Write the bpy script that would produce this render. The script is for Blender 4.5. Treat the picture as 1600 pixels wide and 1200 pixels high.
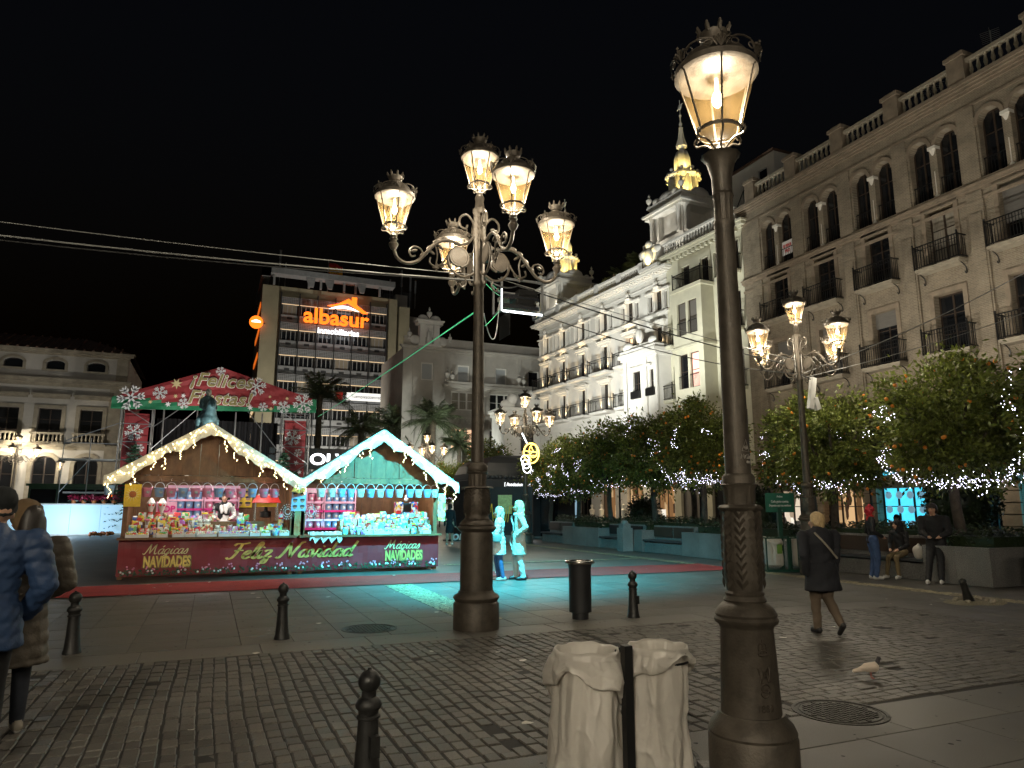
import bpy, bmesh, math, random
from math import sin, cos, pi, sqrt, radians as R
from mathutils import Vector, Matrix
random.seed(7)
for _o in list(bpy.data.objects): bpy.data.objects.remove(_o)
SC = bpy.context.scene; COL = SC.collection
# ------------------------------------------------------------------ camera, sky, moon, exposure
cam = bpy.data.cameras.new('camera'); camo = bpy.data.objects.new('camera', cam); COL.objects.link(camo)
cam.sensor_fit = 'HORIZONTAL'; cam.sensor_width = 36; cam.lens = 36*1095/1600; cam.clip_start = .05; cam.clip_end = 1500
camo.location = (0, 0, 1.6); camo.rotation_euler = (R(100), 0, R(-23)); SC.camera = camo
W = bpy.data.worlds.new('World'); SC.world = W; W.use_nodes = True
_n = W.node_tree.nodes; _l = W.node_tree.links
sky = _n.new('ShaderNodeTexSky'); sky.sky_type = 'NISHITA'; sky.sun_disc = False
sky.sun_elevation = R(-4.5); sky.sun_rotation = R(200); sky.air_density = 1.0; sky.dust_density = 2.0
_n['Background'].inputs[1].default_value = .3
_l.new(sky.outputs[0], _n['Background'].inputs[0])
moon = bpy.data.lights.new('moon', 'SUN'); moon.energy = .012; moon.angle = R(12); moon.color = (.85, .9, 1)
moono = bpy.data.objects.new('moon', moon); COL.objects.link(moono); moono.rotation_euler = (R(38), 0, R(-20))
SC.view_settings.view_transform = 'Standard'; SC.view_settings.look = 'None'; SC.view_settings.gamma = 1
SC.view_settings.exposure = 0; SC.view_settings.use_curve_mapping = False
SC.render.engine = 'CYCLES'; cy = SC.cycles
cy.use_denoising = True; cy.denoiser = 'OPENIMAGEDENOISE'; cy.denoising_input_passes = 'RGB_ALBEDO_NORMAL'
cy.max_bounces = 4; cy.diffuse_bounces = 2; cy.glossy_bounces = 2; cy.transmission_bounces = 2; cy.transparent_max_bounces = 8; cy.use_adaptive_sampling = True; cy.adaptive_threshold = .02
cy.sample_clamp_indirect = 3; cy.caustics_reflective = False; cy.caustics_refractive = False; cy.use_light_tree = True; cy.light_sampling_threshold = .02
# lamp strengths (watts)
LAMP_W = 150; FILL_LAMP_W = 800

# ------------------------------------------------------------------ materials
MATS = {}
def _nt(name):
    m = bpy.data.materials.new(name); m.use_nodes = True; MATS[name] = m
    t = m.node_tree; return m, t, t.nodes['Principled BSDF']
def mat(name, col, rough=.6, metal=0, var=.18, vs=3, bump=0, bs=40, isl=0, spec=.5, rvar=0, stretch=None, coat=0):
    m, t, b = _nt(name); N = t.nodes; L = t.links
    tc = N.new('ShaderNodeTexCoord'); vec = tc.outputs['Object']
    if stretch:
        mp = N.new('ShaderNodeMapping'); mp.inputs['Scale'].default_value = stretch; L.new(vec, mp.inputs[0]); vec = mp.outputs[0]
    no = N.new('ShaderNodeTexNoise'); no.inputs['Scale'].default_value = vs; no.inputs['Detail'].default_value = 6; no.inputs['Roughness'].default_value = .65
    L.new(vec, no.inputs['Vector'])
    mr = N.new('ShaderNodeMapRange'); mr.inputs[1].default_value = .3; mr.inputs[2].default_value = .7
    mr.inputs[3].default_value = 1-var; mr.inputs[4].default_value = 1+var; L.new(no.outputs['Fac'], mr.inputs[0])
    val = mr.outputs[0]
    if isl:
        g = N.new('ShaderNodeNewGeometry'); oi = N.new('ShaderNodeObjectInfo'); ad = N.new('ShaderNodeMath'); ad.operation = 'ADD'
        L.new(g.outputs['Random Per Island'], ad.inputs[0]); L.new(oi.outputs['Random'], ad.inputs[1])
        fr = N.new('ShaderNodeMath'); fr.operation = 'FRACT'; L.new(ad.outputs[0], fr.inputs[0])
        m2 = N.new('ShaderNodeMapRange'); m2.inputs[3].default_value = 1-isl; m2.inputs[4].default_value = 1+isl; L.new(fr.outputs[0], m2.inputs[0])
        mu = N.new('ShaderNodeMath'); mu.operation = 'MULTIPLY'; L.new(val, mu.inputs[0]); L.new(m2.outputs[0], mu.inputs[1]); val = mu.outputs[0]
    vm = N.new('ShaderNodeVectorMath'); vm.operation = 'SCALE'; vm.inputs[0].default_value = col[:3]; L.new(val, vm.inputs['Scale'])
    L.new(vm.outputs[0], b.inputs['Base Color'])
    b.inputs['Roughness'].default_value = rough; b.inputs['Metallic'].default_value = metal; b.inputs['Specular IOR Level'].default_value = spec
    if coat: b.inputs['Coat Weight'].default_value = coat; b.inputs['Coat Roughness'].default_value = .15
    if rvar:
        m3 = N.new('ShaderNodeMapRange'); m3.inputs[1].default_value = .3; m3.inputs[2].default_value = .7
        m3.inputs[3].default_value = rough-rvar; m3.inputs[4].default_value = rough+rvar; L.new(no.outputs['Fac'], m3.inputs[0]); L.new(m3.outputs[0], b.inputs['Roughness'])
    if bump:
        n2 = N.new('ShaderNodeTexNoise'); n2.inputs['Scale'].default_value = bs; n2.inputs['Detail'].default_value = 4; L.new(vec, n2.inputs['Vector'])
        bp = N.new('ShaderNodeBump'); bp.inputs['Strength'].default_value = bump; bp.inputs['Distance'].default_value = .02
        L.new(n2.outputs['Fac'], bp.inputs['Height']); L.new(bp.outputs[0], b.inputs['Normal'])
    return m
def emis(name, col, s):
    m, t, b = _nt(name)
    b.inputs['Base Color'].default_value = (*col, 1); b.inputs['Emission Color'].default_value = (*col, 1); b.inputs['Emission Strength'].default_value = s
    return m
def granite(name, col, rough, isl=.12, sp=180):
    m = mat(name, col, rough, var=.27, vs=1.1, isl=isl, bump=.12, bs=90, rvar=.09)
    t = m.node_tree; N = t.nodes; L = t.links; b = N['Principled BSDF']
    src = b.inputs['Base Color'].links[0].from_socket
    tc = N.new('ShaderNodeTexCoord'); n3 = N.new('ShaderNodeTexNoise'); n3.inputs['Scale'].default_value = sp; n3.inputs['Detail'].default_value = 2
    L.new(tc.outputs['Object'], n3.inputs['Vector'])
    cr = N.new('ShaderNodeMapRange'); cr.inputs[1].default_value = .35; cr.inputs[2].default_value = .65; cr.inputs[3].default_value = .55; cr.inputs[4].default_value = 1.45
    L.new(n3.outputs['Fac'], cr.inputs[0]); vm = N.new('ShaderNodeVectorMath'); vm.operation = 'SCALE'
    L.new(src, vm.inputs[0]); L.new(cr.outputs[0], vm.inputs['Scale']); L.new(vm.outputs[0], b.inputs['Base Color'])
    return m
def bricky(name, c1, c2, mortar, w, h, plane='xz', rough=.85, bump=.4, ms=.012):
    m, t, b = _nt(name); N = t.nodes; L = t.links
    tc = N.new('ShaderNodeTexCoord'); sx = N.new('ShaderNodeSeparateXYZ'); L.new(tc.outputs['Object'], sx.inputs[0])
    cx = N.new('ShaderNodeCombineXYZ'); L.new(sx.outputs['X'], cx.inputs[0]); L.new(sx.outputs['Z' if plane == 'xz' else 'Y'], cx.inputs[1])
    br = N.new('ShaderNodeTexBrick'); br.inputs['Scale'].default_value = 1; br.inputs['Brick Width'].default_value = w; br.inputs['Row Height'].default_value = h
    br.inputs['Mortar Size'].default_value = ms; br.inputs['Color1'].default_value = (*c1, 1); br.inputs['Color2'].default_value = (*c2, 1); br.inputs['Mortar'].default_value = (*mortar, 1)
    L.new(cx.outputs[0], br.inputs['Vector'])
    no = N.new('ShaderNodeTexNoise'); no.inputs['Scale'].default_value = .9; no.inputs['Detail'].default_value = 8; no.inputs['Roughness'].default_value = .7; L.new(tc.outputs['Object'], no.inputs['Vector'])
    mr = N.new('ShaderNodeMapRange'); mr.inputs[1].default_value = .3; mr.inputs[2].default_value = .7; mr.inputs[3].default_value = .65; mr.inputs[4].default_value = 1.3; L.new(no.outputs['Fac'], mr.inputs[0])
    vm = N.new('ShaderNodeVectorMath'); vm.operation = 'SCALE'; L.new(br.outputs['Color'], vm.inputs[0]); L.new(mr.outputs[0], vm.inputs['Scale'])
    L.new(vm.outputs[0], b.inputs['Base Color']); b.inputs['Roughness'].default_value = rough
    bp = N.new('ShaderNodeBump'); bp.inputs['Strength'].default_value = bump; bp.inputs['Distance'].default_value = .02; bp.invert = True
    L.new(br.outputs['Fac'], bp.inputs['Height']); L.new(bp.outputs[0], b.inputs['Normal'])
    return m
def lantern_glass():
    m, t, b = _nt('lantern_glass'); N = t.nodes; L = t.links; N.remove(b); out = N['Material Output']
    tc = N.new('ShaderNodeTexCoord'); no = N.new('ShaderNodeTexNoise'); no.inputs['Scale'].default_value = 55; no.inputs['Detail'].default_value = 1; L.new(tc.outputs['Object'], no.inputs['Vector'])
    n2 = N.new('ShaderNodeTexNoise'); n2.inputs['Scale'].default_value = 7; n2.inputs['Detail'].default_value = 2; L.new(tc.outputs['Object'], n2.inputs['Vector'])
    ra = N.new('ShaderNodeMapRange'); ra.inputs[1].default_value = .3; ra.inputs[2].default_value = .7; ra.inputs[3].default_value = .4; ra.inputs[4].default_value = 1.05; L.new(n2.outputs['Fac'], ra.inputs[0])
    vm = N.new('ShaderNodeVectorMath'); vm.operation = 'SCALE'; vm.inputs[0].default_value = (1, .63, .24); L.new(ra.outputs[0], vm.inputs['Scale'])
    tr = N.new('ShaderNodeBsdfTranslucent'); L.new(vm.outputs[0], tr.inputs[0])
    bp = N.new('ShaderNodeBump'); bp.inputs['Strength'].default_value = .8; bp.inputs['Distance'].default_value = .01; L.new(no.outputs['Fac'], bp.inputs['Height']); L.new(bp.outputs[0], tr.inputs['Normal'])
    tp = N.new('ShaderNodeBsdfTransparent'); tp.inputs[0].default_value = (1, .97, .92, 1)
    mx = N.new('ShaderNodeMixShader'); mx.inputs[0].default_value = .017; L.new(tp.outputs[0], mx.inputs[1]); L.new(tr.outputs[0], mx.inputs[2])
    gl = N.new('ShaderNodeBsdfGlossy'); gl.inputs['Roughness'].default_value = .2; m2 = N.new('ShaderNodeMixShader'); m2.inputs[0].default_value = .03
    L.new(mx.outputs[0], m2.inputs[1]); L.new(gl.outputs[0], m2.inputs[2]); L.new(m2.outputs[0], out.inputs[0])
    return m
def leafmat(name, col, trans=.25):
    m, t, b = _nt(name); N = t.nodes; L = t.links; out = N['Material Output']
    g = N.new('ShaderNodeNewGeometry'); mr = N.new('ShaderNodeMapRange'); mr.inputs[3].default_value = .45; mr.inputs[4].default_value = 1.6
    L.new(g.outputs['Random Per Island'], mr.inputs[0]); vm = N.new('ShaderNodeVectorMath'); vm.operation = 'SCALE'; vm.inputs[0].default_value = col; L.new(mr.outputs[0], vm.inputs['Scale'])
    L.new(vm.outputs[0], b.inputs['Base Color']); b.inputs['Roughness'].default_value = .42
    tr = N.new('ShaderNodeBsdfTranslucent'); L.new(vm.outputs[0], tr.inputs[0]); mx = N.new('ShaderNodeMixShader'); mx.inputs[0].default_value = trans
    L.new(b.outputs[0], mx.inputs[1]); L.new(tr.outputs[0], mx.inputs[2]); L.new(mx.outputs[0], out.inputs[0])
    return m
def printmat(name, cols, scale=6, rough=.45):
    """printed packaging: random blocks of flat ink"""
    m, t, b = _nt(name); N = t.nodes; L = t.links
    tc = N.new('ShaderNodeTexCoord'); vo = N.new('ShaderNodeTexVoronoi'); vo.distance = 'CHEBYCHEV'; vo.inputs['Scale'].default_value = scale
    oi = N.new('ShaderNodeObjectInfo'); vm = N.new('ShaderNodeVectorMath'); vm.operation = 'ADD'; L.new(tc.outputs['Object'], vm.inputs[0]); L.new(oi.outputs['Random'], vm.inputs[1])
    L.new(vm.outputs[0], vo.inputs['Vector']); sp = N.new('ShaderNodeSeparateColor'); L.new(vo.outputs['Color'], sp.inputs[0])
    cr = N.new('ShaderNodeValToRGB'); cr.color_ramp.interpolation = 'CONSTANT'
    el = cr.color_ramp.elements
    while len(el) < len(cols): el.new(.5)
    for i, c in enumerate(cols): el[i].position = i/len(cols); el[i].color = (*c, 1)
    L.new(sp.outputs[0], cr.inputs[0]); L.new(cr.outputs[0], b.inputs['Base Color']); b.inputs['Roughness'].default_value = rough
    return m
mat('ground_stone', (.115, .105, .09), .5, var=.25, vs=.7, bump=.15, bs=60, rvar=.08)
granite('slab', (.098, .092, .08), .5, isl=.16)
granite('kerb', (.115, .107, .092), .5, isl=.1)
granite('cobble', (.092, .084, .072), .52, isl=.32, sp=120)
mat('joint', (.022, .02, .018), .85, var=.3)
granite('ochre_pebble', (.34, .30, .19), .6, isl=.35, sp=60)
granite('planter_granite', (.17, .165, .155), .5, isl=.1, sp=70)
mat('iron', (.10, .084, .066), .5, .35, var=.35, vs=9, bump=.15, bs=70, rvar=.12)
mat('iron_dark', (.028, .028, .027), .42, .3, var=.35, vs=14, bump=.12, bs=60, rvar=.1)
mat('iron_black', (.012, .012, .012), .4, .2)
mat('steel', (.62, .6, .57), .22, 1, var=.1, vs=30)
mat('truss', (.42, .43, .44), .38, .8, var=.1)
mat('green_paint', (.008, .05, .032), .45, 0)
mat('white_paint', (.75, .75, .73), .5)
def film(name):
    """thin white polythene: wrinkled, a little see-through to light"""
    m, t, b = _nt(name); N = t.nodes; L = t.links; out = N['Material Output']
    tc = N.new('ShaderNodeTexCoord'); hs = []
    for sc, dist in ((5, 2.5), (13, 1.2)):
        no = N.new('ShaderNodeTexNoise'); no.inputs['Scale'].default_value = sc; no.inputs['Detail'].default_value = 2; no.inputs['Distortion'].default_value = dist; L.new(tc.outputs['Object'], no.inputs['Vector'])
        s = N.new('ShaderNodeMath'); s.operation = 'SUBTRACT'; s.inputs[1].default_value = .5; L.new(no.outputs['Fac'], s.inputs[0]); a = N.new('ShaderNodeMath'); a.operation = 'ABSOLUTE'; L.new(s.outputs[0], a.inputs[0]); hs.append(a)
    ad = N.new('ShaderNodeMath'); ad.operation = 'MULTIPLY_ADD'; ad.inputs[1].default_value = 2.2; L.new(hs[0].outputs[0], ad.inputs[0]); L.new(hs[1].outputs[0], ad.inputs[2])
    bp = N.new('ShaderNodeBump'); bp.inputs['Strength'].default_value = .12; bp.inputs['Distance'].default_value = .02; L.new(ad.outputs[0], bp.inputs['Height'])
    L.new(bp.outputs[0], b.inputs['Normal']); b.inputs['Base Color'].default_value = (.74, .70, .63, 1); b.inputs['Coat Weight'].default_value = .25; b.inputs['Coat Roughness'].default_value = .12; b.inputs['Roughness'].default_value = .36; b.inputs['Specular IOR Level'].default_value = .6
    tr = N.new('ShaderNodeBsdfTranslucent'); tr.inputs[0].default_value = (.8, .76, .7, 1); mx = N.new('ShaderNodeMixShader'); mx.inputs[0].default_value = .34; L.new(b.outputs[0], mx.inputs[1]); L.new(tr.outputs[0], mx.inputs[2]); L.new(mx.outputs[0], out.inputs[0])
film('bag')
def lit_interior(name, cols, sx, sz, s):
    """lit shop interior behind glass: hangings, shelves and lamps as blocks of light"""
    m, t, b = _nt(name); N = t.nodes; L = t.links
    tc = N.new('ShaderNodeTexCoord'); mp = N.new('ShaderNodeMapping'); mp.inputs['Scale'].default_value = (sx, 1, sz); L.new(tc.outputs['Object'], mp.inputs[0]); oi = N.new('ShaderNodeObjectInfo')
    ad = N.new('ShaderNodeVectorMath'); ad.operation = 'ADD'; L.new(mp.outputs[0], ad.inputs[0]); vs_ = N.new('ShaderNodeVectorMath'); vs_.operation = 'SCALE'; vs_.inputs['Scale'].default_value = 37; cb = N.new('ShaderNodeCombineXYZ'); L.new(oi.outputs['Random'], cb.inputs[0]); L.new(oi.outputs['Random'], cb.inputs[2]); L.new(cb.outputs[0], vs_.inputs[0]); L.new(vs_.outputs[0], ad.inputs[1])
    vo = N.new('ShaderNodeTexVoronoi'); vo.distance = 'CHEBYCHEV'; vo.inputs['Scale'].default_value = 1; L.new(ad.outputs[0], vo.inputs['Vector']); sp = N.new('ShaderNodeSeparateColor'); L.new(vo.outputs['Color'], sp.inputs[0])
    cr = N.new('ShaderNodeValToRGB'); cr.color_ramp.interpolation = 'CONSTANT'; el = cr.color_ramp.elements
    while len(el) < len(cols): el.new(.5)
    for i, c in enumerate(cols): el[i].position = i/len(cols); el[i].color = (*c, 1)
    L.new(sp.outputs[0], cr.inputs[0]); b.inputs['Base Color'].default_value = (.02, .02, .02, 1); b.inputs['Roughness'].default_value = .1; L.new(cr.outputs[0], b.inputs['Emission Color']); b.inputs['Emission Strength'].default_value = s
lit_interior('shop_warm', [(.5, .26, .1), (.16, .08, .03), (1, .62, .3), (.3, .15, .06), (.7, .45, .22), (.06, .03, .015)], 2.6, .9, .75)
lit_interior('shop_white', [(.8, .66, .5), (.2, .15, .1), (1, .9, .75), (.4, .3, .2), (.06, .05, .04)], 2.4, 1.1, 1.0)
lantern_glass(); emis('bulb', (1, .8, .5), 25)
bricky('brick', (.26, .21, .145), (.19, .152, .105), (.3, .26, .2), .27, .068)
mat('brick_trim', (.25, .2, .145), .85, var=.25, vs=2.5, bump=.2, bs=30)
mat('stone_trim', (.33, .29, .22), .8, var=.25, vs=2, bump=.15, bs=20)
mat('stucco_white', (.74, .72, .67), .8, var=.1, vs=.8, bump=.06, bs=14)
mat('stucco_cream', (.62, .6, .47), .8, var=.12, vs=.8, bump=.06, bs=14)
mat('stucco_grey', (.5, .47, .42), .85, var=.16, vs=.6, bump=.06, bs=14)
mat('stucco_ochre', (.42, .38, .26), .85, var=.14, vs=.5, bump=.05, bs=10)
mat('dark_panel', (.05, .052, .055), .5)
mat('panel_grey', (.32, .33, .34), .5)
mat('roof_tile', (.13, .075, .05), .8, var=.35, vs=5)
mat('glass_dark', (.012, .013, .015), .12, 0, var=.3, vs=.6, spec=.6)
mat('curtain_pane', (.3, .27, .22), .25, 0, var=.3, vs=2, spec=.6, stretch=(14, 14, .6))
mat('shutter', (.16, .15, .135), .6, var=.2, stretch=(1, 1, 24))
mat('shutter_light', (.42, .44, .45), .6, var=.12, stretch=(1, 1, 24))
emis('lit_window', (1, .62, .38), 1.1); emis('lit_pink', (1, .55, .45), .9)
mat('wood_frame', (.045, .03, .02), .5)
mat('wood', (.20, .095, .04), .55, var=.4, vs=5, bump=.12, bs=30, stretch=(1, 6, .5))
mat('wood_light', (.42, .28, .13), .5, var=.3, vs=5, stretch=(6, 6, .5))
mat('banner_red', (.26, .022, .03), .4, var=.15, vs=2)
mat('stage_red', (.3, .034, .04), .6, var=.2, vs=1.2); mat('stage_green', (.02, .2, .09), .6)
mat('gold', (.75, .55, .16), .35, .5, var=.45, vs=5); mat('gold_line', (.72, .6, .32), .5, .2)
mat('gold_dark', (.2, .13, .05), .5); mat('olive_ink', (.30, .25, .10), .6)
mat('fleece', (.8, .78, .7), .9, var=.08, bump=.3, bs=12); mat('snow_ink', (.82, .82, .82), .7, var=.05)
mat('carpet', (.36, .028, .022), .95, var=.2, vs=3, bump=.5, bs=120)
mat('curtain_black', (.012, .012, .014), .9, var=.3, vs=3, stretch=(8, 8, .3))
mat('bronze', (.15, .25, .27), .45, .2, var=.4, vs=4); mat('marble', (.8, .76, .68), .5, var=.06)
leafmat('leaf_orange', (.135, .165, .035), .35); leafmat('leaf_dark', (.03, .05, .018)); leafmat('leaf_hedge', (.022, .036, .014), .15)
leafmat('leaf_palm', (.10, .13, .065)); leafmat('leaf_fir', (.03, .085, .045)); leafmat('petal', (.45, .03, .09))
mat('bark', (.065, .052, .04), .9, var=.4, vs=8, bump=.6, bs=25); mat('palm_bark', (.10, .08, .055), .9, var=.4, vs=8, bump=.5, bs=20)
mat('orange', (.72, .24, .025), .45, var=.15, vs=10, isl=.2)
emis('fairy_white', (.84, .8, 1), 9); emis('fairy_warm', (1, .83, .42), 6); emis('led_white', (.9, .95, 1), 4); emis('led_gold', (1, .68, .12), 5)
emis('sign_orange', (1, .17, .012), 2.2); emis('sign_white', (.95, .97, 1), 2.4); emis('strip_warm', (1, .72, .42), .8); emis('sign_soft', (.95, .95, .92), .75); emis('plate_glow', (.28, .55, .72), .5)
emis('led_teal', (.1, .75, .35), .32); emis('screen_cyan', (.08, .68, .9), 1.25); emis('backlit', (.5, .77, .95), .5); emis('strip_orange', (1, .2, .02), .7)
mat('cable', (.05, .05, .05), .7); mat('cable_grey', (.3, .3, .29), .6)
mat('bag_green', (.22, .4, .08), .5)
mat('fabric_blue', (.02, .047, .115), .6, var=.2, vs=6, bump=.2); mat('fabric_brown', (.105, .088, .068), .6, var=.2, vs=6, bump=.2)
mat('fabric_black', (.012, .012, .014), .8, var=.3, vs=8); mat('fabric_navy', (.014, .015, .02), .85, var=.3, vs=8); mat('fabric_white', (.75, .74, .72), .75, var=.08, vs=10); mat('fabric_camel', (.52, .45, .36), .85, var=.12, vs=10)
mat('denim', (.05, .09, .2), .85, var=.25, vs=12); mat('denim_dark', (.018, .022, .032), .85, var=.25, vs=12); mat('khaki', (.16, .12, .06), .85, var=.2); mat('trouser_taupe', (.13, .095, .065), .85, var=.2); mat('trouser_pale', (.6, .6, .57), .8, var=.1)
mat('skin', (.48, .28, .19), .5, var=.08, vs=8); mat('hair_dark', (.018, .013, .01), .5, var=.4, vs=20, stretch=(6, 6, 1)); mat('hair_blond', (.46, .33, .17), .5, var=.35, vs=16, stretch=(6, 6, 1)); mat('hair_grey', (.5, .46, .4), .5, var=.3, vs=18); mat('hair_red', (.5, .02, .035), .6, var=.35, vs=18)
mat('hat_brown', (.12, .075, .035), .9, var=.2); mat('hat_black', (.01, .012, .013), .95); mat('shoe_white', (.6, .59, .57), .5); mat('shoe_dark', (.015, .014, .014), .45); mat('shoe_beige', (.3, .27, .22), .6); mat('eye', (.01, .01, .01), .2); mat('lip', (.4, .12, .1), .5)
mat('scarf', (.7, .66, .6), .9, var=.15, vs=14); mat('bag_teal', (.16, .22, .2), .5); 
mat('tub_pink', (.85, .3, .45), .35, var=.05, isl=.1); mat('tub_blue', (.3, .5, .8), .35, var=.05, isl=.1); mat('tub_white', (.75, .74, .74), .35, var=.03); mat('magenta', (.75, .03, .28), .4); mat('shelf_pink', (.85, .45, .62), .5)
mat('red_paint', (.6, .03, .025), .4); mat('yellow_print', (.85, .58, .03), .5, var=.15, vs=9); mat('clear_plastic', (.75, .72, .68), .15, spec=.7); mat('ink_dark', (.02, .02, .03), .5)
printmat('plaid', [(.72, .7, .68), (.015, .015, .018), (.7, .69, .66), (.3, .3, .3)], 8, .9)
printmat('pack_a', [(.8, .72, .1), (.1, .45, .12), (.8, .8, .75), (.7, .06, .06), (.85, .4, .06)], 16)
printmat('pack_b', [(.85, .35, .5), (.85, .8, .78), (.55, .15, .6), (.9, .75, .2), (.3, .6, .8)], 18)
printmat('pack_c', [(.2, .6, .75), (.8, .84, .8), (.25, .65, .2), (.1, .25, .6), (.9, .85, .3)], 17)
printmat('pack_d', [(.82, .8, .76), (.5, .3, .12), (.75, .1, .08), (.85, .82, .5)], 22)
printmat('pack_e', [(.75, .05, .06), (.85, .82, .8), (.05, .1, .35), (.85, .65, .08)], 14)
printmat('poster_sun', [(.9, .7, .05), (.85, .5, .03), (.9, .78, .2), (.7, .2, .05)], 9)
printmat('poster_menu', [(.85, .82, .7), (.85, .6, .1), (.4, .25, .1), (.8, .75, .6)], 14)
printmat('shop_goods', [(.15, .5, .65), (.6, .75, .8), (.05, .25, .4), (.8, .8, .75), (.3, .2, .2)], 9)
mat('vehicle_green', (.012, .06, .02), .35, coat=.5); mat('rubber', (.015, .015, .015), .8)
mat('awning', (.42, .37, .29), .85, var=.1); mat('kiosk_black', (.018, .019, .021), .5, bump=.1)
mat('flag_red', (.55, .02, .03), .8); mat('flag_yellow', (.8, .5, .02), .8)
mat('litter', (.6, .58, .52), .8); mat('rubble', (.3, .27, .21), .9, var=.3, bump=.4)
mat('sign_green', (.012, .1, .065), .45); mat('pigeon_white', (.62, .52, .42), .8, var=.15); mat('pigeon_dark', (.06, .055, .06), .7); mat('pigeon_leg', (.4, .12, .1), .7)
mat('terracotta', (.45, .13, .03), .6); mat('totem_red', (.35, .03, .05), .4)
mat('manhole', (.045, .042, .038), .45, .6, var=.4, vs=20, bump=.5, bs=60)
mat('chalk', (.4, .37, .33), .9); mat('relief', (.07, .055, .042), .5, .35)

# ------------------------------------------------------------------ mesh building
class MB:
    def __init__(s): s.v = []; s.f = []; s.sm = []; s.mi = []; s.mats = []; s.cur = 0
    def use(s, m):
        if m not in s.mats: s.mats.append(m)
        s.cur = s.mats.index(m); return s
    def face(s, idx, smooth=False): s.f.append(tuple(idx)); s.sm.append(smooth); s.mi.append(s.cur)
    def poly(s, pts, smooth=False):
        n = len(s.v); s.v += [tuple(p) for p in pts]; s.face(range(n, n+len(pts)), smooth); return s
    def bx(s, x0, x1, y0, y1, z0, z1, M=None):
        n = len(s.v); P = [(x0, y0, z0), (x1, y0, z0), (x1, y1, z0), (x0, y1, z0), (x0, y0, z1), (x1, y0, z1), (x1, y1, z1), (x0, y1, z1)]
        if M is not None: P = [tuple(M @ Vector(p)) for p in P]
        s.v += P
        for q in ((0, 3, 2, 1), (4, 5, 6, 7), (0, 1, 5, 4), (1, 2, 6, 5), (2, 3, 7, 6), (3, 0, 4, 7)): s.face([n+i for i in q])
        return s
    def bev(s, x0, x1, y0, y1, z0, z1, b):
        """box with chamfered top edges"""
        n = len(s.v); s.v += [(x0, y0, z0), (x1, y0, z0), (x1, y1, z0), (x0, y1, z0), (x0, y0, z1-b), (x1, y0, z1-b), (x1, y1, z1-b), (x0, y1, z1-b), (x0+b, y0+b, z1), (x1-b, y0+b, z1), (x1-b, y1-b, z1), (x0+b, y1-b, z1)]
        for q in ((0, 1, 5, 4), (1, 2, 6, 5), (2, 3, 7, 6), (3, 0, 4, 7), (4, 5, 9, 8), (5, 6, 10, 9), (6, 7, 11, 10), (7, 4, 8, 11), (8, 9, 10, 11)): s.face([n+i for i in q])
        return s
    def box(s, c, d, rz=0, rx=0, ry=0):
        M = Matrix.Translation(c) @ Matrix.Rotation(rz, 4, 'Z') @ Matrix.Rotation(ry, 4, 'Y') @ Matrix.Rotation(rx, 4, 'X')
        return s.bx(-d[0]/2, d[0]/2, -d[1]/2, d[1]/2, -d[2]/2, d[2]/2, M)
    def lathe(s, prof, seg=20, c=(0, 0), a0=0, a1=2*pi, smooth=True, sy=1, flute=0, nf=0, caps=True):
        full = abs(a1-a0-2*pi) < 1e-6; k = seg if full else seg+1; n = len(s.v)
        for r, z in prof:
            for i in range(k):
                a = a0+(a1-a0)*i/seg; rr = r*(1-flute*(.5+.5*cos(a*nf))) if nf else r
                s.v.append((c[0]+rr*cos(a), c[1]+rr*sin(a)*sy, z))
        for j in range(len(prof)-1):
            for i in range(seg):
                i2 = (i+1) % k; s.face((n+j*k+i, n+j*k+i2, n+(j+1)*k+i2, n+(j+1)*k+i), smooth)
        if full and caps:
            if prof[-1][0] > 1e-4: s.face([n+(len(prof)-1)*k+i for i in range(k)])
            if prof[0][0] > 1e-4: s.face([n+i for i in reversed(range(k))])
        return s
    def tube(s, pts, r, seg=8, cap=True, smooth=True):
        P = [Vector(p) for p in pts]; n0 = len(s.v); m = len(P); rr = r if hasattr(r, '__len__') else [r]*m
        t = (P[1]-P[0]).normalized(); u = t.orthogonal().normalized()
        for i in range(m):
            t = (P[min(i+1, m-1)]-P[max(i-1, 0)]).normalized(); u = (u-t*u.dot(t))
            u = u.normalized() if u.length > 1e-6 else t.orthogonal().normalized(); w = t.cross(u)
            for k in range(seg):
                a = 2*pi*k/seg; q = P[i]+(u*cos(a)+w*sin(a))*rr[i]; s.v.append(tuple(q))
        for i in range(m-1):
            for k in range(seg): k2 = (k+1) % seg; s.face((n0+i*seg+k, n0+i*seg+k2, n0+(i+1)*seg+k2, n0+(i+1)*seg+k), smooth)
        if cap: s.face([n0+k for k in reversed(range(seg))]); s.face([n0+(m-1)*seg+k for k in range(seg)])
        return s
    def bar(s, a, b, w, seg=4): return s.tube([a, b], w, seg, True, seg > 5)
    def sph(s, c, r, seg=12, rings=8, sc=(1, 1, 1)):
        n = len(s.v); s.v.append((c[0], c[1], c[2]-r*sc[2]))
        for j in range(1, rings):
            p = -pi/2+pi*j/rings
            for i in range(seg): a = 2*pi*i/seg; s.v.append((c[0]+r*sc[0]*cos(p)*cos(a), c[1]+r*sc[1]*cos(p)*sin(a), c[2]+r*sc[2]*sin(p)))
        s.v.append((c[0], c[1], c[2]+r*sc[2])); e = len(s.v)-1
        for i in range(seg):
            i2 = (i+1) % seg; s.face((n, n+1+i2, n+1+i), True)
            for j in range(rings-2): s.face((n+1+j*seg+i, n+1+j*seg+i2, n+1+(j+1)*seg+i2, n+1+(j+1)*seg+i), True)
            s.face((e, n+1+(rings-2)*seg+i, n+1+(rings-2)*seg+i2), True)
        return s
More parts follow.
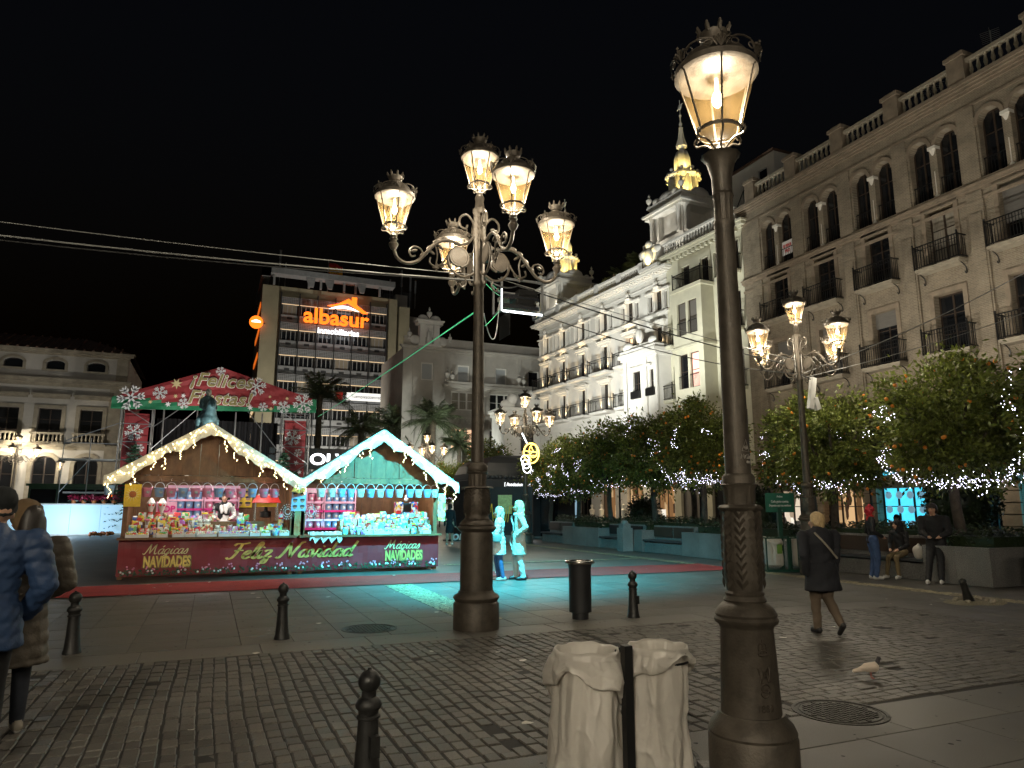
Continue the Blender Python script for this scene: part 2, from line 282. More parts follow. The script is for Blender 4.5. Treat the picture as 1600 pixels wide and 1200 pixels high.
    def prism(s, poly, y0, y1):
        """polygon in x,z (counter-clockwise seen from -y) from y0 (front) to y1"""
        n = len(s.v); k = len(poly); s.v += [(x, y0, z) for x, z in poly]+[(x, y1, z) for x, z in poly]
        s.face(range(n, n+k)); s.face([n+k+i for i in reversed(range(k))])
        for i in range(k): j = (i+1) % k; s.face((n+j, n+i, n+k+i, n+k+j))
        return s
    def add(s, o, M=None):
        n = len(s.v); s.v += [tuple(M @ Vector(p)) for p in o.v] if M is not None else o.v
        for f, sm in zip(o.f, o.sm): s.face([n+i for i in f], sm)
        return s
    def mesh(s, name, m=None):
        me = bpy.data.meshes.new(name); me.from_pydata(s.v, [], s.f)
        me.polygons.foreach_set('use_smooth', s.sm)
        if s.mats:
            for q in s.mats: me.materials.append(MATS[q])
            me.polygons.foreach_set('material_index', s.mi)
        elif m: me.materials.append(MATS[m])
        me.update()
        if any(s.sm): me.set_sharp_from_angle(angle=R(42))
        return me
    def build(s, name, m=None, parent=None, loc=(0, 0, 0), rz=0): return obj(name, s.mesh(name, m), parent, loc, rz)
def obj(name, me, parent=None, loc=(0, 0, 0), rz=0, rx=0, ry=0, sc=None):
    o = bpy.data.objects.new(name, me); COL.objects.link(o)
    if parent: o.parent = parent
    o.location = loc; o.rotation_euler = (rx, ry, rz)
    if sc: o.scale = sc
    return o
def tag(o, label=None, cat=None, group=None, kind=None):
    for k, v in (('label', label), ('category', cat), ('group', group), ('kind', kind)):
        if v: o[k] = v
    return o
def thing(name, label, cat, loc=(0, 0, 0), rz=0, group=None):
    o = bpy.data.objects.new(name, None); COL.objects.link(o); o.location = loc; o.rotation_euler = (0, 0, rz); o.empty_display_size = .1
    return tag(o, label, cat, group)
KIDS = {}
def copy_tree(o, parent=None):
    c = o.copy(); COL.objects.link(c); c.parent = parent
    for ch in o.children: copy_tree(ch, c)
    return c
def dup(o, loc, rz=0, label=None, group=None, sc=None):
    c = copy_tree(o); c.location = loc; c.rotation_euler = (0, 0, rz)
    if label: c['label'] = label
    if group: c['group'] = group
    if sc: c.scale = (sc, sc, sc)
    return c
def light(kind, loc, energy, col, parent=None, radius=.05, aim=None, spot=None, blend=.5, name=None):
    d = bpy.data.lights.new(name or 'light', kind); d.energy = energy; d.color = col; d.shadow_soft_size = radius
    if kind == 'SPOT': d.spot_size = R(spot or 60); d.spot_blend = blend
    o = bpy.data.objects.new(name or 'light', d); COL.objects.link(o); o.location = loc
    if parent: o.parent = parent
    if aim is not None: o.rotation_euler = (Vector(aim)-Vector(loc)).to_track_quat('-Z', 'Y').to_euler()
    return o
_TX = {}
def text_mesh(s, size, m, ext=.01, off=0, shear=0, sx=1, align='CENTER', space=1):
    k = (s, size, m, ext, off, shear, sx, align, space)
    if k not in _TX:
        c = bpy.data.curves.new('lettering', 'FONT'); c.body = s; c.size = size; c.extrude = ext; c.offset = off; c.shear = shear; c.align_x = align; c.align_y = 'BOTTOM_BASELINE'; c.space_character = space; c.resolution_u = 4
        o = bpy.data.objects.new('lettering', c); COL.objects.link(o)
        bpy.context.view_layer.update(); dg = bpy.context.evaluated_depsgraph_get()
        me = bpy.data.meshes.new_from_object(o.evaluated_get(dg)); bpy.data.objects.remove(o)
        for v in me.vertices: v.co.x *= sx
        me.transform(Matrix.Rotation(R(90), 4, 'X')); me.materials.clear(); me.materials.append(MATS[m]); _TX[k] = me
    return _TX[k]
def spline(pts, n=6):
    out = []; P = [Vector(p) for p in pts]
    for i in range(len(P)-1):
        a = P[max(i-1, 0)]; b = P[i]; c = P[i+1]; d = P[min(i+2, len(P)-1)]
        for k in range(n):
            t = k/n; out.append(.5*((2*b)+(c-a)*t+(2*a-5*b+4*c-d)*t*t+(3*b-a-3*c+d)*t**3))
    out.append(P[-1]); return out
# lettering drawn with a broad pen: strokes on a unit grid (x right, y up, x-height .5, capitals 1)
GL = {
 'F': (.62, [[(.1, .82), (.2, .95), (.45, .93), (.72, 1.0)], [(.42, .93), (.36, .5), (.25, .1), (.1, 0), (0, .1)], [(.2, .5), (.4, .53), (.58, .52)]]),
 'N': (.95, [[(-.05, .05), (.08, 0), (.22, .3), (.36, .95)], [(.36, .95), (.46, .5), (.58, .03)], [(.58, .03), (.7, .5), (.84, .92), (1.0, .97)]]),
 'M': (1.1, [[(-.05, .1), (.08, 0), (.2, .3), (.34, .95)], [(.34, .95), (.4, .5), (.46, .08)], [(.46, .08), (.6, .5), (.76, .95)], [(.76, .95), (.78, .4), (.86, .03), (1.0, .12)]]),
 'e': (.40, [[(0, .2), (.18, .27), (.3, .4), (.22, .5), (.08, .36), (.06, .12), (.18, 0), (.36, .12)]]),
 'l': (.26, [[(0, .15), (.18, .55), (.28, .88), (.2, 1.0), (.1, .7), (.06, .2), (.14, 0), (.28, .12)]]),
 'i': (.24, [[(0, .2), (.1, .48), (.06, .15), (.13, 0), (.26, .12)], [(.13, .66), (.16, .72)]]),
 'z': (.36, [[(.02, .42), (.12, .5), (.3, .45), (.1, .05), (.26, .02), (.22, -.28), (.08, -.3), (.12, -.1), (.4, .14)]]),
 'a': (.46, [[(.34, .4), (.22, .5), (.07, .4), (.01, .18), (.09, .01), (.22, .07), (.33, .3)], [(.36, .49), (.32, .2), (.35, .01), (.47, .1)]]),
 'v': (.38, [[(0, .42), (.08, .49), (.14, .2), (.16, .01)], [(.16, .01), (.3, .25), (.34, .5), (.42, .44)]]),
 'd': (.48, [[(.34, .4), (.22, .5), (.07, .4), (.01, .18), (.09, .01), (.22, .07), (.33, .3)], [(.46, 1.0), (.38, .6), (.32, .2), (.36, .01), (.5, .1)]]),
 'g': (.46, [[(.34, .4), (.22, .5), (.07, .4), (.01, .18), (.09, .01), (.22, .07), (.33, .3)], [(.35, .48), (.26, -.1), (.14, -.32), (.0, -.26), (.12, -.1), (.44, .12)]]),
 'c': (.36, [[(.3, .4), (.22, .5), (.08, .36), (.06, .12), (.18, 0), (.34, .12)]]),
 's': (.34, [[(0, .12), (.14, .35), (.2, .5), (.26, .3), (.24, .06), (.12, 0), (.04, .08)]]),
 't': (.28, [[(.04, .1), (.16, .5), (.22, .82), (.12, .2), (.16, 0), (.3, .12)], [(.02, .5), (.3, .53)]]),
 'A': (.46, [[(.34, .4), (.22, .5), (.07, .4), (.01, .18), (.09, .01), (.22, .07), (.33, .3)], [(.36, .49), (.32, .2), (.35, .01), (.47, .1)], [(.22, .64), (.32, .8)]]),
 '!': (.3, [[(.2, 1.0), (.14, .5), (.1, .3)], [(.06, .04), (.1, .1)]]), '?': (.3, [[(.14, .5), (.18, .56)], [(.12, .32), (.06, 0), (.0, -.3)]]), ' ': (.3, []),
}
def pen(s, size, w0, w1, shear=.25, space=1.0):
    """flat ribbon mesh of the words, centred, in the x,z plane facing -y"""
    mb = MB(); x = 0; segs = []
    for ch in s:
        adv, st = GL[ch]
        for q in st: segs.append([(x+p[0], p[1]) for p in q])
        x += adv*space
    th = R(40); nx, nz = cos(th), sin(th)
    for q in segs:
        P = spline([(a+shear*b, 0, b) for a, b in q], 5); L = []
        for i, p in enumerate(P):
            t = (P[min(i+1, len(P)-1)]-P[max(i-1, 0)]); t = t.normalized() if t.length > 1e-6 else Vector((1, 0, 0))
            side = Vector((-t.z, 0, t.x)); k = abs(t.x*nz+t.z*nx*-1+.0)
            k = abs(-t.z*nx*-1+t.x*0)+.12; wd = w0+(w1-w0)*min(1, k)
            L.append((p+side*wd, p-side*wd))
        n = len(mb.v)
        for a, b in L: mb.v += [((a.x-x/2)*size, 0, a.z*size), ((b.x-x/2)*size, 0, b.z*size)]
        for i in range(len(L)-1): mb.face((n+2*i, n+2*i+1, n+2*i+3, n+2*i+2))
    return mb
# ------------------------------------------------------------------ ground and paving
g = MB(); g.poly([(-300, -120, -.014), (400, -120, -.014), (400, 420, -.014), (-300, 420, -.014)])
bricky('far_paving', (.10, .095, .084), (.085, .08, .07), (.045, .042, .038), 1.2, .6, 'xy', .48, .15, .006)
ground = tag(g.build('ground', 'far_paving'), 'grey granite paving of the square', None, None, 'structure')
bd = MB(); bd.poly([(-7, -1.5, -.010), (13.2, -1.5, -.010), (13.2, 15.05, -.010), (-7, 15.05, -.010)]); bd.build('bedding', 'joint', ground)
def seen(x, y):
    s, c = sin(R(23)), cos(R(23)); fw = x*s+y*c; r = x*c-y*s
    if fw < .5: return False
    cc = fw*cos(R(10))-1.6*sin(R(10)); w = -fw*sin(R(10))-1.6*cos(R(10))
    return abs(r/cc) < .76 and abs(w/cc) < .58
slabv = {}
def slab(x0, x1, y0, y1, name='paving_slab', m='slab', b=.004, dz=0):
    k = (round(x1-x0, 3), round(y1-y0, 3), m)
    if k not in slabv: mb = MB(); w, h = k[0]/2-.003, k[1]/2-.003; mb.bev(-w, w, -h, h, -.03, 0, b); slabv[k] = mb.mesh(name, m)
    o = obj(name, slabv[k], ground, ((x0+x1)/2, (y0+y1)/2, dz), 0, random.uniform(-.0012, .0012), random.uniform(-.0012, .0012)); return o
xs = [-7.35+.6*i for i in range(35)]
rows = [9.24]; 
while rows[-1] < 14.9: rows.append(rows[-1]+random.choice((.6, .6, .62, .82)))
rows[-1] = 15.05
rest = MB()
for j in range(len(rows)-1):
    for i, x in enumerate(xs[:-1]):
        if 3.4 < x+.3 < 4.05 and j > 0: continue
        mx, my = x+.3, (rows[j]+rows[j+1])/2
        if not seen(mx, my): continue
        if mx > 9: rest.bev(x+.003, x+.597, rows[j]+.003, rows[j+1]-.003, -.03, random.uniform(-.001, .001), .004)
        else: slab(x, x+.6, rows[j], rows[j+1], dz=random.uniform(-.001, .001))
tag(rest.build('paving_slabs_beyond', 'slab', ground), kind='stuff')
x = -5.6
while x < 12.6: slab(x, x+1.25, 8.62, 9.24, 'kerb_stone', 'kerb', .006); x += 1.25
for j, (y0, y1) in enumerate(((3.9, 4.5), (3.2, 3.9), (2.5, 3.2), (1.8, 2.5))):
    x = -1.6-.35*(j % 2)
    while x < 7.4:
        w = random.choice((.95, 1.1, 1.1)) if x < 6.0 else 7.5-x
        if seen(x+w/2, (y0+y1)/2) or seen(x, y1) or seen(x+w, y1): slab(x, x+w, y0, y1, 'paving_slab', 'slab', .005)
        x += w
# setts
cv = []
for i in range(8):
    mb = MB(); w = .0495+random.uniform(-.003, .002); h = .1; a = [random.uniform(-.004, .004) for _ in range(4)]
    mb.bev(-w, w, -h+.004, h-.004, -.03, 0, .008); mb.v = [(p[0]+a[0]*(p[1] > 0)+a[1]*(p[1] < 0), p[1]+a[2]*(p[0] > 0), p[2]) for p in mb.v]; cv.append(mb)
cvm = [c.mesh('sett', 'cobble') for c in cv]
setts = []
nc = 0; x = -4.0
while x < 4.45:
    y = 4.515; lf0 = random.uniform(-.06, .03); wob = random.uniform(-.004, .004)
    while y < 8.56:
        l = .155+random.choice((-.02, 0, 0, .02, .06))+(lf0 if y < 4.52 else 0); setts.append((x+.057+wob+.012*sin(y*1.7+x), y+l/2, 0, l/.2)); y += l+.005
    x += .115
y = 4.56
while y < 8.55:
    x = 4.52+random.uniform(0, .12)
    while x < 10.4:
        l = .2+random.choice((-.03, 0, .02)); setts.append((x+l/2, y+.053+.02*(int(x/.42) % 2), pi/2, l/.2)); x += l+.001
    y += .104
setts = [s for s in setts if seen(s[0], s[1])]
setts.sort(key=lambda s: (s[0]**2+s[1]**2)+(4 if s[2] else 0))
far = MB()
for j in range(8):
    for i in range(10): x0, y0 = 10.42+i*.6, 4.5+j*.6; (rest2 := globals().setdefault('rest2', MB())).bev(x0+.003, x0+.597, y0+.003, y0+.597 if j < 7 else 9.236, -.03, random.uniform(-.001, .001), .004)
for j in range(5):
    for i in range(5): x0, y0 = 7.5+i*1.1, 1.5+j*.6; rest2.bev(x0+.003, x0+1.097, y0+.003, y0+.597, -.03, random.uniform(-.001, .001)-.0015, .004)
tag(rest2.build('paving_slabs_beyond', 'slab', ground), kind='stuff')
for i, (x, y, rz, k) in enumerate(setts):
    dz = random.gauss(-.001, .0028); tx, ty = random.gauss(0, .012), random.gauss(0, .014)
    if rz: dz *= .4; tx *= .4; ty *= .4
    if random.random() < .012: dz -= .012
    if i < 290: obj('sett', cvm[i % 8], ground, (x, y, dz), rz, ty, tx, (1, k, 1))
    else: far.add(cv[i % 8], Matrix.Translation((x, y, dz)) @ Matrix.Rotation(rz, 4, 'Z') @ Matrix.Rotation(ty, 4, 'X') @ Matrix.Rotation(tx, 4, 'Y') @ Matrix.Diagonal((1, k, 1, 1)))
tag(far.build('setts_beyond', 'cobble', ground), kind='stuff')
# pebble bands
def pebbles(poly_fn, n, sz, name):
    mb = MB()
    for _ in range(n):
        x, y = poly_fn(); r = sz*random.uniform(.7, 1.2); k = 5; a0 = random.random()*6
        mb.poly([(x+r*cos(a0+2*pi*i/k), y+r*sin(a0+2*pi*i/k), .004+random.uniform(-.004, .003)) for i in range(k)])
    return mb
pb = pebbles(lambda: (random.uniform(3.46, 4.04), random.uniform(9.86, 15.0)), 4200, .026, 'p')
tag(pb.build('pebble_band', 'ochre_pebble', ground), kind='stuff')
def _along(ax, ay, bx_, by_, w):
    def f():
        t = random.random(); s = random.uniform(-w, w); L = math.hypot(bx_-ax, by_-ay); return ax+(bx_-ax)*t-(by_-ay)/L*s, ay+(by_-ay)*t+(bx_-ax)/L*s
    return f
pb = pebbles(_along(12.9, 7.6, 12.9, 34, .2), 6000, .035, 'p'); tag(pb.build('pebble_band', 'ochre_pebble', ground), kind='stuff')
pb = pebbles(_along(6.2, 19.6, 12.7, 19.6, .12), 1500, .03, 'p'); tag(pb.build('pebble_band', 'ochre_pebble', ground), kind='stuff')
gum = MB()
for _ in range(900):
    x, y = random.uniform(-3, 9.5), random.uniform(3.0, 15.0); r = random.uniform(.006, .02)
    if 4.5 < y < 8.6: r *= .7
    a0 = random.random()*6; gum.poly([(x+r*random.uniform(.7, 1.2)*cos(a0+k), y+r*random.uniform(.7, 1.2)*sin(a0+k), .0065) for k in (0, 1.05, 2.1, 3.14, 4.2, 5.2)])
tag(gum.build('gum_spots', 'joint', ground), kind='stuff')
# red carpet, slightly rumpled
cp = MB(); nx, ny = 90, 8
for j in range(ny+1):
    for i in range(nx+1):
        X = -4.2+17.3*i/nx; Y = 15.12+2.0*j/ny+.05*sin(X*.8)*(j/ny-.5)
        cp.v.append((X, Y, .008+.004*sin(X*5+Y*3)*sin(X*1.3)+(.010*max(0, sin(X*.9+.6))**6 if 2 < j < 6 else 0)))
for j in range(ny):
    for i in range(nx): a = j*(nx+1)+i; cp.face((a, a+1, a+nx+2, a+nx+1), True)
tag(cp.build('carpet_runner', 'carpet'), 'long red carpet runner laid in front of the market stalls', 'carpet')
# manhole covers
def manhole(x, y, r, label):
    t = thing('manhole_cover', label, 'manhole cover', (x, y, 0)); mb = MB()
    mb.lathe([(r, -.02), (r, .006), (r*.93, .006), (r*.92, 0), (r*.86, 0), (r*.85, .006), (r*.84, .002)], 36); mb.build('rim', 'manhole', t)
    pl = MB(); pl.lathe([(r*.85, .001), (.001, .002)], 30); k = r/8
    for i in range(-6, 7):
        for j in range(-6, 7):
            if math.hypot(i*k, j*k) < r*.76: pl.box((i*k, j*k, .004), (k*.62, k*.62, .008), (i+j) % 2*pi/4)
    pl.build('plate', 'manhole', t)
manhole(2.08, 9.8, .37, 'round cast iron manhole cover left of the five-lantern post'); manhole(4.72, 4.45, .36, 'large round manhole cover right of the near lamp post'); manhole(2.75, 4.2, .33, 'manhole cover partly hidden behind the white rubbish bags')

# ------------------------------------------------------------------ street lamps
GLS = []; SEG = 6
def lantern_meshes():
    f = MB()  # roof, rim and glazing bars
    f.lathe([(.30, .60), (.335, .62), (.335, .665), (.30, .69), (.29, .705), (.25, .76), (.17, .815), (.10, .835), (.075, .85), (.075, .875), (.1, .885)], 30)
    f.lathe([(.30, .60), (.29, .62)], 30, caps=False)
    f.lathe([(.165, .165), (.178, .165), (.178, .19), (.165, .19)], 24, caps=False)
    f.lathe([(.03, -.02), (.055, 0), (.06, .03), (.035, .05), (.03, .07)], 14)
    for i in range(SEG):
        a = 2*pi*i/SEG+pi/6; c, s = cos(a), sin(a)
        f.bar((.176*c, .176*s, .17), (.315*c, .315*s, .62), .009, 5)
        P = [(r*c, r*s, z) for r, z in ((.035, .02), (.075, .07), (.13, .105), (.19, .11), (.215, .145), (.195, .175), (.18, .16), (.19, .145))]
        f.tube(spline(P, 3), .009, 5)
    cr = MB()  # crown
    cr.lathe([(.09, .885), (.115, .92), (.125, .955), (.105, .957), (.095, .92)], 20)
    for i in range(8):
        a = 2*pi*i/8; c, s = cos(a), sin(a)
        cr.tube([(.115*c, .115*s, .945), (.135*c, .135*s, .985), (.14*c, .14*s, 1.01)], [.018, .02, .004], 5); cr.sph((.138*c, .138*s, 1.005), .012, 6, 4)
    ct = MB()  # cresting of palmettes and arches on the rim
    for i in range(SEG):
        a = 2*pi*i/SEG+pi/6
        def pt(da, r, z): return ((r)*cos(a+da), (r)*sin(a+da), z)
        for k in range(-2, 3): ct.tube([pt(0, .335, .665), pt(k*.05, .352, .715), pt(k*.085, .368, .745-.012*abs(k))], [.008, .009, .012], 4)
        ct.sph(pt(0, .37, .76), .012, 6, 4)
        ct.tube([pt(da, r, z) for da, r, z in ((.1, .34, .67), (.2, .352, .72), (.35, .358, .735), (.52, .36, .74), (.7, .358, .735), (.85, .352, .72), (.95, .34, .67))], .007, 4)
        for e in (.3, .75): ct.tube([pt(e+.09*cos(q), .35, .695+.022*sin(q)) for q in [k*.7 for k in range(10)]], .005, 4)
    pn = MB()  # one curved pane
    n = 6; a0 = pi/6
    for r, z in ((.172, .18), (.205, .29), (.24, .40), (.275, .51), (.305, .61)):
        for k in range(n+1): a = a0+2*pi/SEG*k/n; pn.v.append((r*cos(a), r*sin(a), z))
    for j in range(4):
        for k in range(n): q = j*(n+1)+k; pn.face((q, q+1, q+n+2, q+n+1), True)
    bt = MB(); bt.lathe([(.05, .06), (.11, .1), (.165, .17)], 18, caps=False)
    bu = MB(); bu.lathe([(.012, .62), (.014, .50), (.035, .475), (.044, .43), (.034, .395), (.012, .375), (.001, .372)], 12)
    return [('frame', f.mesh('lantern', 'iron')), ('crown', cr.mesh('crown', 'iron')), ('cresting', ct.mesh('cresting', 'iron')), ('pane', pn.mesh('pane', 'lantern_glass')), ('bowl', bt.mesh('bowl', 'lantern_glass')), ('bulb', bu.mesh('bulb', 'bulb'))]
LM = dict(lantern_meshes())
def lantern(parent, loc, rz=0, power=LAMP_W, col=(1, .905, .73)):
    l = obj('lantern', LM['frame'], parent, loc, rz, 0, 0, (.85, .85, .95))
    for k in ('crown', 'cresting', 'bowl', 'bulb'): obj(k, LM[k], l)
    for i in range(SEG): obj('pane', LM['pane'], l, (0, 0, 0), 2*pi*i/SEG)
    light('POINT', (0, 0, .35), power, col, l, .03, name='lamp_light'); return l
def leafband(mb, r0, z0, r1, z1, cols, rows):
    for c in range(cols):
        a = 2*pi*c/cols
        for j in range(rows):
            t = j/rows; z = z0+(z1-z0)*t; h = (z1-z0)/rows
            rm = lambda q: r0+(r1-r0)*(t+q/rows)
            for s in (-1, 1):
                def p(da, q, o): rr = rm(q)+o; return (rr*cos(a+s*da), rr*sin(a+s*da), z+q*h)
                w = pi/cols
                mb.poly([p(0, 0, .004), p(w*.85, .9, .002), p(w*.5, 1.25, .014), p(0, .6, .016)] if s > 0 else [p(0, .6, .016), p(w*.5, 1.25, .014), p(w*.85, .9, .002), p(0, 0, .004)])
def arm_mesh():
    m = MB(); T = lambda P, r, s=7, n=5: m.tube(spline([(x, 0, z) for x, z in P], n), r, s)
    m.tube(spline([(.07, 0, 4.98), (.22, 0, 4.90), (.36, 0, 4.93), (.46, 0, 5.05), (.47, 0, 5.2), (.38, 0, 5.32), (.25, 0, 5.32), (.17, 0, 5.22), (.19, 0, 5.1), (.28, 0, 5.04)], 4), .020, 6)
    T([(.3, 5.38), (.5, 5.42), (.68, 5.33), (.82, 5.16), (.95, 5.03), (1.1, 4.99), (1.22, 5.05), (1.27, 5.16), (1.28, 5.24)], .026)
    T([(.08, 5.55), (.1, 5.75), (.2, 5.86), (.3, 5.8), (.3, 5.68), (.22, 5.64), (.19, 5.7)], .017, 6)
    T([(.3, 5.38), (.18, 5.42), (.1, 5.52), (.08, 5.6)], .02, 6)
    T([(.95, 5.03), (.86, 5.1), (.88, 5.22), (.98, 5.25), (1.05, 5.18), (1.02, 5.1), (.96, 5.12)], .014, 6, 4)
    T([(.47, 5.2), (.56, 5.06), (.66, 5.0), (.75, 5.04), (.74, 5.12)], .014, 6, 4); T([(.68, 5.33), (.64, 5.18), (.66, 5.0), (.64, 4.93)], .013, 6, 4); T([(.66, 5.05), (.58, 5.0), (.55, 5.06)], .012, 5, 4)
    T([(.22, 4.9), (.2, 4.8), (.26, 4.74), (.3, 4.79)], .014, 6, 4)
    for x, z, a in ((.55, 5.44, .3), (.66, 5.38, .5), (.76, 5.27, .7), (.86, 5.15, .8), (.6, 5.3, -.6), (.72, 5.2, -.5), (.66, 4.98, 0), (.98, 5.19, .4)):
        M_ = Matrix.Translation((x, 0, z)) @ Matrix.Rotation(a, 4, 'Y'); l = MB(); l.sph((0, 0, 0), .06, 8, 6, (.9, .35, .38)); m.add(l, M_)
    m.lathe([(.03, 5.16), (.055, 5.2), (.07, 5.24), (.05, 5.27), (.04, 5.3), (.06, 5.32), (.03, 5.34)], 12, (1.28, 0))
    return m.mesh('arm', 'iron')
ARM = arm_mesh()
_md = MB(); _md.tube([(0, -.028, 0), (0, .028, 0)], .135, 24); _md.tube([(0, -.034, 0), (0, .034, 0)], .11, 24); MED = _md.mesh('medallion', 'iron')
def post_meshes():
    b = MB(); b.lathe([(.31, 0), (.31, .33), (.285, .36), (.30, .38), (.315, .41), (.30, .44), (.255, .46), (.235, .5)], 8 if 0 else 28)
    d = MB(); d.lathe([(.225, .48), (.222, 1.22), (.215, 1.27), (.25, 1.29), (.275, 1.32), (.265, 1.345), (.235, 1.355), (.245, 1.375), (.21, 1.42), (.16, 1.45)], 28)
    l = MB(); l.lathe([(.15, 1.42), (.175, 1.45), (.16, 1.48), (.165, 1.52), (.19, 1.6), (.185, 1.75), (.165, 1.86)], 24); leafband(l, .185, 1.5, .172, 1.85, 8, 6)
    l.lathe([(.16, 1.85), (.23, 1.865), (.215, 1.885), (.15, 1.89)], 16, flute=.1, nf=8)
    l.lathe([(.125, 1.88), (.13, 2.06), (.155, 2.08), (.13, 2.1)], 32, flute=.07, nf=16); l.lathe([(.13, 2.09), (.145, 2.11), (.145, 2.17), (.12, 2.2), (.09, 2.22)], 24)
    s = MB(); s.lathe([(.09, 2.2), (.088, 3), (.07, 4.75), (.085, 4.78), (.1, 4.82), (.085, 4.86), (.085, 5.9), (.1, 5.93), (.1, 5.97), (.07, 6.0), (.06, 6.1), (.07, 6.16), (.05, 6.2)], 20)
    leafband(s, .08, 5.4, .085, 5.9, 6, 6)
    return b.mesh('plinth', 'iron'), d.mesh('drum', 'iron'), l.mesh('leaf_collar', 'iron'), s.mesh('shaft', 'iron')
PM = post_meshes()
def five_lamp(x, y, label, sc=1, rz=0, power=LAMP_W):
    t = thing('lamp_post', label, 'lamp post', (x, y, 0), rz, 'five-lantern lamp posts of the square'); t.scale = (sc, sc, sc)
    for n, m in zip(('plinth', 'drum', 'leaf_collar', 'shaft'), PM): obj(n, m, t)
    for i in range(4):
        a = i*pi/2; r = obj('arm', ARM, t, (0, 0, 0), a); obj('medallion', MED, r, (.325, 0, 5.18))
        lantern(t, (1.28*cos(a), 1.28*sin(a), 5.34), a, power)
    lantern(t, (0, 0, 6.2), .2, power); return t
five_lamp(3.4, 9.25, 'tall five-lantern lamp post in front of the market stalls')
five_lamp(13.6, 13.3, 'five-lantern lamp post among the orange trees, before the brick building', 1, 0, 140)
five_lamp(13.5, 30.2, 'five-lantern lamp post before the black kiosk, with a gold light ornament', 1, 0, 120)
five_lamp(13.7, 47.5, 'far five-lantern lamp post seen above the turquoise-lit stall roof', .97, 0, 170)
five_lamp(-13.2, 61, 'far five-lantern lamp post before the white building on the left', .98, 0, 150)
# two more posts added unseen behind the photographer to light the foreground
five_lamp(-6.5, -7, 'added five-lantern lamp post behind the photographer, toward the stalls', 1, 0, FILL_LAMP_W); five_lamp(3.4, -9.5, 'added five-lantern lamp post directly behind the photographer', 1, 0, FILL_LAMP_W*.35)
# near single lamp
nl = thing('lamp_post', 'nearest lamp post with one big lantern, beside the rubbish bags', 'lamp post', (3.06, 3.55, 0))
b = MB(); b.lathe([(.258, -.01), (.258, .27), (.25, .285), (.255, .30), (.235, .345), (.205, .375), (.19, .40)], 32); b.build('plinth', 'iron', nl)
b = MB(); b.lathe([(.178, .36), (.172, .5), (.155, .88), (.165, .90), (.185, .915), (.19, .935), (.178, .95), (.185, .965), (.165, 1.0), (.12, 1.04)], 32); b.build('drum', 'iron', nl)
b = MB(); b.lathe([(.115, 1.02), (.128, 1.045), (.112, 1.07), (.118, 1.085), (.105, 1.10), (.118, 1.2), (.118, 1.3), (.108, 1.58)], 28); leafband(b, .113, 1.11, .11, 1.58, 8, 9)
b.lathe([(.1, 1.57), (.135, 1.585), (.142, 1.60), (.125, 1.615), (.095, 1.62)], 32, flute=.12, nf=10); b.lathe([(.098, 1.61), (.103, 1.72), (.118, 1.74), (.1, 1.75)], 40, flute=.07, nf=18)
b.lathe([(.1, 1.74), (.1, 1.79), (.085, 1.81)], 24); b.build('leaf_collar', 'iron', nl)
b = MB(); b.lathe([(.08, 1.8), (.074, 2.4), (.063, 3.45), (.072, 3.47), (.066, 3.5)], 24); b.lathe([(.064, 3.5), (.066, 3.66), (.075, 3.68), (.066, 3.7)], 40, flute=.08, nf=14)
b.lathe([(.066, 3.7), (.07, 3.82), (.095, 3.92), (.125, 3.965), (.135, 3.97), (.1, 3.985)], 24, flute=.06, nf=12); b.build('shaft', 'iron', nl)
def on_drum(mb, pts, z0, r, a0, rad=.006):  # relief line on the drum
    mb.tube([((r(z0+v))*cos(a0+u/.16), (r(z0+v))*sin(a0+u/.16), z0+v) for u, v in pts], rad, 5)
dr = lambda z: .172-(z-.5)*.045+.001
A0 = R(-100)
rl = MB()
ring = lambda cx, cz, rx, rz_, n=14: [(cx+rx*cos(2*pi*i/n), cz+rz_*sin(2*pi*i/n)) for i in range(n+1)]
on_drum(rl, ring(0, .02, .028, .014), .74, dr, A0); on_drum(rl, ring(-.012, .05, .014, .026), .74, dr, A0, .004); on_drum(rl, ring(.012, .05, .014, .026), .74, dr, A0, .004); on_drum(rl, [(-.028, .01), (.028, .01)], .74, dr, A0); on_drum(rl, [(0, .075), (0, .1)], .74, dr, A0)
on_drum(rl, [(-.035, .13), (-.02, .05), (0, .11), (.02, .05), (.035, .13)], .55, dr, A0); on_drum(rl, [(-.035, .05), (-.02, .13), (0, .07), (.02, .13), (.035, .05)], .55, dr, A0); on_drum(rl, ring(0, .02, .024, .022), .55, dr, A0); on_drum(rl, ring(0, -.01, .026, .02), .55, dr, A0)
for k, s_ in enumerate(([[(0, 0), (0, .036)]], [ring(0, .026, .007, .009), ring(0, .009, .009, .01)], [ring(0, .026, .007, .009), ring(0, .009, .009, .01)], [ring(0, .018, .009, .018)])):
    for q in s_: on_drum(rl, [(u+(k-1.5)*.024, v) for u, v in q], .44, dr, A0-.05, .004)
rl.build('coat_of_arms', 'relief', nl)
ch = MB(); cr_ = lambda z: .0845
for q in ([(-.025, .05), (.005, .12), (.03, .045), (-.025, .05)], ring(.004, .07, .012, .011), ring(.004, .07, .005, .005), [(-.035, .0), (-.03, .03), (-.022, .01), (-.016, .03), (-.012, 0)], [(.012, .028), (-.002, .02), (-.002, .004), (.012, .0), (.012, .014)], [(.02, .03), (.02, .0), (.026, 0)], [(.032, .02), (.032, 0), (.038, .018), (.04, 0)], ring(.008, -.02, .005, .007), ring(.02, -.02, .005, .007), ring(.032, -.02, .005, .007)):
    ch.tube([(.0835*cos(A0+.15+u/.085), .0835*sin(A0+.15+u/.085), 1.9+v) for u, v in q], .0018, 4)
ch.build('scrawl', 'chalk', nl)
lantern(nl, (0, 0, 3.985), .5, LAMP_W*.62)
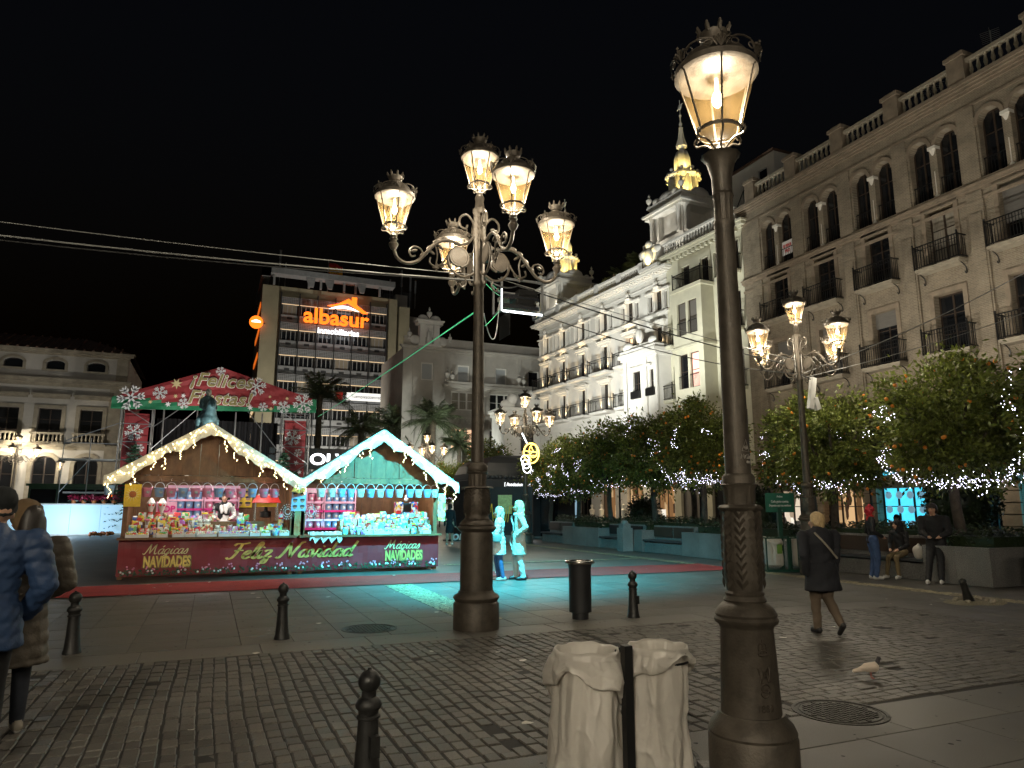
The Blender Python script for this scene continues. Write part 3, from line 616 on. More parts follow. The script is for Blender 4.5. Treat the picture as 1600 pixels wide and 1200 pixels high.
for i in range(3): a = 2*pi*i/3; bb = MB(); bb.tube([(.05*cos(a), .05*sin(a), 3.97), (.05*cos(a), .05*sin(a), 4.08)], .008, 5); bb.build('stay', 'iron', nl)
# a small wall-side lamp far left
t = thing('lamp_post', 'small single-lantern lamp before the white building on the left', 'lamp post', (-10.3, 60.3, 0)); s = MB()
s.lathe([(.2, 0), (.18, .5), (.1, .6), (.07, 1), (.05, 4.2), (.07, 4.25)], 14); s.build('shaft', 'iron', t); lantern(t, (0, 0, 4.25), 0, 70)

# ------------------------------------------------------------------ bollards
def bollard_meshes():
    b = MB(); b.lathe([(.098, -.005), (.095, .02), (.085, .05), (.072, .18), (.062, .33), (.06, .40)], 10); b.lathe([(.062, .395), (.07, .40), (.07, .412), (.058, .42), (.06, .44), (.075, .455), (.078, .475), (.06, .505), (.044, .515), (.042, .54), (.046, .548)], 20)
    k = MB(); k.lathe([(.045, .545)]+[(.066*cos(a), .598+.066*sin(a)) for a in [R(-55+12*i) for i in range(12)]]+[(.012, .665), (.01, .674), (.001, .676)], 22)
    p = MB(); p.bx(-.02, .035, -.098, -.05, .2, .315)
    return b.mesh('shaft', 'iron_dark'), k.mesh('ball', 'iron_dark'), p.mesh('plate', 'iron_dark')
BM = bollard_meshes()
for x, y, lb, tilt in ((-1.31, 9.48, 'black ball-topped bollard beside the person in the brown coat', .03), (.93, 9.48, 'black ball-topped bollard before the left market stall', .025), (5.88, 9.25, 'black ball-topped bollard right of the cylindrical bin', 0), (.93, 4.33, 'nearest black bollard rising from the bottom edge of the picture', 0)):
    t = thing('bollard', lb, 'bollard', (x, y, 0), random.uniform(-.3, .3), 'bollards along the paving'); t.rotation_euler = (0, tilt, random.uniform(2.4, 3.2) if tilt else .2)
    obj('shaft', BM[0], t); obj('ball', BM[1], t); obj('plate', BM[2], t)
bb = MB(); bb.lathe([(.09, -.02), (.085, .05), (.06, .2), (.055, .36), (.064, .37), (.064, .39), (.045, .41), (.03, .42), (.02, .40), (.001, .39)], 10)
o = tag(bb.build('broken_bollard', 'iron_dark', None, (12.2, 8.5, 0)), 'broken headless bollard leaning in a patch of rubble', 'bollard'); o.rotation_euler = (R(4), R(-24), .0)
for i in range(9):
    mb = MB(); mb.sph((0, 0, 0), random.uniform(.03, .075), 7, 5, (1.2, 1, .7)); mb.v = [(p[0]*random.uniform(.8, 1.2), p[1]*random.uniform(.8, 1.2), p[2]*random.uniform(.8, 1.2)) for p in mb.v]
    a = random.random()*6.28; tag(mb.build('rubble_stone', 'rubble', None, (12.15+.38*cos(a)*random.uniform(.5, 1.3), 8.4+.3*sin(a), .03)), 'loose stone lying around the broken bollard', 'stone', 'stones around the broken bollard')
dp = MB(); dp.lathe([(.6, .004), (.3, .012), (.001, .014)], 20, sy=.7); dp.v = [(p[0]*random.uniform(.85, 1.15), p[1]*random.uniform(.85, 1.15), p[2]) for p in dp.v]; tag(dp.build('sand_patch', 'ochre_pebble', None, (12.2, 8.4, 0)), 'patch of loose sand under the broken bollard', 'sand', None, 'stuff')
# ------------------------------------------------------------------ cylindrical bin
t = thing('litter_bin', 'dark cylindrical litter bin with a steel rim', 'bin', (5.1, 9.45, 0)); s = MB()
s.lathe([(.12, -.01), (.12, .09), (.165, .10), (.165, .72), (.18, .79), (.175, .79), (.15, .70), (.001, .5)], 32); s.build('body', 'kiosk_black', t)
s = MB(); s.lathe([(.165, .785), (.215, .785), (.222, .80), (.215, .825), (.19, .83), (.165, .815), (.16, .79)], 36); s.build('rim', 'steel', t)
# ------------------------------------------------------------------ bag stands
from mathutils import noise as NZ
def bag_mesh(r, z1, z0, seed, cuff, lean=(0, 0), flare=1.0, m='bag', tilt=.05):
    rnd = random.Random(seed); mb = MB(); seg = 170; ph = [rnd.random()*6.28 for _ in range(9)]; so = Vector((seed*3.7, seed*1.3, 0))
    def ridge(p, k): return max(0., 1-abs(NZ.noise(p))*2.6)**k
    def crease(a, z, f):   # smooth panels of film parted by sharp creases, gathers under the rim
        c, d = cos(a), sin(a); tz = max(0, (z1-z)/(z1-z0)); w = .5*NZ.noise(Vector((c*1.5, d*1.5, z*3))+so)
        v = .020*NZ.noise(Vector((c*1.6, d*1.6, z*2.2))+so)*2+.014*sin(5*a+ph[0]+3*w+2.2*tz)+.006*sin(11*a+ph[1]+5*w)
        v += .008*ridge(Vector((c*1.9+z*1.2, d*1.9, z*4.2))-so, 3)+.006*ridge(Vector((c*3.1, d*3.1-z, z*6.5))+so*2, 3)+.0035*ridge(Vector((c*5.5, d*5.5, z*12))+so, 2)
        g = max(0, 1-abs(z-z1+.03)/.09); v += g*.005*sin(26*a+ph[2]+4*w)
        return f*v
    rings = []
    for k in range(8): t = k/7; z = z1-.02-.3*(1-t); rings.append((r*(.5+.46*t), z, .35, 0))
    rings += [(r*1.0, z1, .12, 0), (r*1.05, z1+.010, .1, 0), (r*1.085, z1-.012, .2, 0), (r*1.09, z1-.03, .35, 0)]
    for k in range(24): t = (k+1)/24; rings.append((r*(1.09+.2*sin(t*2.3)), z1-.03-cuff*t, .6+.6*t, t))
    rings += [(r*1.16, z1-cuff-.035, 1.0, 1), (r*1.0, z1-cuff+.0, .6, .9)]
    n = 80
    for k in range(n):
        t = k/(n-1); z = z1-cuff+(z0-z1+cuff)*t; rr = r*(1.0+flare*(.07*sin(t*pi*.9)+.05*t))
        if t > .9: rr *= 1-.4*((t-.9)/.1)**2
        rings.append((rr, z, .85+.3*t, .9*max(0, 1-t*3)))
    for i, (rr, z, f, cz) in enumerate(rings):
        tt = (z1-z)/(z1-z0)
        for k in range(seg):
            a = 2*pi*k/seg; q = rr+crease(a, z, f)
            zz = z+cz*(tilt*1.6*sin(a+ph[4])+.5*tilt*sin(2*a+ph[5])+.025*sin(5*a+ph[0]))+(.003*sin(9*a+ph[6])+.004*sin(4*a+ph[1]) if i in (8, 9, 10, 11) else 0)+(.02*NZ.noise(Vector((cos(a)*4, sin(a)*4, seed))) if tt > .9 else 0)
            mb.v.append((q*cos(a)+lean[0]*tt, q*sin(a)+lean[1]*tt, zz))
    for i in range(len(rings)-1):
        for k in range(seg): k2 = (k+1) % seg; mb.face((i*seg+k, i*seg+k2, (i+1)*seg+k2, (i+1)*seg+k), True)
    mb.face([(len(rings)-1)*seg+k for k in reversed(range(seg))]); me = bpy.data.meshes.new('bag'); me.from_pydata(mb.v, [], mb.f); me.polygons.foreach_set('use_smooth', mb.sm); me.materials.append(MATS[m]); me.update(); return me
t = thing('bag_stand', 'black post with two ring holders in the foreground', 'bag stand', (2.37, 3.86, 0)); s = MB()
s.bx(-.026, .026, -.026, .026, 0, .8); s.build('post', 'iron_black', t, (-.055, -.13, 0)); s = MB(); s.tube([(-.055, -.13, .77), (0, 0, .75)], .016, 6); s.build('bracket', 'iron_black', t)
DV = Vector((cos(R(-23)), sin(R(-23)), 0))
s = MB(); s.bx(-.2, .2, -.2, .2, 0, .012); s.build('foot_plate', 'iron_black', t)
for sgn, nm in ((-1, 'left'), (1, 'right')):
    c = DV*(.222 if sgn > 0 else -.222); s = MB(); s.tube([(c.x+(.19 if sgn < 0 else .174)*cos(a), c.y+(.19 if sgn < 0 else .174)*sin(a), .695) for a in [2*pi*i/24 for i in range(25)]], .007, 6); s.tube([(0, 0, .76), (c.x*.2, c.y*.2, .735)], .014, 6); s.build('ring_holder', 'iron_black', t)
c = DV*-.222; c += Vector((2.37, 3.86, 0)); o = obj('rubbish_bag', bag_mesh(.182, .75, .0, 3, .2, (-.05, -.03), 1.7, 'bag', .06), None, c); tag(o, 'crumpled white plastic rubbish bag on the left ring of the foreground stand', 'rubbish bag', 'foreground rubbish bags')
c = DV*.212; c += Vector((2.37, 3.86, 0)); o = obj('rubbish_bag', bag_mesh(.168, .77, .02, 11, .14, (.0, .03), .5, 'bag', .07), None, c); tag(o, 'crumpled white plastic rubbish bag on the right ring of the foreground stand', 'rubbish bag', 'foreground rubbish bags')
mb = MB(); mb.bx(-.13, .13, -.06, .06, 0, .05); tag(mb.build('stone_piece', 'planter_granite', None, (3.0, 3.78, 0), -.3), 'small stone chunk lying beside the near lamp base', 'stone')
# ------------------------------------------------------------------ building kit (local x along the front, y into the house, z up)
def facade(mb, u0, u1, z0, z1, ops, depth=.3, y=0.):
    us = sorted({u0, u1, *[o[0] for o in ops], *[o[1] for o in ops]}); zs = sorted({z0, z1, *[o[2] for o in ops], *[o[3] for o in ops]})
    us = [u for u in us if u0 <= u <= u1]; zs = [z for z in zs if z0 <= z <= z1]
    for j in range(len(zs)-1):
        zc = (zs[j]+zs[j+1])/2; row = [o for o in ops if o[2] < zc < o[3]]; st = None
        for i in range(len(us)-1):
            uc = (us[i]+us[i+1])/2; hole = any(o[0] < uc < o[1] for o in row)
            if not hole and st is None: st = us[i]
            if st is not None and (hole or i == len(us)-2):
                e = us[i] if hole else us[i+1]; mb.poly([(st, y, zs[j]), (e, y, zs[j]), (e, y, zs[j+1]), (st, y, zs[j+1])]); st = None
    for a, b, c, d in ops:
        q = y+depth; mb.poly([(a, y, c), (a, q, c), (b, q, c), (b, y, c)]); mb.poly([(a, y, d), (b, y, d), (b, q, d), (a, q, d)]); mb.poly([(a, y, c), (a, y, d), (a, q, d), (a, q, c)]); mb.poly([(b, y, c), (b, q, c), (b, q, d), (b, y, d)])
def shell(mb, u0, u1, z0, z1, dep, y=0.):
    mb.poly([(u0, y, z0), (u0, y, z1), (u0, dep, z1), (u0, dep, z0)]); mb.poly([(u1, y, z0), (u1, dep, z0), (u1, dep, z1), (u1, y, z1)])
    mb.poly([(u0, y, z1), (u1, y, z1), (u1, dep, z1), (u0, dep, z1)]); mb.poly([(u0, dep, z0), (u0, dep, z1), (u1, dep, z1), (u1, dep, z0)])
def arch_fill(mb, a, b, zs, zt, y, depth, n=12):
    """closes the corners of a square opening above springing zs into a round or flat arch reaching zt"""
    c = (a+b)/2; w = (b-a)/2; h = zt-zs; P = [(c-w*cos(pi*i/n), zs+h*sin(pi*i/n)) for i in range(n+1)]
    for i in range(n):
        p, q = P[i], P[i+1]; mb.poly([(p[0], y, p[1]), (q[0], y, q[1]), (q[0], y, zt), (p[0], y, zt)]); mb.poly([(q[0], y, q[1]), (p[0], y, p[1]), (p[0], y+depth, p[1]), (q[0], y+depth, q[1])])
def arch_band(mb, c, w, zs, h, t, y0, y1, n=14):
    for i in range(n):
        a, b = pi*i/n, pi*(i+1)/n; p = lambda q, k: (c-(w+k)*cos(q), zs+(h+k)*sin(q))
        mb.prism([p(b, 0), p(a, 0), p(a, t), p(b, t)][::-1], y0, y1)
def cornice(mb, u0, u1, z, prof, y=0.):
    """stacked ledges: prof = (height, projection)"""
    for h, p in prof: mb.bx(u0-p, u1+p, y-p, y+.05, z, z+h); z += h
    return z
_W = {}
def win(parent, u, z, w, h, y, nx=2, nz=2, frame='wood_frame', pane='glass_dark', fw=.06, name='window', arch=0):
    k = (w, h, nx, nz, frame, fw, arch)
    if k not in _W:
        f = MB(); f.bx(-w/2, w/2, -.03, .03, 0, fw); f.bx(-w/2, w/2, -.03, .03, h-fw, h)
        for i in range(nx+1): c = -w/2+fw/2+(w-fw)*i/nx; t = fw/2 if i in (0, nx) else fw*.6; f.bx(c-t, c+t, -.028, .028, fw, h-fw)
        for j in range(1, nz): c = h*j/nz; f.bx(-w/2+fw, w/2-fw, -.022, .022, c-.02, c+.02)
        _W[k] = f.mesh('window', frame)
    kp = (w, h, pane)
    if kp not in _W: p = MB(); p.bx(-w/2, w/2, .005, .015, 0, h); _W[kp] = p.mesh('pane', pane)
    o = obj(name, _W[k], parent, (u, y, z)); obj('pane', _W[kp], o); return o
_B = {}
def balcony(parent, u, z, w, d, h, slab_m, rail='iron_black', sl=.12, step=.11, brackets=True):
    k = (w, d, h, slab_m, rail, sl, step, brackets)
    if k not in _B:
        s = MB(); s.bx(-w/2, w/2, -d, 0, -sl, 0); s.bx(-w/2+.05, w/2-.05, -d+.05, 0, -sl-.06, -sl-.001)
        r = MB(); r.bx(-w/2, w/2, -d-.005, -d+.035, h-.04, h); r.bx(-w/2, w/2, -d, -d+.03, .06, .09); r.bx(-w/2, w/2, -d, -d+.03, h-.2, h-.18)
        for sx in (-1, 1): r.bx(sx*w/2-.02, sx*w/2+.02, -d+.035, 0, h-.04, h); r.bx(sx*w/2-.015, sx*w/2+.015, -d+.03, 0, .06, .09); r.bx(sx*w/2-.025, sx*w/2+.025, -d-.02, -d+.03, 0, h+.05); r.sph((sx*w/2, -d, h+.09), .045, 6, 5)
        n = int(w/step)
        for i in range(1, n): x = -w/2+w*i/n; r.bx(x-.011, x+.011, -d+.006, -d+.026, .09, h-.04)
        for i in range(1, max(2, int(d/step))):
            for sx in (-1, 1): yy = -d*i/max(2, int(d/step)); r.bx(sx*w/2-.01, sx*w/2+.01, yy-.01, yy+.01, .09, h-.04)
        if brackets:
            for sx in (-1, 1): r.tube(spline([(sx*w*.46, -d+.05, -sl), (sx*w*.46, -.12, -.3), (sx*w*.46, -.04, -.55), (sx*w*.46, -.12, -.62), (sx*w*.46, -.15, -.54)], 4), .022, 5)
        _B[k] = (s.mesh('balcony', slab_m), r.mesh('railing', rail))
    o = obj('balcony', _B[k][0], parent, (u, 0, z)); obj('railing', _B[k][1], o); return o
_bal = MB(); _bal.lathe([(.07, 0), (.07, .06), (.04, .1), (.085, .28), (.05, .5), (.04, .58), (.07, .62), (.07, .68)], 8); BALU = _bal
def balustrade(parent, u0, u1, z, y, m, step=.27, h=.68, name='balustrade'):
    """top and bottom rails with each baluster a piece of its own"""
    r = MB(); r.bx(u0, u1, y-.13, y+.13, z, z+.1); r.bx(u0, u1, y-.14, y+.14, z+.1+h, z+.24+h); o = r.build(name, m, parent)
    if m not in _B: _B[m] = BALU.mesh('baluster', m)
    n = max(2, int((u1-u0)/step))
    for i in range(n): obj('baluster', _B[m], o, (u0+(i+.5)*(u1-u0)/n, y, z+.1), 0, 0, 0, (1, 1, h/.68))
    return o
def urn(mb, c, s=1.):
    p = [(.16, 0), (.16, .08), (.07, .16), (.06, .24), (.2, .42), (.22, .6), (.1, .72), (.05, .8), (.09, .88), (.05, .98), (.01, 1.08)]; mb.lathe([(r*s, c[2]+z*s) for r, z in p], 10, (c[0], c[1]))
WARM = (1, .74, .42)

# ------------------------------------------------------------------ brick building on the right
bb_ = thing('brick_building', 'long brick building with twin arched top windows and a balustrade', 'building', (27.5, 30.45, 0), -pi/2)
BAY = [2.65+3.06*k for k in range(8)]; ops = []
for u in BAY:
    for s in (-1, 1): ops.append((u+s*.62-.46, u+s*.62+.46, 14.55, 17.35))
    for z in (11.55, 7.85, 4.3): ops.append((u-.62, u+.62, z, z+2.5))
    ops.append((u-1.15, u+1.15, .0, 3.3))
w = MB(); facade(w, 0, 26, 0, 19.0, ops, .4); shell(w, 0, 26, 0, 19.0, 12)
for u in BAY:
    for s in (-1, 1): arch_fill(w, u+s*.62-.46, u+s*.62+.46, 16.85, 17.352, -.003, .4)
w.build('wall', 'brick', bb_)
tr = MB(); z = cornice(tr, 0, 26, 18.35, [(.12, .08), (.12, .16), (.1, .26), (.16, .34)]); cornice(tr, 0, 26, 14.12, [(.1, .06), (.14, .12), (.08, .16)]); cornice(tr, 0, 26, 13.7, [(.12, .06)]); cornice(tr, 0, 26, 3.5, [(.12, .08), (.14, .16), (.1, .22)]); cornice(tr, 0, 26, 17.75, [(.1, .05)])
tr.build('cornice', 'brick_trim', bb_)
for i, u in enumerate([1.1]+[b+1.53 for b in BAY]):
    p = MB(); p.bx(u-.32, u+.32, -.09, .0, 3.9, 14.1); p.bx(u-.24, u+.24, -.13, -.09, 4.1, 13.2); p.bx(u-.36, u+.36, -.12, 0, 13.3, 13.69); p.bx(u-.36, u+.36, -.07, 0, 14.5, 17.74); p.build('pilaster', 'brick', bb_)
    p = MB(); p.bx(u-.36, u+.36, -.3, .2, 18.85, 19.95); p.bx(u-.43, u+.43, -.37, .27, 19.95, 20.12); p.bx(u-.3, u+.3, -.24, .14, 20.12, 20.24); p.build('roof_pier', 'brick_trim', bb_)
pe = [.0]+[1.1]+[b+1.53 for b in BAY]
for a, b in zip(pe[1:-1], pe[2:]): balustrade(bb_, a+.36, b-.36, 18.86, -.05, 'stone_trim', .28)
for k, u in enumerate(BAY):
    for s in (-1, 1): ar = MB(); arch_band(ar, u+s*.62, .46, 16.85, .5, .158, -.06-.003*(s > 0), 0); ar.build('arch_surround', 'brick_trim', bb_)
    ar = MB(); ar.bx(u-1.3, u+1.3, -.1, 0, 14.36, 14.55); ar.build('window_sill', 'brick_trim', bb_)
    co = MB(); co.lathe([(.13, 14.55), (.13, 14.65), (.085, 14.7), (.08, 16.45), (.1, 16.5), (.15, 16.66), (.16, 16.72)], 14, (u, .08)); co.bx(u-.17, u+.17, -.09, .25, 16.72, 16.86); co.build('column', 'marble', bb_)
    for s in (-1, 1): win(bb_, u+s*.62, 14.56, .92, 2.75, .34, 2, 3)
    ra = MB()
    for s in (-1, 1):
        ra.bx(u+s*.62-.45, u+s*.62+.45, .1, .13, 15.35, 15.39)
        for i in range(8): x = u+s*.62-.42+.12*i; ra.bx(x-.01, x+.01, .105, .125, 14.56, 15.35)
    ra.build('window_railing', 'iron_black', bb_)
    for r, z in enumerate((11.55, 7.85, 4.3)):
        sh = (k*3+r*5) % 7
        win(bb_, u, z, 1.24, 2.5, .3, 2, 3, 'wood_frame', 'curtain_pane' if sh == 2 else 'glass_dark')
        if sh in (1, 4, 5): s = MB(); hh = (.7, 1.6, 2.48)[(k+r) % 3]; s.bx(u-.61, u+.61, .2, .24, z+2.5-hh, z+2.5); s.build('shutter', 'shutter', bb_)
        balcony(bb_, u, z-.02, 1.95, .55, 1.0, 'stone_trim')
        f = MB(); f.bx(u-.82, u-.63, -.05, 0, z, z+2.5); f.bx(u+.63, u+.82, -.05, 0, z, z+2.5); f.bx(u-.82, u+.82, -.06, 0, z+2.5, z+2.72); f.build('window_surround', 'brick_trim', bb_)
    # lit shop at street level
    lit = {0: 'shop_white', 1: 'shop_warm', 2: 'screen_cyan', 3: 'glass_dark', 4: 'screen_cyan', 5: 'screen_cyan', 6: 'shop_warm'}.get(k, 'glass_dark')
    win(bb_, u, 0.02, 2.3, 3.26, .32, 3, 2, 'wood_frame', lit, .08, 'shop_window')
    st = MB()
    for j in range(8): st.bx(u+1.17, u+1.9, -.12, -.0, .05+j*.44, .05+j*.44+.40)
    st.build('rusticated_pier', 'stone_trim', bb_)
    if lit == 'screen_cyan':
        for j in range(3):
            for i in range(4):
                q = MB(); q.sph((0, 0, 0), .17, 10, 6, (1, .3, 1)); q.build('display_plate', 'plate_glow', bb_, (u-.8+i*.53, .22, .9+j*.62))  # plates glow by themselves, standing in for the light behind them
tp = MB(); tp.bx(BAY[0]+.25, BAY[0]+1.0, .12, .14, 15.0, 15.75); tp.build('for_sale_board', 'snow_ink', bb_)
obj('lettering', text_mesh('SE VENDE', .22, 'red_paint', .004, .008, 0, .6), bb_, (BAY[0]+.62, .11, 15.42)); obj('lettering', text_mesh('PISO', .24, 'red_paint', .004, .008, 0, .7), bb_, (BAY[0]+.62, .11, 15.12))
for u, h in ((13.4, 3.0), (10.6, 2.2), (6.0, 2.2), (3.6, 2.0), (4.2, 1.6)):
    a = MB(); a.bar((0, 0, 0), (0, 0, h), .025, 5)
    for j in range(3): a.bar((-.5, 0, h-.1-.3*j), (.5, 0, h-.1-.3*j), .012)
    for j in range(7): a.bar((-.45+.15*j, -.35, h-.25), (-.45+.15*j, .35, h-.25), .008)
    a.bar((-.5, 0, h-.25), (.5, 0, h-.25), .012); tag(a.build('roof_antenna', 'cable_grey', None, (29.8, 30.45-u, 19.0), random.random()), None)
ants = [o for o in COL.objects if o.name.startswith('roof_antenna')]
for o, l in zip(ants, ('tallest television antenna on the brick building roof', 'second television antenna from the right on the brick roof', 'television antenna midway along the brick building roof', 'television antenna beside the white roof house', 'low television antenna nearest the white roof house')): tag(o, l, 'antenna')
# lamps of the cafe awnings and canopies in front
for j, (u0, u1) in enumerate(((3.0, 7.6), (10.2, 15.2), (16.2, 21.5))):
    t = thing('awning', ('beige cafe awning by the lit shop doors', 'beige cafe awning behind the topiary bush', 'beige cafe awning at the right edge')[j], 'awning', (27.5, 30.45, 0), -pi/2, 'cafe awnings')
    a = MB(); n = 8
    for i in range(n):
        p = lambda k: (-.1-3.6*k/n, 3.35-.75*(k/n)**1.2)
        (y0, z0), (y1, z1) = p(i), p(i+1); a.poly([(u0, y0, z0), (u1, y0, z0), (u1, y1, z1), (u0, y1, z1)], True)
    a.build('canvas', 'awning', t); v = MB(); v.bx(u0, u1, -3.71, -3.69, 2.32, 2.6); v.build('valance', 'awning', t)
    for u in (u0+.1, u1-.1): q = MB(); q.bx(u-.03, u+.03, -3.66, -3.6, 0, 2.6); q.build('pole', 'iron_black', t)
    light('POINT', ((u0+u1)/2, -1.4, 2.7), 26, (1, .8, .6), t, .1)
# white roof house and stairs above the cream building
rh = thing('roof_house', 'small white roof house with a door on the roof beyond the lamp', 'roof house', (29.5, 33.2, 18.0), -pi/2)
m = MB(); facade(m, -1.2, 3.6, 0, 4.6, [(2.2, 3.0, 1.7, 3.9)], .15); shell(m, -1.2, 3.6, 0, 4.6, 4); m.build('wall', 'stucco_white', rh); win(rh, 2.6, 1.7, .8, 2.2, .1, 1, 1, 'shutter_light', 'glass_dark', .07, 'door')
m = MB(); m.bx(-1.3, 3.7, -.15, 4.1, 4.6, 4.72); m.build('roof', 'roof_tile', rh); m = MB()
m.prism([(.9, .4), (3.6, .4), (3.6, 1.7), (1.9, 1.7)], -.9, -.05); m.build('stair', 'stucco_white', rh); m = MB(); m.tube([(.9, -.9, 1.3), (1.9, -.9, 2.6), (3.6, -.9, 2.6)], .03, 5); m.bar((1.9, -.9, 1.7), (1.9, -.9, 2.6), .02); m.bar((.9, -.9, .4), (.9, -.9, 1.3), .02); m.bar((2.8, -.9, 1.7), (2.8, -.9, 2.6), .02); m.build('handrail', 'iron_black', rh)
# ------------------------------------------------------------------ cream building
def face_rot(A, B):  # local x runs from A (left) to B (right)
    return math.atan2(B[1]-A[1], B[0]-A[0])
cbld = thing('cream_building', 'narrow cream building with a bay window beside the white palace', 'building', (27.1, 37.4, 0), face_rot((27.1, 37.4), (27.5, 30.45)))
ops = [(1.55, 2.3, 15.4, 17.0), (3.3, 4.05, 15.4, 17.0), (4.5, 5.25, 15.4, 17.0), (5.9, 6.6, 15.3, 17.2), (5.9, 6.6, 11.9, 14.1), (5.9, 6.6, 8.4, 10.6), (5.9, 6.6, 4.9, 7.1), (.35, .85, 11.9, 14.1), (.35, .85, 8.4, 10.6), (.35, .85, 4.9, 7.1), (.6, 2.9, 0, 3.4), (3.4, 6.2, 0, 3.4)]
w = MB(); facade(w, 0, 6.93, 0, 17.7, ops, .3); shell(w, 0, 6.93, 0, 17.7, 11); w.build('wall', 'stucco_cream', cbld)
for a, b, c, d in ops: win(cbld, (a+b)/2, c, round(b-a, 2), round(d-c, 2), .22, 2, 2 if c > .5 else 1, 'wood_frame', 'shutter' if (int(a*7+c) % 3 == 1) else 'glass_dark')
w = MB(); cornice(w, 0, 6.93, 17.7, [(.12, .15), (.18, .4), (.12, .5)])
for i in range(17): w.bx(.15+i*.4, .35+i*.4, -.38, -.1, 17.55, 17.7)
w.build('cornice', 'stucco_cream', cbld); balustrade(cbld, .1, 6.8, 18.12, -.2, 'stucco_white', .26)
bay = MB(); bops = [(2.15, 2.95, 12.1, 14.2), (3.15, 3.95, 12.1, 14.2), (2.15, 2.95, 8.75, 10.9), (3.15, 3.95, 8.75, 10.9)]; facade(bay, 1.7, 4.4, 8.0, 15.0, bops, .2, -1.0)
bay.poly([(1.7, -1, 8), (1.7, -1, 15), (1.7, 0, 15), (1.7, 0, 8)]); bay.poly([(4.4, -1, 8), (4.4, 0, 8), (4.4, 0, 15), (4.4, -1, 15)]); bay.bx(1.6, 4.5, -1.1, 0, 14.95, 15.15); bay.bx(1.6, 4.5, -1.1, 0, 11.25, 11.4); bay.bx(1.6, 4.5, -1.08, 0, 7.8, 8.0); bay.bx(1.9, 4.2, -.8, 0, 7.55, 7.8); bay.build('bay_window', 'stucco_cream', cbld)
for i, (a, b, c, d) in enumerate(bops):
    win(cbld, (a+b)/2, c, .8, round(d-c, 2), -.85, 1, 2, 'wood_frame', 'lit_pink' if i == 3 else ('shutter' if i < 2 else 'glass_dark'))
    r = MB(); r.bx(a, b, -1.06, -1.03, c+.75, c+.8)
    for j in range(9): r.bx(a+j*.1-.008, a+j*.1+.008, -1.055, -1.04, c, c+.75)
    r.build('railing', 'iron_black', cbld)
for u, z, wd in ((3.1, 15.17, 2.6), (.6, 11.85, .95), (.6, 8.35, .95), (6.25, 11.85, 1.05), (6.25, 8.35, 1.05), (6.25, 15.25, 1.05)): balcony(cbld, u, z, wd, .75 if wd < 2 else 1.0, .95, 'stucco_cream', brackets=False)
# ------------------------------------------------------------------ white palace
WA, WB = (25.9, 54.3), (27.1, 37.4); WL = math.dist(WA, WB)
wp = thing('white_palace', 'floodlit white ornate corner palace with a balustrade and a tower', 'building', (*WA, 0), face_rot(WA, WB))
WBAY = [.82, 3.57, 6.5, 9.6, 12.8, 16.0]; ops = []
for i, u in enumerate(WBAY):
    ops += [(u-.36, u+.36, 14.75, 16.15), (u-1.05, u-.62, 14.8, 15.95), (u+.62, u+1.05, 14.8, 15.95)] if i else [(u-.3, u+.3, 14.75, 16.15)]
    if i < 5: ops += [(u-.42, u+.42, 11.55, 13.6), (u-.42, u+.42, 8.6, 10.7)]
    else: ops += [(u-.42, u+.42, 12.4, 13.6)]
    ops += [(u-.4, u+.4, 5.4, 7.2), (u-.9, u+.9, 0, 4)]
w = MB(); facade(w, -.4, WL, 0, 17.1, ops, .35); shell(w, -.4, WL, 0, 17.1, 12); w.build('wall', 'stucco_white', wp)
for a, b, c, d in ops: win(wp, (a+b)/2, c, round(b-a, 2), round(d-c, 2), .26, 1 if b-a < .6 else 2, 2 if c > .5 else 1, 'wood_frame', 'shop_warm' if c < .1 and a > 6 else ('lit_window' if 12.5 < a+.42 < 13 and 11 < c < 12 else 'glass_dark'))
w = MB(); cornice(w, -.4, WL, 17.1, [(.1, .12), (.1, .3), (.12, .55), (.1, .62)]); cornice(w, -.4, WL, 14.35, [(.1, .08), (.12, .18), (.08, .1)]); cornice(w, -.4, WL, 16.65, [(.08, .06)]); cornice(w, -.4, WL, 7.7, [(.12, .1), (.1, .2)])
for i in range(44): w.bx(-.2+i*.4, i*.4, -.5, -.1, 17.22, 17.3)
w.build('cornice', 'stucco_white', wp)
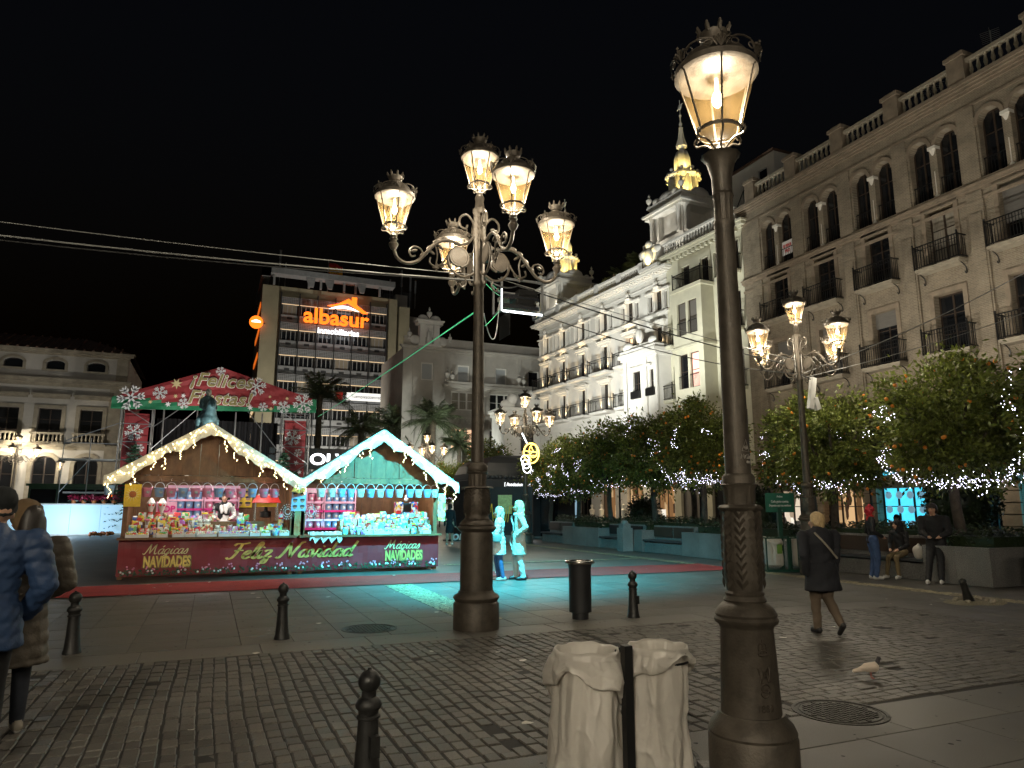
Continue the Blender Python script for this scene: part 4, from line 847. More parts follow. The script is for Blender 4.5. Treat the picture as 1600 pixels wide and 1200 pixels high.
for i, u in enumerate(WBAY):
    d = MB()
    for s in (-1, 1): d.lathe([(.075, 14.65), (.075, 14.75), (.05, 14.8), (.046, 15.9), (.075, 15.98), (.08, 16.05)], 10, (u+s*.49, -.03)); d.lathe([(.06, 14.65), (.045, 14.8), (.04, 15.9), (.06, 16.05)], 8, (u+s*1.14, -.03))
    d.bx(u-1.32, u-.4, -.2, 0, 16.05, 16.16); d.bx(u+.4, u+1.32, -.2, 0, 16.05, 16.16); d.bx(u-.5, u+.5, -.14, 0, 16.18, 16.3)
    d.sph((u, -.2, 16.62), .17, 10, 8, (1, .9, 1.25)); d.sph((u, -.16, 16.36), .26, 10, 6, (1.1, .7, .55)); d.sph((u-.1, -.1, 16.72), .16, 8, 6); d.build('bust_ornament', 'stucco_white', wp)
    for z in ((11.55, 8.6) if i < 5 else (12.4,)):
        h = 2.05 if z < 12 else 1.2; e = MB()
        for s in (-1, 1): e.bx(u+s*.52-.09, u+s*.52+.09, -.1, 0, z, z+h)
        e.bx(u-.7, u+.7, -.16, 0, z+h+.02, z+h+.2); e.bx(u-.82, u+.82, -.3, 0, z+h+.2, z+h+.3); e.bx(u-.9, u+.9, -.36, 0, z+h+.3, z+h+.36)
        e.sph((u, -.12, z+h+.42), .2, 8, 6, (2.4, .8, .8)); e.bx(u-.62, u+.62, -.2, -.05, z+h+.36, z+h+.5); e.build('window_pediment', 'stucco_white', wp)
        if i < 5:
            balcony(wp, u, z-.03, 2.3, .8, .95, 'stucco_white', step=.14, brackets=False)
            f = MB(); f.bx(-.28, .28, -.06, .06, 0, .05)
            uplight = obj('uplight', (_W.setdefault('upl', f.mesh('uplight', 'iron_black'))), wp, (u, -.3, z))
            for s in (-1, 1): light('SPOT', (s*.5, -.02, .08), 130, WARM, uplight, .03, (s*.52, .28, 2.4), 62, .6)
        else: light('POINT', (u+.5, -.25, z+.1), 4, WARM, wp, .03)
    light('SPOT', (u, -.32, 14.75), 70, WARM, wp, .03, (u, -.05, 16.7), 70, .7)
    if i < 5: light('SPOT', (u, -.55, 14.0), 28, WARM, wp, .03, (u, -.1, 14.9), 120, .6)
for a, b in ((.6, 3.2), (3.5, 6.1), (6.4, 9.0), (9.3, 11.9), (12.2, 14.5)): balustrade(wp, a, b, 17.55, -.25, 'stucco_white', .2, .62)
p = MB()
for a in (-.1, 3.35, 6.25, 9.15, 12.05, 14.65): p.bx(a-.2, a+.3, -.42, -.1, 17.55, 18.45)
p.build('parapet_pier', 'stucco_white', wp)
# oriel
orl = MB(); oo = [(14.55, 15.35, 8.95, 10.6), (16.35, 16.75, 9.0, 10.5)]; facade(orl, 13.75, 17.1, 4.5, 12.0, oo, .2, -1.2); orl.poly([(13.75, -1.2, 4.5), (13.75, -1.2, 12), (13.75, 0, 12), (13.75, 0, 4.5)]); orl.poly([(17.1, -1.2, 4.5), (17.1, 0, 4.5), (17.1, 0, 12), (17.1, -1.2, 12)])
for u in (13.8, 16.0, 17.05): orl.bx(u-.16, u+.16, -1.32, -1.2, 4.5, 11.4)
orl.bx(13.55, 17.3, -1.45, 0, 11.4, 11.6); orl.bx(13.4, 17.45, -1.6, 0, 11.6, 11.85); orl.bx(13.5, 17.35, -1.5, 0, 11.85, 12.1); orl.bx(14.0, 16.9, -1.3, -.1, 12.1, 12.35); orl.sph((14.1, -1.2, 12.4), .45, 10, 6, (1.2, .6, .8)); orl.sph((15.6, -1.35, 12.9), .35, 8, 8, (.8, .8, 1.5)); orl.sph((16.8, -1.2, 12.4), .4, 10, 6, (1, .6, .8)); orl.bx(14.3, 16.6, -1.34, -1.2, 10.75, 10.9); orl.build('oriel', 'stucco_white', wp)
for a, b, c, d in oo: win(wp, (a+b)/2, c, round(b-a, 2), round(d-c, 2), -1.05, 2 if b-a > .6 else 1, 2)
for u in (14.95, 16.55): r = MB(); r.bx(u-.45, u+.45, -1.42, -1.22, 8.75, 9.25); r.build('flower_box', 'iron_black', wp)
# lit cartouche over the near corner
m = MB(); m.bx(14.9, 16.9, -.7, .3, 17.55, 17.8); m.bx(15.2, 16.6, -.5, .3, 17.8, 19.1); m.sph((15.9, -.55, 18.5), .5, 12, 8, (.8, .5, 1.3)); m.sph((15.2, -.45, 18.9), .35, 8, 6, (1.4, .6, .8)); m.sph((16.6, -.45, 18.9), .35, 8, 6, (1.4, .6, .8)); m.sph((15.9, -.5, 19.35), .3, 8, 6); m.bx(14.95, 15.25, -.3, .2, 17.8, 19.6); urn(m, (14.7, -.2, 18.4), .8); m.build('cartouche', 'stucco_white', wp); light('SPOT', (15.9, -1.15, 17.75), 160, (1, .78, .28), wp, .05, (15.9, -.3, 18.8), 75, .5)
m = MB(); m.bx(-.35, .5, -.5, .2, 17.55, 18.2); m.sph((0, -.4, 18.7), .4, 10, 8, (.7, .6, 1.5)); m.sph((0, -.4, 19.4), .16, 8, 6); m.build('corner_statue', 'stucco_white', wp); light('SPOT', (0, -1.0, 17.75), 40, (1, .78, .3), wp, .05, (0, -.3, 18.9), 70, .5)
# tower
def tower(cx, cy, zb, s, spire=True):
    tw = MB(); X = lambda a: cx+a*s; Z = lambda z: zb+z*s
    tw.bx(X(-1.7), X(1.7), cy-1.7*s, cy+1.7*s, zb-2, Z(.4))
    for sx in (-1, 1):
        for sy in (-1, 1): tw.bx(X(sx*1.25-.35), X(sx*1.25+.35), cy+(sy*1.25-.35)*s, cy+(sy*1.25+.35)*s, Z(.4), Z(2.3)); tw.lathe([(.16*s, Z(.4)), (.13*s, Z(.6)), (.12*s, Z(2.0)), (.19*s, Z(2.25))], 10, (X(sx*1.78), cy+sy*1.5*s)); tw.lathe([(.16*s, Z(.4)), (.13*s, Z(.6)), (.12*s, Z(2.0)), (.19*s, Z(2.25))], 10, (X(sx*1.4), cy+sy*1.78*s))
    tw.bx(X(-.9), X(.9), cy-1.3*s, cy+1.3*s, Z(.4), Z(2.3))
    for a, h0, h1 in ((1.95, 2.25, 2.45), (2.1, 2.45, 2.6), (1.7, 2.6, 3.1), (1.85, 3.1, 3.22)): tw.bx(X(-a), X(a), cy-a*s, cy+a*s, Z(h0), Z(h1))
    for sx in (-1, 1):
        for sy in (-1, 1): urn(tw, (X(sx*1.7), cy+sy*1.7*s, Z(3.22)), 1.0*s); tw.sph((X(sx*1.0), cy+sy*1.6*s, Z(3.4)), .3*s, 8, 6)
        tw.sph((X(0), cy+sx*1.6*s, Z(3.35)), .5*s, 10, 6, (1.6, .5, .9)); tw.sph((X(sx*1.6), cy, Z(3.35)), .5*s, 10, 6, (.5, 1.6, .9))
    tw.build('tower_base', 'stucco_white', wp)
    l = MB(); l.lathe([(1.1*s, Z(3.2)), (1.0*s, Z(3.4)), (.8*s, Z(3.5)), (.72*s, Z(5.0)), (.8*s, Z(5.05))], 8, (cx, cy), smooth=False)
    for i in range(8):
        a = 2*pi*i/8+pi/8; l.box((cx+.88*s*cos(a), cy+.88*s*sin(a), Z(4.3)), (.34*s, .16*s, 1.5*s), a); l.box((cx+1.02*s*cos(a), cy+1.02*s*sin(a), Z(5.12)), (.5*s, .34*s, .16*s), a)
    l.lathe([(.95*s, Z(5.03)), (1.2*s, Z(5.15)), (1.2*s, Z(5.25)), (1.0*s, Z(5.32)), (.62*s, Z(5.36))], 8, (cx, cy), smooth=False); l.build('tower_lantern', 'stucco_white', wp)
    k = MB(); Z0 = Z; Z = lambda z: Z0(z if z < 5.3 else 5.3+(z-5.3)*1.5)
    k.lathe([(.52*s, Z(5.3)), (.62*s, Z(5.7)), (.6*s, Z(6.1)), (.4*s, Z(6.5)), (.2*s, Z(6.62)), (.24*s, Z(6.7)), (.42*s, Z(6.78)), (.4*s, Z(6.86)), (.24*s, Z(7.2)), (.14*s, Z(7.7)), (.16*s, Z(7.76)), (.06*s, Z(7.8))], 16, (cx, cy), flute=.14, nf=8)
    for i in range(8): a = 2*pi*i/8; k.sph((cx+1.0*s*cos(a), cy+1.0*s*sin(a), Z(5.48)), .13*s, 8, 6)
    k.lathe([(.05*s, Z(7.8)), (.13*s, Z(7.95)), (.05*s, Z(8.1)), (.04*s, Z(8.3)), (.1*s, Z(8.4)), (.03*s, Z(8.5)), (.025*s, Z(9.2))], 10, (cx, cy)); k.sph((cx, cy, Z(8.85)), .22*s, 8, 6, (.9, .25, 1)); k.bar((cx-.3*s, cy, Z(8.75)), (cx+.28*s, cy, Z(8.95)), .03*s)
    k.build('spire', 'stucco_white', wp); Z = Z0
    for i in range(6):
        a = 2*pi*i/6-pi/2-.2; light('SPOT', (cx+1.45*s*cos(a), cy+1.45*s*sin(a), Z(3.35)), 330*s*s, (1, .72, .2), wp, .06, (cx+.6*s*cos(a), cy+.6*s*sin(a), Z(5.4)), 80, .7)
    for i in range(4):
        a = 2*pi*i/4-pi/2-.5; light('SPOT', (cx+1.15*s*cos(a), cy+1.15*s*sin(a), Z(5.4)), 170*s*s, (1, .74, .22), wp, .05, (cx, cy, Z(6.9)), 70, .7)
tower(16.1, 2.6, 19.6, 1.02); tower(.6, 2.2, 18.6, .98)
for q, e, p_ in (((14.2, -.2, 18.7), (16.0, 1.6, 21.2), 260), ((17.9, -.1, 18.9), (16.4, 1.6, 21.2), 200), ((1.9, -.1, 18.6), (.7, 1.2, 20.2), 120)):
    m = MB(); m.box((q[0], q[1], q[2]-.16), (.24, .2, .12)); m.build('uplight', 'iron_black', wp); light('SPOT', q, p_, (1, .93, .78), wp, .08, e, 100, .7)  # spots and housings added on the roof to brighten the tower bases

# flood lamps added to brighten the fronts around the square
def flood(x, y, z, aim, power, col, spot, label):
    t = thing('added_flood_lamp', label, 'added flood lamp', (x, y, 0)); m = MB(); m.box((0, 0, z), (.5, .3, .4), 0, R(25)); m.build('housing', 'iron_black', t); m = MB(); m.bar((0, 0, 0), (0, 0, z-.2), .05, 6); m.build('mount', 'iron_black', t); d = (Vector(aim)-Vector((x, y, z))).normalized()*.4
    light('SPOT', (d.x, d.y, z+d.z), power, col, t, .15, (aim[0]-x, aim[1]-y, aim[2]), spot, .8)
flood(17.6, 38.6, 5.3, (27.0, 46.0, 13), 5400, (.97, 1, .94), 100, 'added flood lamp on the kiosk side toward the white palace'); flood(19.4, 31.5, 5.6, (28.5, 38.5, 20), 5600, (.98, 1, .92), 90, 'added flood lamp toward the cream building and tower')
flood(12.0, 73.0, .8, (12.5, 85, 17), 10500, (1, .93, .8), 100, 'added flood lamp at the foot of the office block'); flood(17.5, 56.5, .8, (23.5, 66, 9.5), 4600, (.95, 1, .92), 110, 'added flood lamp at the foot of the pale building')

for i, y in enumerate((26.5, 20.5, 14.5, 8.5)): flood(20.6, y, 4.4, (27.5, y-.5, 15.0), 1150, (1, .93, .8), 125, 'added flood lamp %s along the brick building pavement' % ('farthest', 'third', 'second', 'nearest')[i])
flood(-11.5, 54.6, .8, (-13.0, 62, 9.5), 1100, (1, .95, .85), 120, 'added flood lamp behind the lit barrier toward the white building')
# ------------------------------------------------------------------ left building
lb = thing('stone_building', 'low white building with arched doors and a tiled roof on the left', 'building', (-18, 62, 0))
L0 = 0; ops = []; LX = [3.65-3*2.72+2.72*k for k in range(6)]  # window axes, local
LX = [.95+2.72*k for k in range(4)]
for u in LX: ops += [(u-.62, u+.62, 12.0, 12.75), (u-.75, u+.75, 6.5, 9.0), (u-.78, u+.78, 0, 5.4)]
w = MB(); facade(w, -6, 11.25, 0, 13.3, ops, .35); shell(w, -6, 11.25, 0, 13.3, 12)
for u in LX: arch_fill(w, u-.78, u+.78, 4.7, 5.402, -.003, .35); arch_fill(w, u-.62, u+.62, 12.45, 12.752, -.003, .35, 8)
w.build('wall', 'stucco_grey', lb); tr = MB(); cornice(tr, -6, 11.25, 10.7, [(.25, .1), (.2, .3), (.15, .4)]); cornice(tr, -6, 11.25, 13.1, [(.15, .15), (.15, .4), (.1, .5)]); cornice(tr, -6, 11.25, 5.9, [(.2, .12), (.2, .25)])
tr.bx(10.2, 11.3, -.06, 0, 0, 10.7); tr.bx(10.5, 11.3, -.05, 0, 11.3, 13.1); tr.build('cornice', 'stone_trim', lb)
for u in LX:
    f = MB()
    for s in (-1, 1): f.bx(u+s*.9-.14, u+s*.9+.14, -.08, 0, 6.5, 9.0)
    f.bx(u-1.04, u+1.04, -.08, 0, 9.0, 9.25); f.build('window_surround', 'stone_trim', lb); f = MB(); f.bx(u-1.2, u+1.2, -.2, 0, 9.75, 9.95); f.bx(u-1.3, u+1.3, -.3, 0, 9.95, 10.1); f.build('window_hood', 'stone_trim', lb)
    f = MB(); [f.bx(u+s*.93-.14, u+s*.93+.14, -.08, 0, 0, 4.7) for s in (-1, 1)]; arch_band(f, u, .79, 4.7, .7, .28, -.08, 0); f.build('door_surround', 'stone_trim', lb)
    f = MB(); [f.bx(u+s*.73-.1, u+s*.73+.1, -.06, 0, 11.9, 12.5) for s in (-1, 1)]; arch_band(f, u, .63, 12.45, .3, .2, -.06, 0); f.bx(u-.85, u+.85, -.08, 0, 11.85, 12.0); f.build('attic_surround', 'stone_trim', lb)
    win(lb, u, 6.5, 1.5, 2.5, .3, 2, 3); win(lb, u, 12.0, 1.24, .75, .3, 1, 1); win(lb, u, .0, 1.56, 5.38, .3, 2, 4, 'wood_frame', 'glass_dark', .08, 'door')
    balustrade(lb, u-1.1, u+1.1, 6.31, -.35, 'stone_trim', .26, .6); s = MB(); s.bx(u-1.2, u+1.2, -.5, 0, 6.2, 6.31); s.build('balcony_slab', 'stone_trim', lb)
rf = MB(); rf.poly([(-6.2, -.5, 13.5), (11.6, -.5, 13.5), (8.0, 4, 15.3), (-6.2, 4, 15.3)]); rf.poly([(11.6, -.5, 13.5), (11.6, 12, 13.5), (8.0, 8, 15.3), (8.0, 4, 15.3)])
rf.build('roof', 'roof_tile', lb)
for i in range(28):
    x = -6+i*.62; q = MB(); q.tube([(x, -.52, 13.54), (x+(0 if x < 8 else -.9), 3.9, 15.3) if x < 8.5 else (x, 3.2-(x-8)*1.1, 15.2-(x-8)*.45)], .09, 5); q.build('roof_tile_rib', 'roof_tile', lb)
# ------------------------------------------------------------------ office block with the roof-shaped sign
ob = thing('office_block', 'tall grey office block with an illuminated orange rooftop sign', 'building', (4.0, 85, 0))
w = MB(); w.bx(0, 2.15, 0, 14, 0, 27.7); w.bx(14.85, 16.2, 0, 14, 0, 27.7); w.bx(2.15, 14.85, .5, 14, 0, 27.7); w.bx(2.15, 14.85, 0, .5, 26.5, 27.7); w.build('wall', 'stucco_ochre', ob)
w = MB(); w.bx(16.2, 18.0, -.4+1, 15, 0, 27.0); w.build('side_wing', 'stucco_ochre', ob); w = MB(); w.bx(17.9, 20.4, 3, 15, 0, 26.5); w.bx(16.4, 18, 2, 14, 27, 29); w.build('rear_block', 'stucco_grey', ob)
cols = [2.15+i*12.7/6 for i in range(7)]; lit0 = 26.4
for r in range(8):
    zt = 26.35-3.1*r
    for i in range(6):
        a, b = cols[i], cols[i+1]; c = (a+b)/2
        w = MB(); w.bx(a+.06, b-.06, -.02, .3, zt-2.95, zt-2.1); w.build('spandrel', 'panel_grey', ob); v = MB(); v.bx(c-.3, c+.3, -.05, -.02, zt-2.62, zt-2.35); v.build('air_vent', 'dark_panel', ob)
        lf = MB()
        for k in range(5): lf.bx(a+.06, b-.06, -.42, -.38, zt-.78+k*.17, zt-.69+k*.17)
        for k in range(10): x = a+.12+k*(b-a-.24)/9; lf.bx(x-.03, x+.03, -.41, -.37, zt-.8, zt)
        lf.build('sunshade_screen', 'panel_grey', ob)
        win(ob, c, zt-2.1, round(b-a-.5, 2), 1.3, .15, 3, 1, 'panel_grey', 'curtain_pane' if (i*5+r*3) % 7 == 0 else 'glass_dark', .07)
        s = MB(); s.bx(a+.08, b-.08, -.36, -.30, zt-.9, zt-.84); s.build('light_strip', 'strip_warm', ob)
    if r < 6: light('SPOT', (8.5, -.9, zt-.95), .01, WARM, ob, .05, (8.5, 0, zt-2), 100)
for x in cols: w = MB(); w.bx(x-.05, x+.05, -.46, .1, 1, 26.9); w.build('mullion', 'dark_panel', ob)
w = MB(); w.bx(2.1, 14.9, .32, .48, 0, 26.5); w.build('recess', 'dark_panel', ob)
ro = MB(); ro.bx(-.2, 15.6, -1.2, .3, 28.9, 29.6); ro.bx(-.2, .8, -1.2, 14, 28.9, 29.6); ro.build('roof_canopy', 'panel_grey', ob)
for x in (1.2, 5.2, 6.6, 9.4, 10.8, 13.8): p = MB(); p.bx(x-.12, x+.12, -.6, -.3, 27.7, 28.9); p.build('canopy_post', 'panel_grey', ob)
for x in (3.8, 6.0, 9.9): p = MB(); p.prism([(x+1, 28.85), (x+1.4, 27.75), (x+1.9, 27.75), (x+2.1, 28.85)], -1.0, -.7); p.build('canopy_strut', 'panel_grey', ob)
sg = thing('rooftop_sign', 'illuminated orange albasur inmobiliarias sign with a house-roof outline', 'sign', (4.0, 83.9, 0))
obj('lettering', text_mesh('albasur', 2.6, 'sign_orange', .12, .045, 0, 1.04), sg, (8.55, 0, 23.35)); obj('lettering', text_mesh('inmobiliarias', .98, 'sign_white', .08, .012), sg, (8.85, 0, 22.15))
rl = MB(); rl.prism([(8.1, 25.6), (8.8, 25.6), (10.6, 26.75), (11.0, 26.45), (11.0, 27.0), (11.6, 27.0), (11.6, 26.05), (13.0, 25.1), (12.4, 25.05), (10.55, 26.2)][::-1], -.1, .1); rl.v = [(p[0]-.7+(.0), p[1], p[2]) for p in rl.v]; rl.build('roof_outline', 'sign_orange', sg)
am = MB(); n = 12
for i in range(n):
    x0, x1 = 7.6+3.6*i/n, 7.6+3.6*(i+1)/n; f = lambda x: 25.25+.55*sin(pi*(x-7.6)/3.6); g_ = lambda x: 25.25+.22*sin(pi*(x-7.6)/3.6); am.prism([(x0, g_(x0)), (x1, g_(x1)), (x1, f(x1)), (x0, f(x0))], -.08, .08)
am.build('white_arc', 'sign_white', sg)
for x in (5.5, 8.5, 11.5): q = MB(); q.bx(x-.04, x+.04, .1, .8, 24, 24.1); q.build('bracket', 'dark_panel', sg)
t = thing('round_sign', 'small round orange sign on the office block corner', 'sign', (3.5, 84.6, 22.9)); m = MB(); m.tube([(0, -.12, 0), (0, .12, 0)], .75, 24); m.build('disc', 'sign_orange', t); m = MB(); m.prism([(-.5, -.05), (.5, -.05), (.5, .12), (0, .3), (-.5, .12)], -.14, -.122); m.build('white_mark', 'sign_white', t)
m = MB(); m.bar((.7, 0, 0), (1.0, .4, 0), .05); m.build('arm', 'dark_panel', t)
for j in range(7): s = MB(); s.bx(-.12, -.06, 1.0, 9, 25.2-3.1*j, 25.8-3.1*j); s.build('side_light_strip', 'strip_orange' if j < 3 else 'strip_warm', ob)
t = thing('fascia_sign', 'white fascia sign with a red and black emblem low on the office block', 'sign', (14.2, 84.2, 14.3)); m = MB(); m.bx(0, 5.2, -.1, .1, 0, .95); m.build('box', 'sign_soft', t); m = MB(); m.bx(-1.3, -.5, -.12, .1, 0, .9); m.build('red_mark', 'red_paint', t); m = MB(); m.prism([(-.5, .9)]+[(-.3+.8*cos(a), .9+.6*sin(a)) for a in [pi*i/10 for i in range(11)]], -.15, -.12); m.bx(-.36, -.24, -.14, -.1, .1, .9); m.build('umbrella_mark', 'iron_black', t); obj('lettering', text_mesh('Tuempleadoenred.es', .62, 'ink_dark', .01, .0, 0, .8), t, (2.6, -.12, .28))
mst = [(2.0, 5.6, .12, 'tall mast at the left end of the office roof'), (2.7, 4.0, .07, 'thin mast beside the tall mast on the office roof'), (15.9, 3.6, .08, 'thin antenna mast on the office roof beside the machinery'), (17.4, 5.0, .1, 'white antenna panel mast on the office roof'), (18.6, 4.2, .12, 'thick antenna mast at the right end of the office roof'), (19.3, 3.8, .09, 'rightmost antenna mast of the office roof')]
for x, h, r, l in mst:
    t = thing('antenna_mast', l, 'antenna', (4+x, 88, 27.7)); m = MB(); m.bar((0, 0, 0), (0, 0, h), r*.5, 6); m.build('pole', 'cable_grey', t); m = MB(); m.bx(-r, r, -r, r, h*.55, h); m.build('panel', 'panel_grey', t)
m = MB(); m.bx(0, 1.8, 0, 1.5, 0, 1.6); m.bx(2.2, 3.6, .2, 1.4, 0, 2.1)
for i in range(4): m.bar((-.3+i*1.3, 0, 0), (-.3+i*1.3, 0, 2.6), .05)
tag(m.build('roof_machinery', 'dark_panel', None, (19.2, 88, 27.7)), 'dark roof machinery at the right of the office block', 'machinery')
t = thing('flag', 'red and yellow flag on a pole on the office roof', 'flag', (11.6, 86, 27.7)); m = MB(); m.bar((0, 0, 0), (0, 0, 4.2), .06, 6); m.build('pole', 'cable_grey', t)
for n_, a, b, c in (('red_stripe', 3.6, 4.1, 'flag_red'), ('yellow_stripe', 2.8, 3.6, 'flag_yellow'), ('red_stripe', 2.3, 2.8, 'flag_red')):
    m = MB(); k = 8
    for i in range(k): f = lambda q: (.05+1.7*q/k, .18*sin(q*1.1), -.35*(q/k)**1.5); p, q = f(i), f(i+1); m.poly([(p[0], p[1], a+p[2]), (q[0], q[1], a+q[2]), (q[0], q[1], b+q[2]), (p[0], p[1], b+p[2])], True)
    m.build(n_, c, t)
# ------------------------------------------------------------------ baroque building in the middle
mb_ = thing('parapet_building', 'pale building with a statue niche on its parapet, behind the palms', 'building', (16.6, 66, 0)); U = [2.3, 6.1, 10.2, 13.9]; ops = []
for u in U: ops += [(u-.65, u+.65, 14.0, 15.8)]
for u in U[1:]: ops += [(u-1.3, u+1.3, 11.2, 13.1), (u-1.3, u+1.3, 7.2, 9.4), (u-1.1, u+1.1, 3.4, 5.2)]
w = MB(); facade(w, -.1, 16, 0, 17.2, ops, .3); shell(w, -.1, 16, 0, 17.2, 10); w.build('wall', 'stucco_grey', mb_)
for a, b, c, d in ops: win(mb_, (a+b)/2, c, round(b-a, 2), round(d-c, 2), .22, 1 if c == 14 else 3, 1 if c == 14 else 2, 'stucco_white', 'shutter_light' if c == 14 and a < 12 else ('lit_window' if c == 7.2 and a < 6 else ('curtain_pane' if c in (11.2, 14) and a < 6 else 'glass_dark')), .14)
w = MB(); cornice(w, -.1, 16, 16.9, [(.15, .1), (.15, .3), (.15, .45)]); cornice(w, 4.4, 16, 13.25, [(.15, .15), (.2, .5), (.1, .6)]); w.bx(-.1, 16, .05, .3, 17.3, 18.25); w.bx(-.1, 16, -.0, .35, 18.25, 18.35); w.bx(4.4, 16, -.55, -.45, 13.7, 14.0)
for u in (-.0, 1.0, 4.3, 8.2, 12.2, 15.6): w.bx(u-.2, u+.2, -.12, 0, 0, 16.9)
w.build('cornice', 'stucco_grey', mb_)
pm = MB(); pm.bx(1.2, 3.6, -.4, .6, 17.35, 17.6); pm.bx(1.4, 1.95, -.3, .5, 17.6, 19.6); pm.bx(2.85, 3.4, -.3, .5, 17.6, 19.6); pm.bx(1.95, 2.85, .1, .5, 17.6, 19.6); pm.bx(1.1, 3.7, -.5, .6, 19.6, 19.9); pm.bx(.95, 3.85, -.6, .6, 19.9, 20.02); pm.sph((1.75, 0, 20.2), .5, 10, 6, (1.1, .4, .9)); pm.sph((3.05, 0, 20.2), .5, 10, 6, (1.1, .4, .9)); urn(pm, (2.4, 0, 20.1), 1.3)
pm.sph((1.0, 0, 18.0), .5, 8, 6, (1, .4, 1)); pm.sph((3.8, 0, 18.0), .5, 8, 6, (1, .4, 1)); pm.build('parapet_niche', 'stucco_white', mb_)
for q_ in ((.4, 18.0, 1.1), (4.6, 18.0, .9), (14.7, 18.2, 1.1)): pm = MB(); urn(pm, (q_[0], 0, q_[1]), q_[2]); pm.build('parapet_urn', 'stucco_white', mb_)
ns = MB(); ns.lathe([(.3, 17.65), (.28, 18.2), (.22, 18.6), (.26, 18.8), (.1, 18.95), (.13, 19.1), (.08, 19.25), (.01, 19.3)], 12, (2.4, -.05)); ns.build('niche_statue', 'stucco_white', mb_)
for u in U[1:]: f = MB(); f.bx(u-1.5, u+1.5, -.1, 0, 9.4, 9.55); f.bx(u-1.4, u+1.4, -.06, 0, 9.6, 10.6); [f.sph((u-1+k*.5, -.08, 10.1), .26, 8, 6, (1, .4, 1.2)) for k in range(5)]; f.bx(u-1.5, u+1.5, -.15, 0, 10.65, 10.8); f.build('relief_panel', 'stucco_grey', mb_)
for u in (4.4, 12.2): ug = MB(); urn(ug, (u-.2, -.5, 14.0), 1.3); urn(ug, (u+.35, -.5, 13.9), 1.2); ug.build('urn', 'stucco_grey', mb_)
pv = thing('gate_pavilion', 'ornate white gateway pavilion at the foot of the white palace', 'pavilion', (24.6, 55.6, 0)); m = MB(); m.bx(-1.7, 2.6, 0, 3, 0, 9.6); m.bx(-1.9, 2.8, -.25, 3, 9.6, 9.9); m.bx(-2.1, 3.0, -.45, 3, 9.9, 10.15); m.build('wall', 'stucco_white', pv); m = MB(); m.sph((-1, 0, 10.9), .5, 10, 8); m.sph((.9, 0, 11.4), .45, 10, 8); m.bx(-.2, 1.8, -.2, 1, 10.15, 11); m.sph((-1.4, 0, 10.4), .6, 10, 6, (1.2, .5, .8)); m.build('crest', 'stucco_white', pv); win(pv, .4, 2, 1.4, 3.2, -.05, 2, 2); win(pv, .4, 6.4, 1.2, 2, -.05, 2, 2)
# ------------------------------------------------------------------ stage
SY = 50.; st = thing('stage', 'festival stage with a red snowflake gable and truss towers', 'stage', (0, SY, 0))
def truss_tower(parent, x0, x1, y0, y1, h):
    m = MB()
    for x in (x0, x1):
        for y in (y0, y1): m.bar((x, y, 0), (x, y, h), .045, 6)
    k = int(h/1.1)
    for i in range(k+1):
        z = h*i/k; m.tube([(x0, y0, z), (x1, y0, z), (x1, y1, z), (x0, y1, z), (x0, y0, z)], .03, 5)
        if i < k:
            z2 = h*(i+1)/k; p = [(x0, y0), (x1, y0)] if i % 2 else [(x1, y0), (x0, y0)]; m.bar((*p[0], z), (*p[1], z2), .025, 5); m.bar((x0, y0 if i % 2 else y1, z), (x0, y1 if i % 2 else y0, z2), .025, 5); m.bar((x1, y0 if i % 2 else y1, z), (x1, y1 if i % 2 else y0, z2), .025, 5)
    m.build('truss_tower', 'truss', parent)
truss_tower(st, -5.5, -3.75, -.6, .9, 7.9); truss_tower(st, 4.15, 5.9, -.6, .9, 7.9)
gp = [(-6.05, 8.35), (-6.05, 7.75), (0, 7.85), (6.25, 8.0), (6.25, 8.9), (3.2, 9.75), (.1, 10.7), (-3.2, 9.5)]
m = MB(); nx = 40
def gz0(x): return 7.62+.06*(x+6)/2+.12*(1-((x)/6.1)**2)*0
def gz1(x): return 10.7-(2.35*abs(x-.05)/6.1 if x < .05 else 1.85*abs(x-.05)/6.2)
for i in range(nx):
    for j in range(8):
        def p(a, b): x = -6.05+12.3*a/nx; z = gz0(x)+(gz1(x)-gz0(x))*b/8; return (x, -.9+.05*sin(x*2.1+z*1.7)*sin(x*.9)+.03*sin(z*9-x*3), z)
        zz = (gz0(-6.05+12.3*i/nx)+(gz1(-6.05+12.3*i/nx)-gz0(-6.05+12.3*i/nx))*(j+.5)/8); xx = -6.05+12.3*i/nx
        m.use('stage_green' if zz < gz0(xx)+.3+.55*(abs(xx)/6.1)**2.2+.1*sin(xx*1.3) else 'stage_red'); m.poly([p(i, j), p(i+1, j), p(i+1, j+1), p(i, j+1)], True)
m.build('gable_banner', None, st)
m = MB(); m.use('stage_red')
for s0, s1 in ((-6.05, .05), (.05, 6.25)): m.poly([(s0, -.88, gz1(s0)), (s1, -.88, gz1(s1)), (s1, 8, gz1(s1)), (s0, 8, gz1(s0))])
m.build('canopy_roof', None, st)
def flake(mb, x, z, r, y):
    for i in range(6):
        a = i*pi/3+.2; c, s = cos(a), sin(a); q = lambda d, o: (x+d*c-o*s, y, z+d*s+o*c); wd = r*.075
        mb.poly([q(0, -wd), q(r, -wd), q(r, wd), q(0, wd)])
        for d in (.45, .7):
            for sg_ in (-1, 1): mb.poly([q(d*r-wd, 0), q(d*r+wd, 0), q((d+.25)*r+wd, sg_*.28*r), q((d+.25)*r-wd, sg_*.28*r)])
def star(mb, x, z, r, y, n=6): mb.poly([(x+(r if k % 2 == 0 else r*.42)*cos(pi*k/n+.3), y, z+(r if k % 2 == 0 else r*.42)*sin(pi*k/n+.3)) for k in range(2*n)])
m = MB(); Y_ = -.99
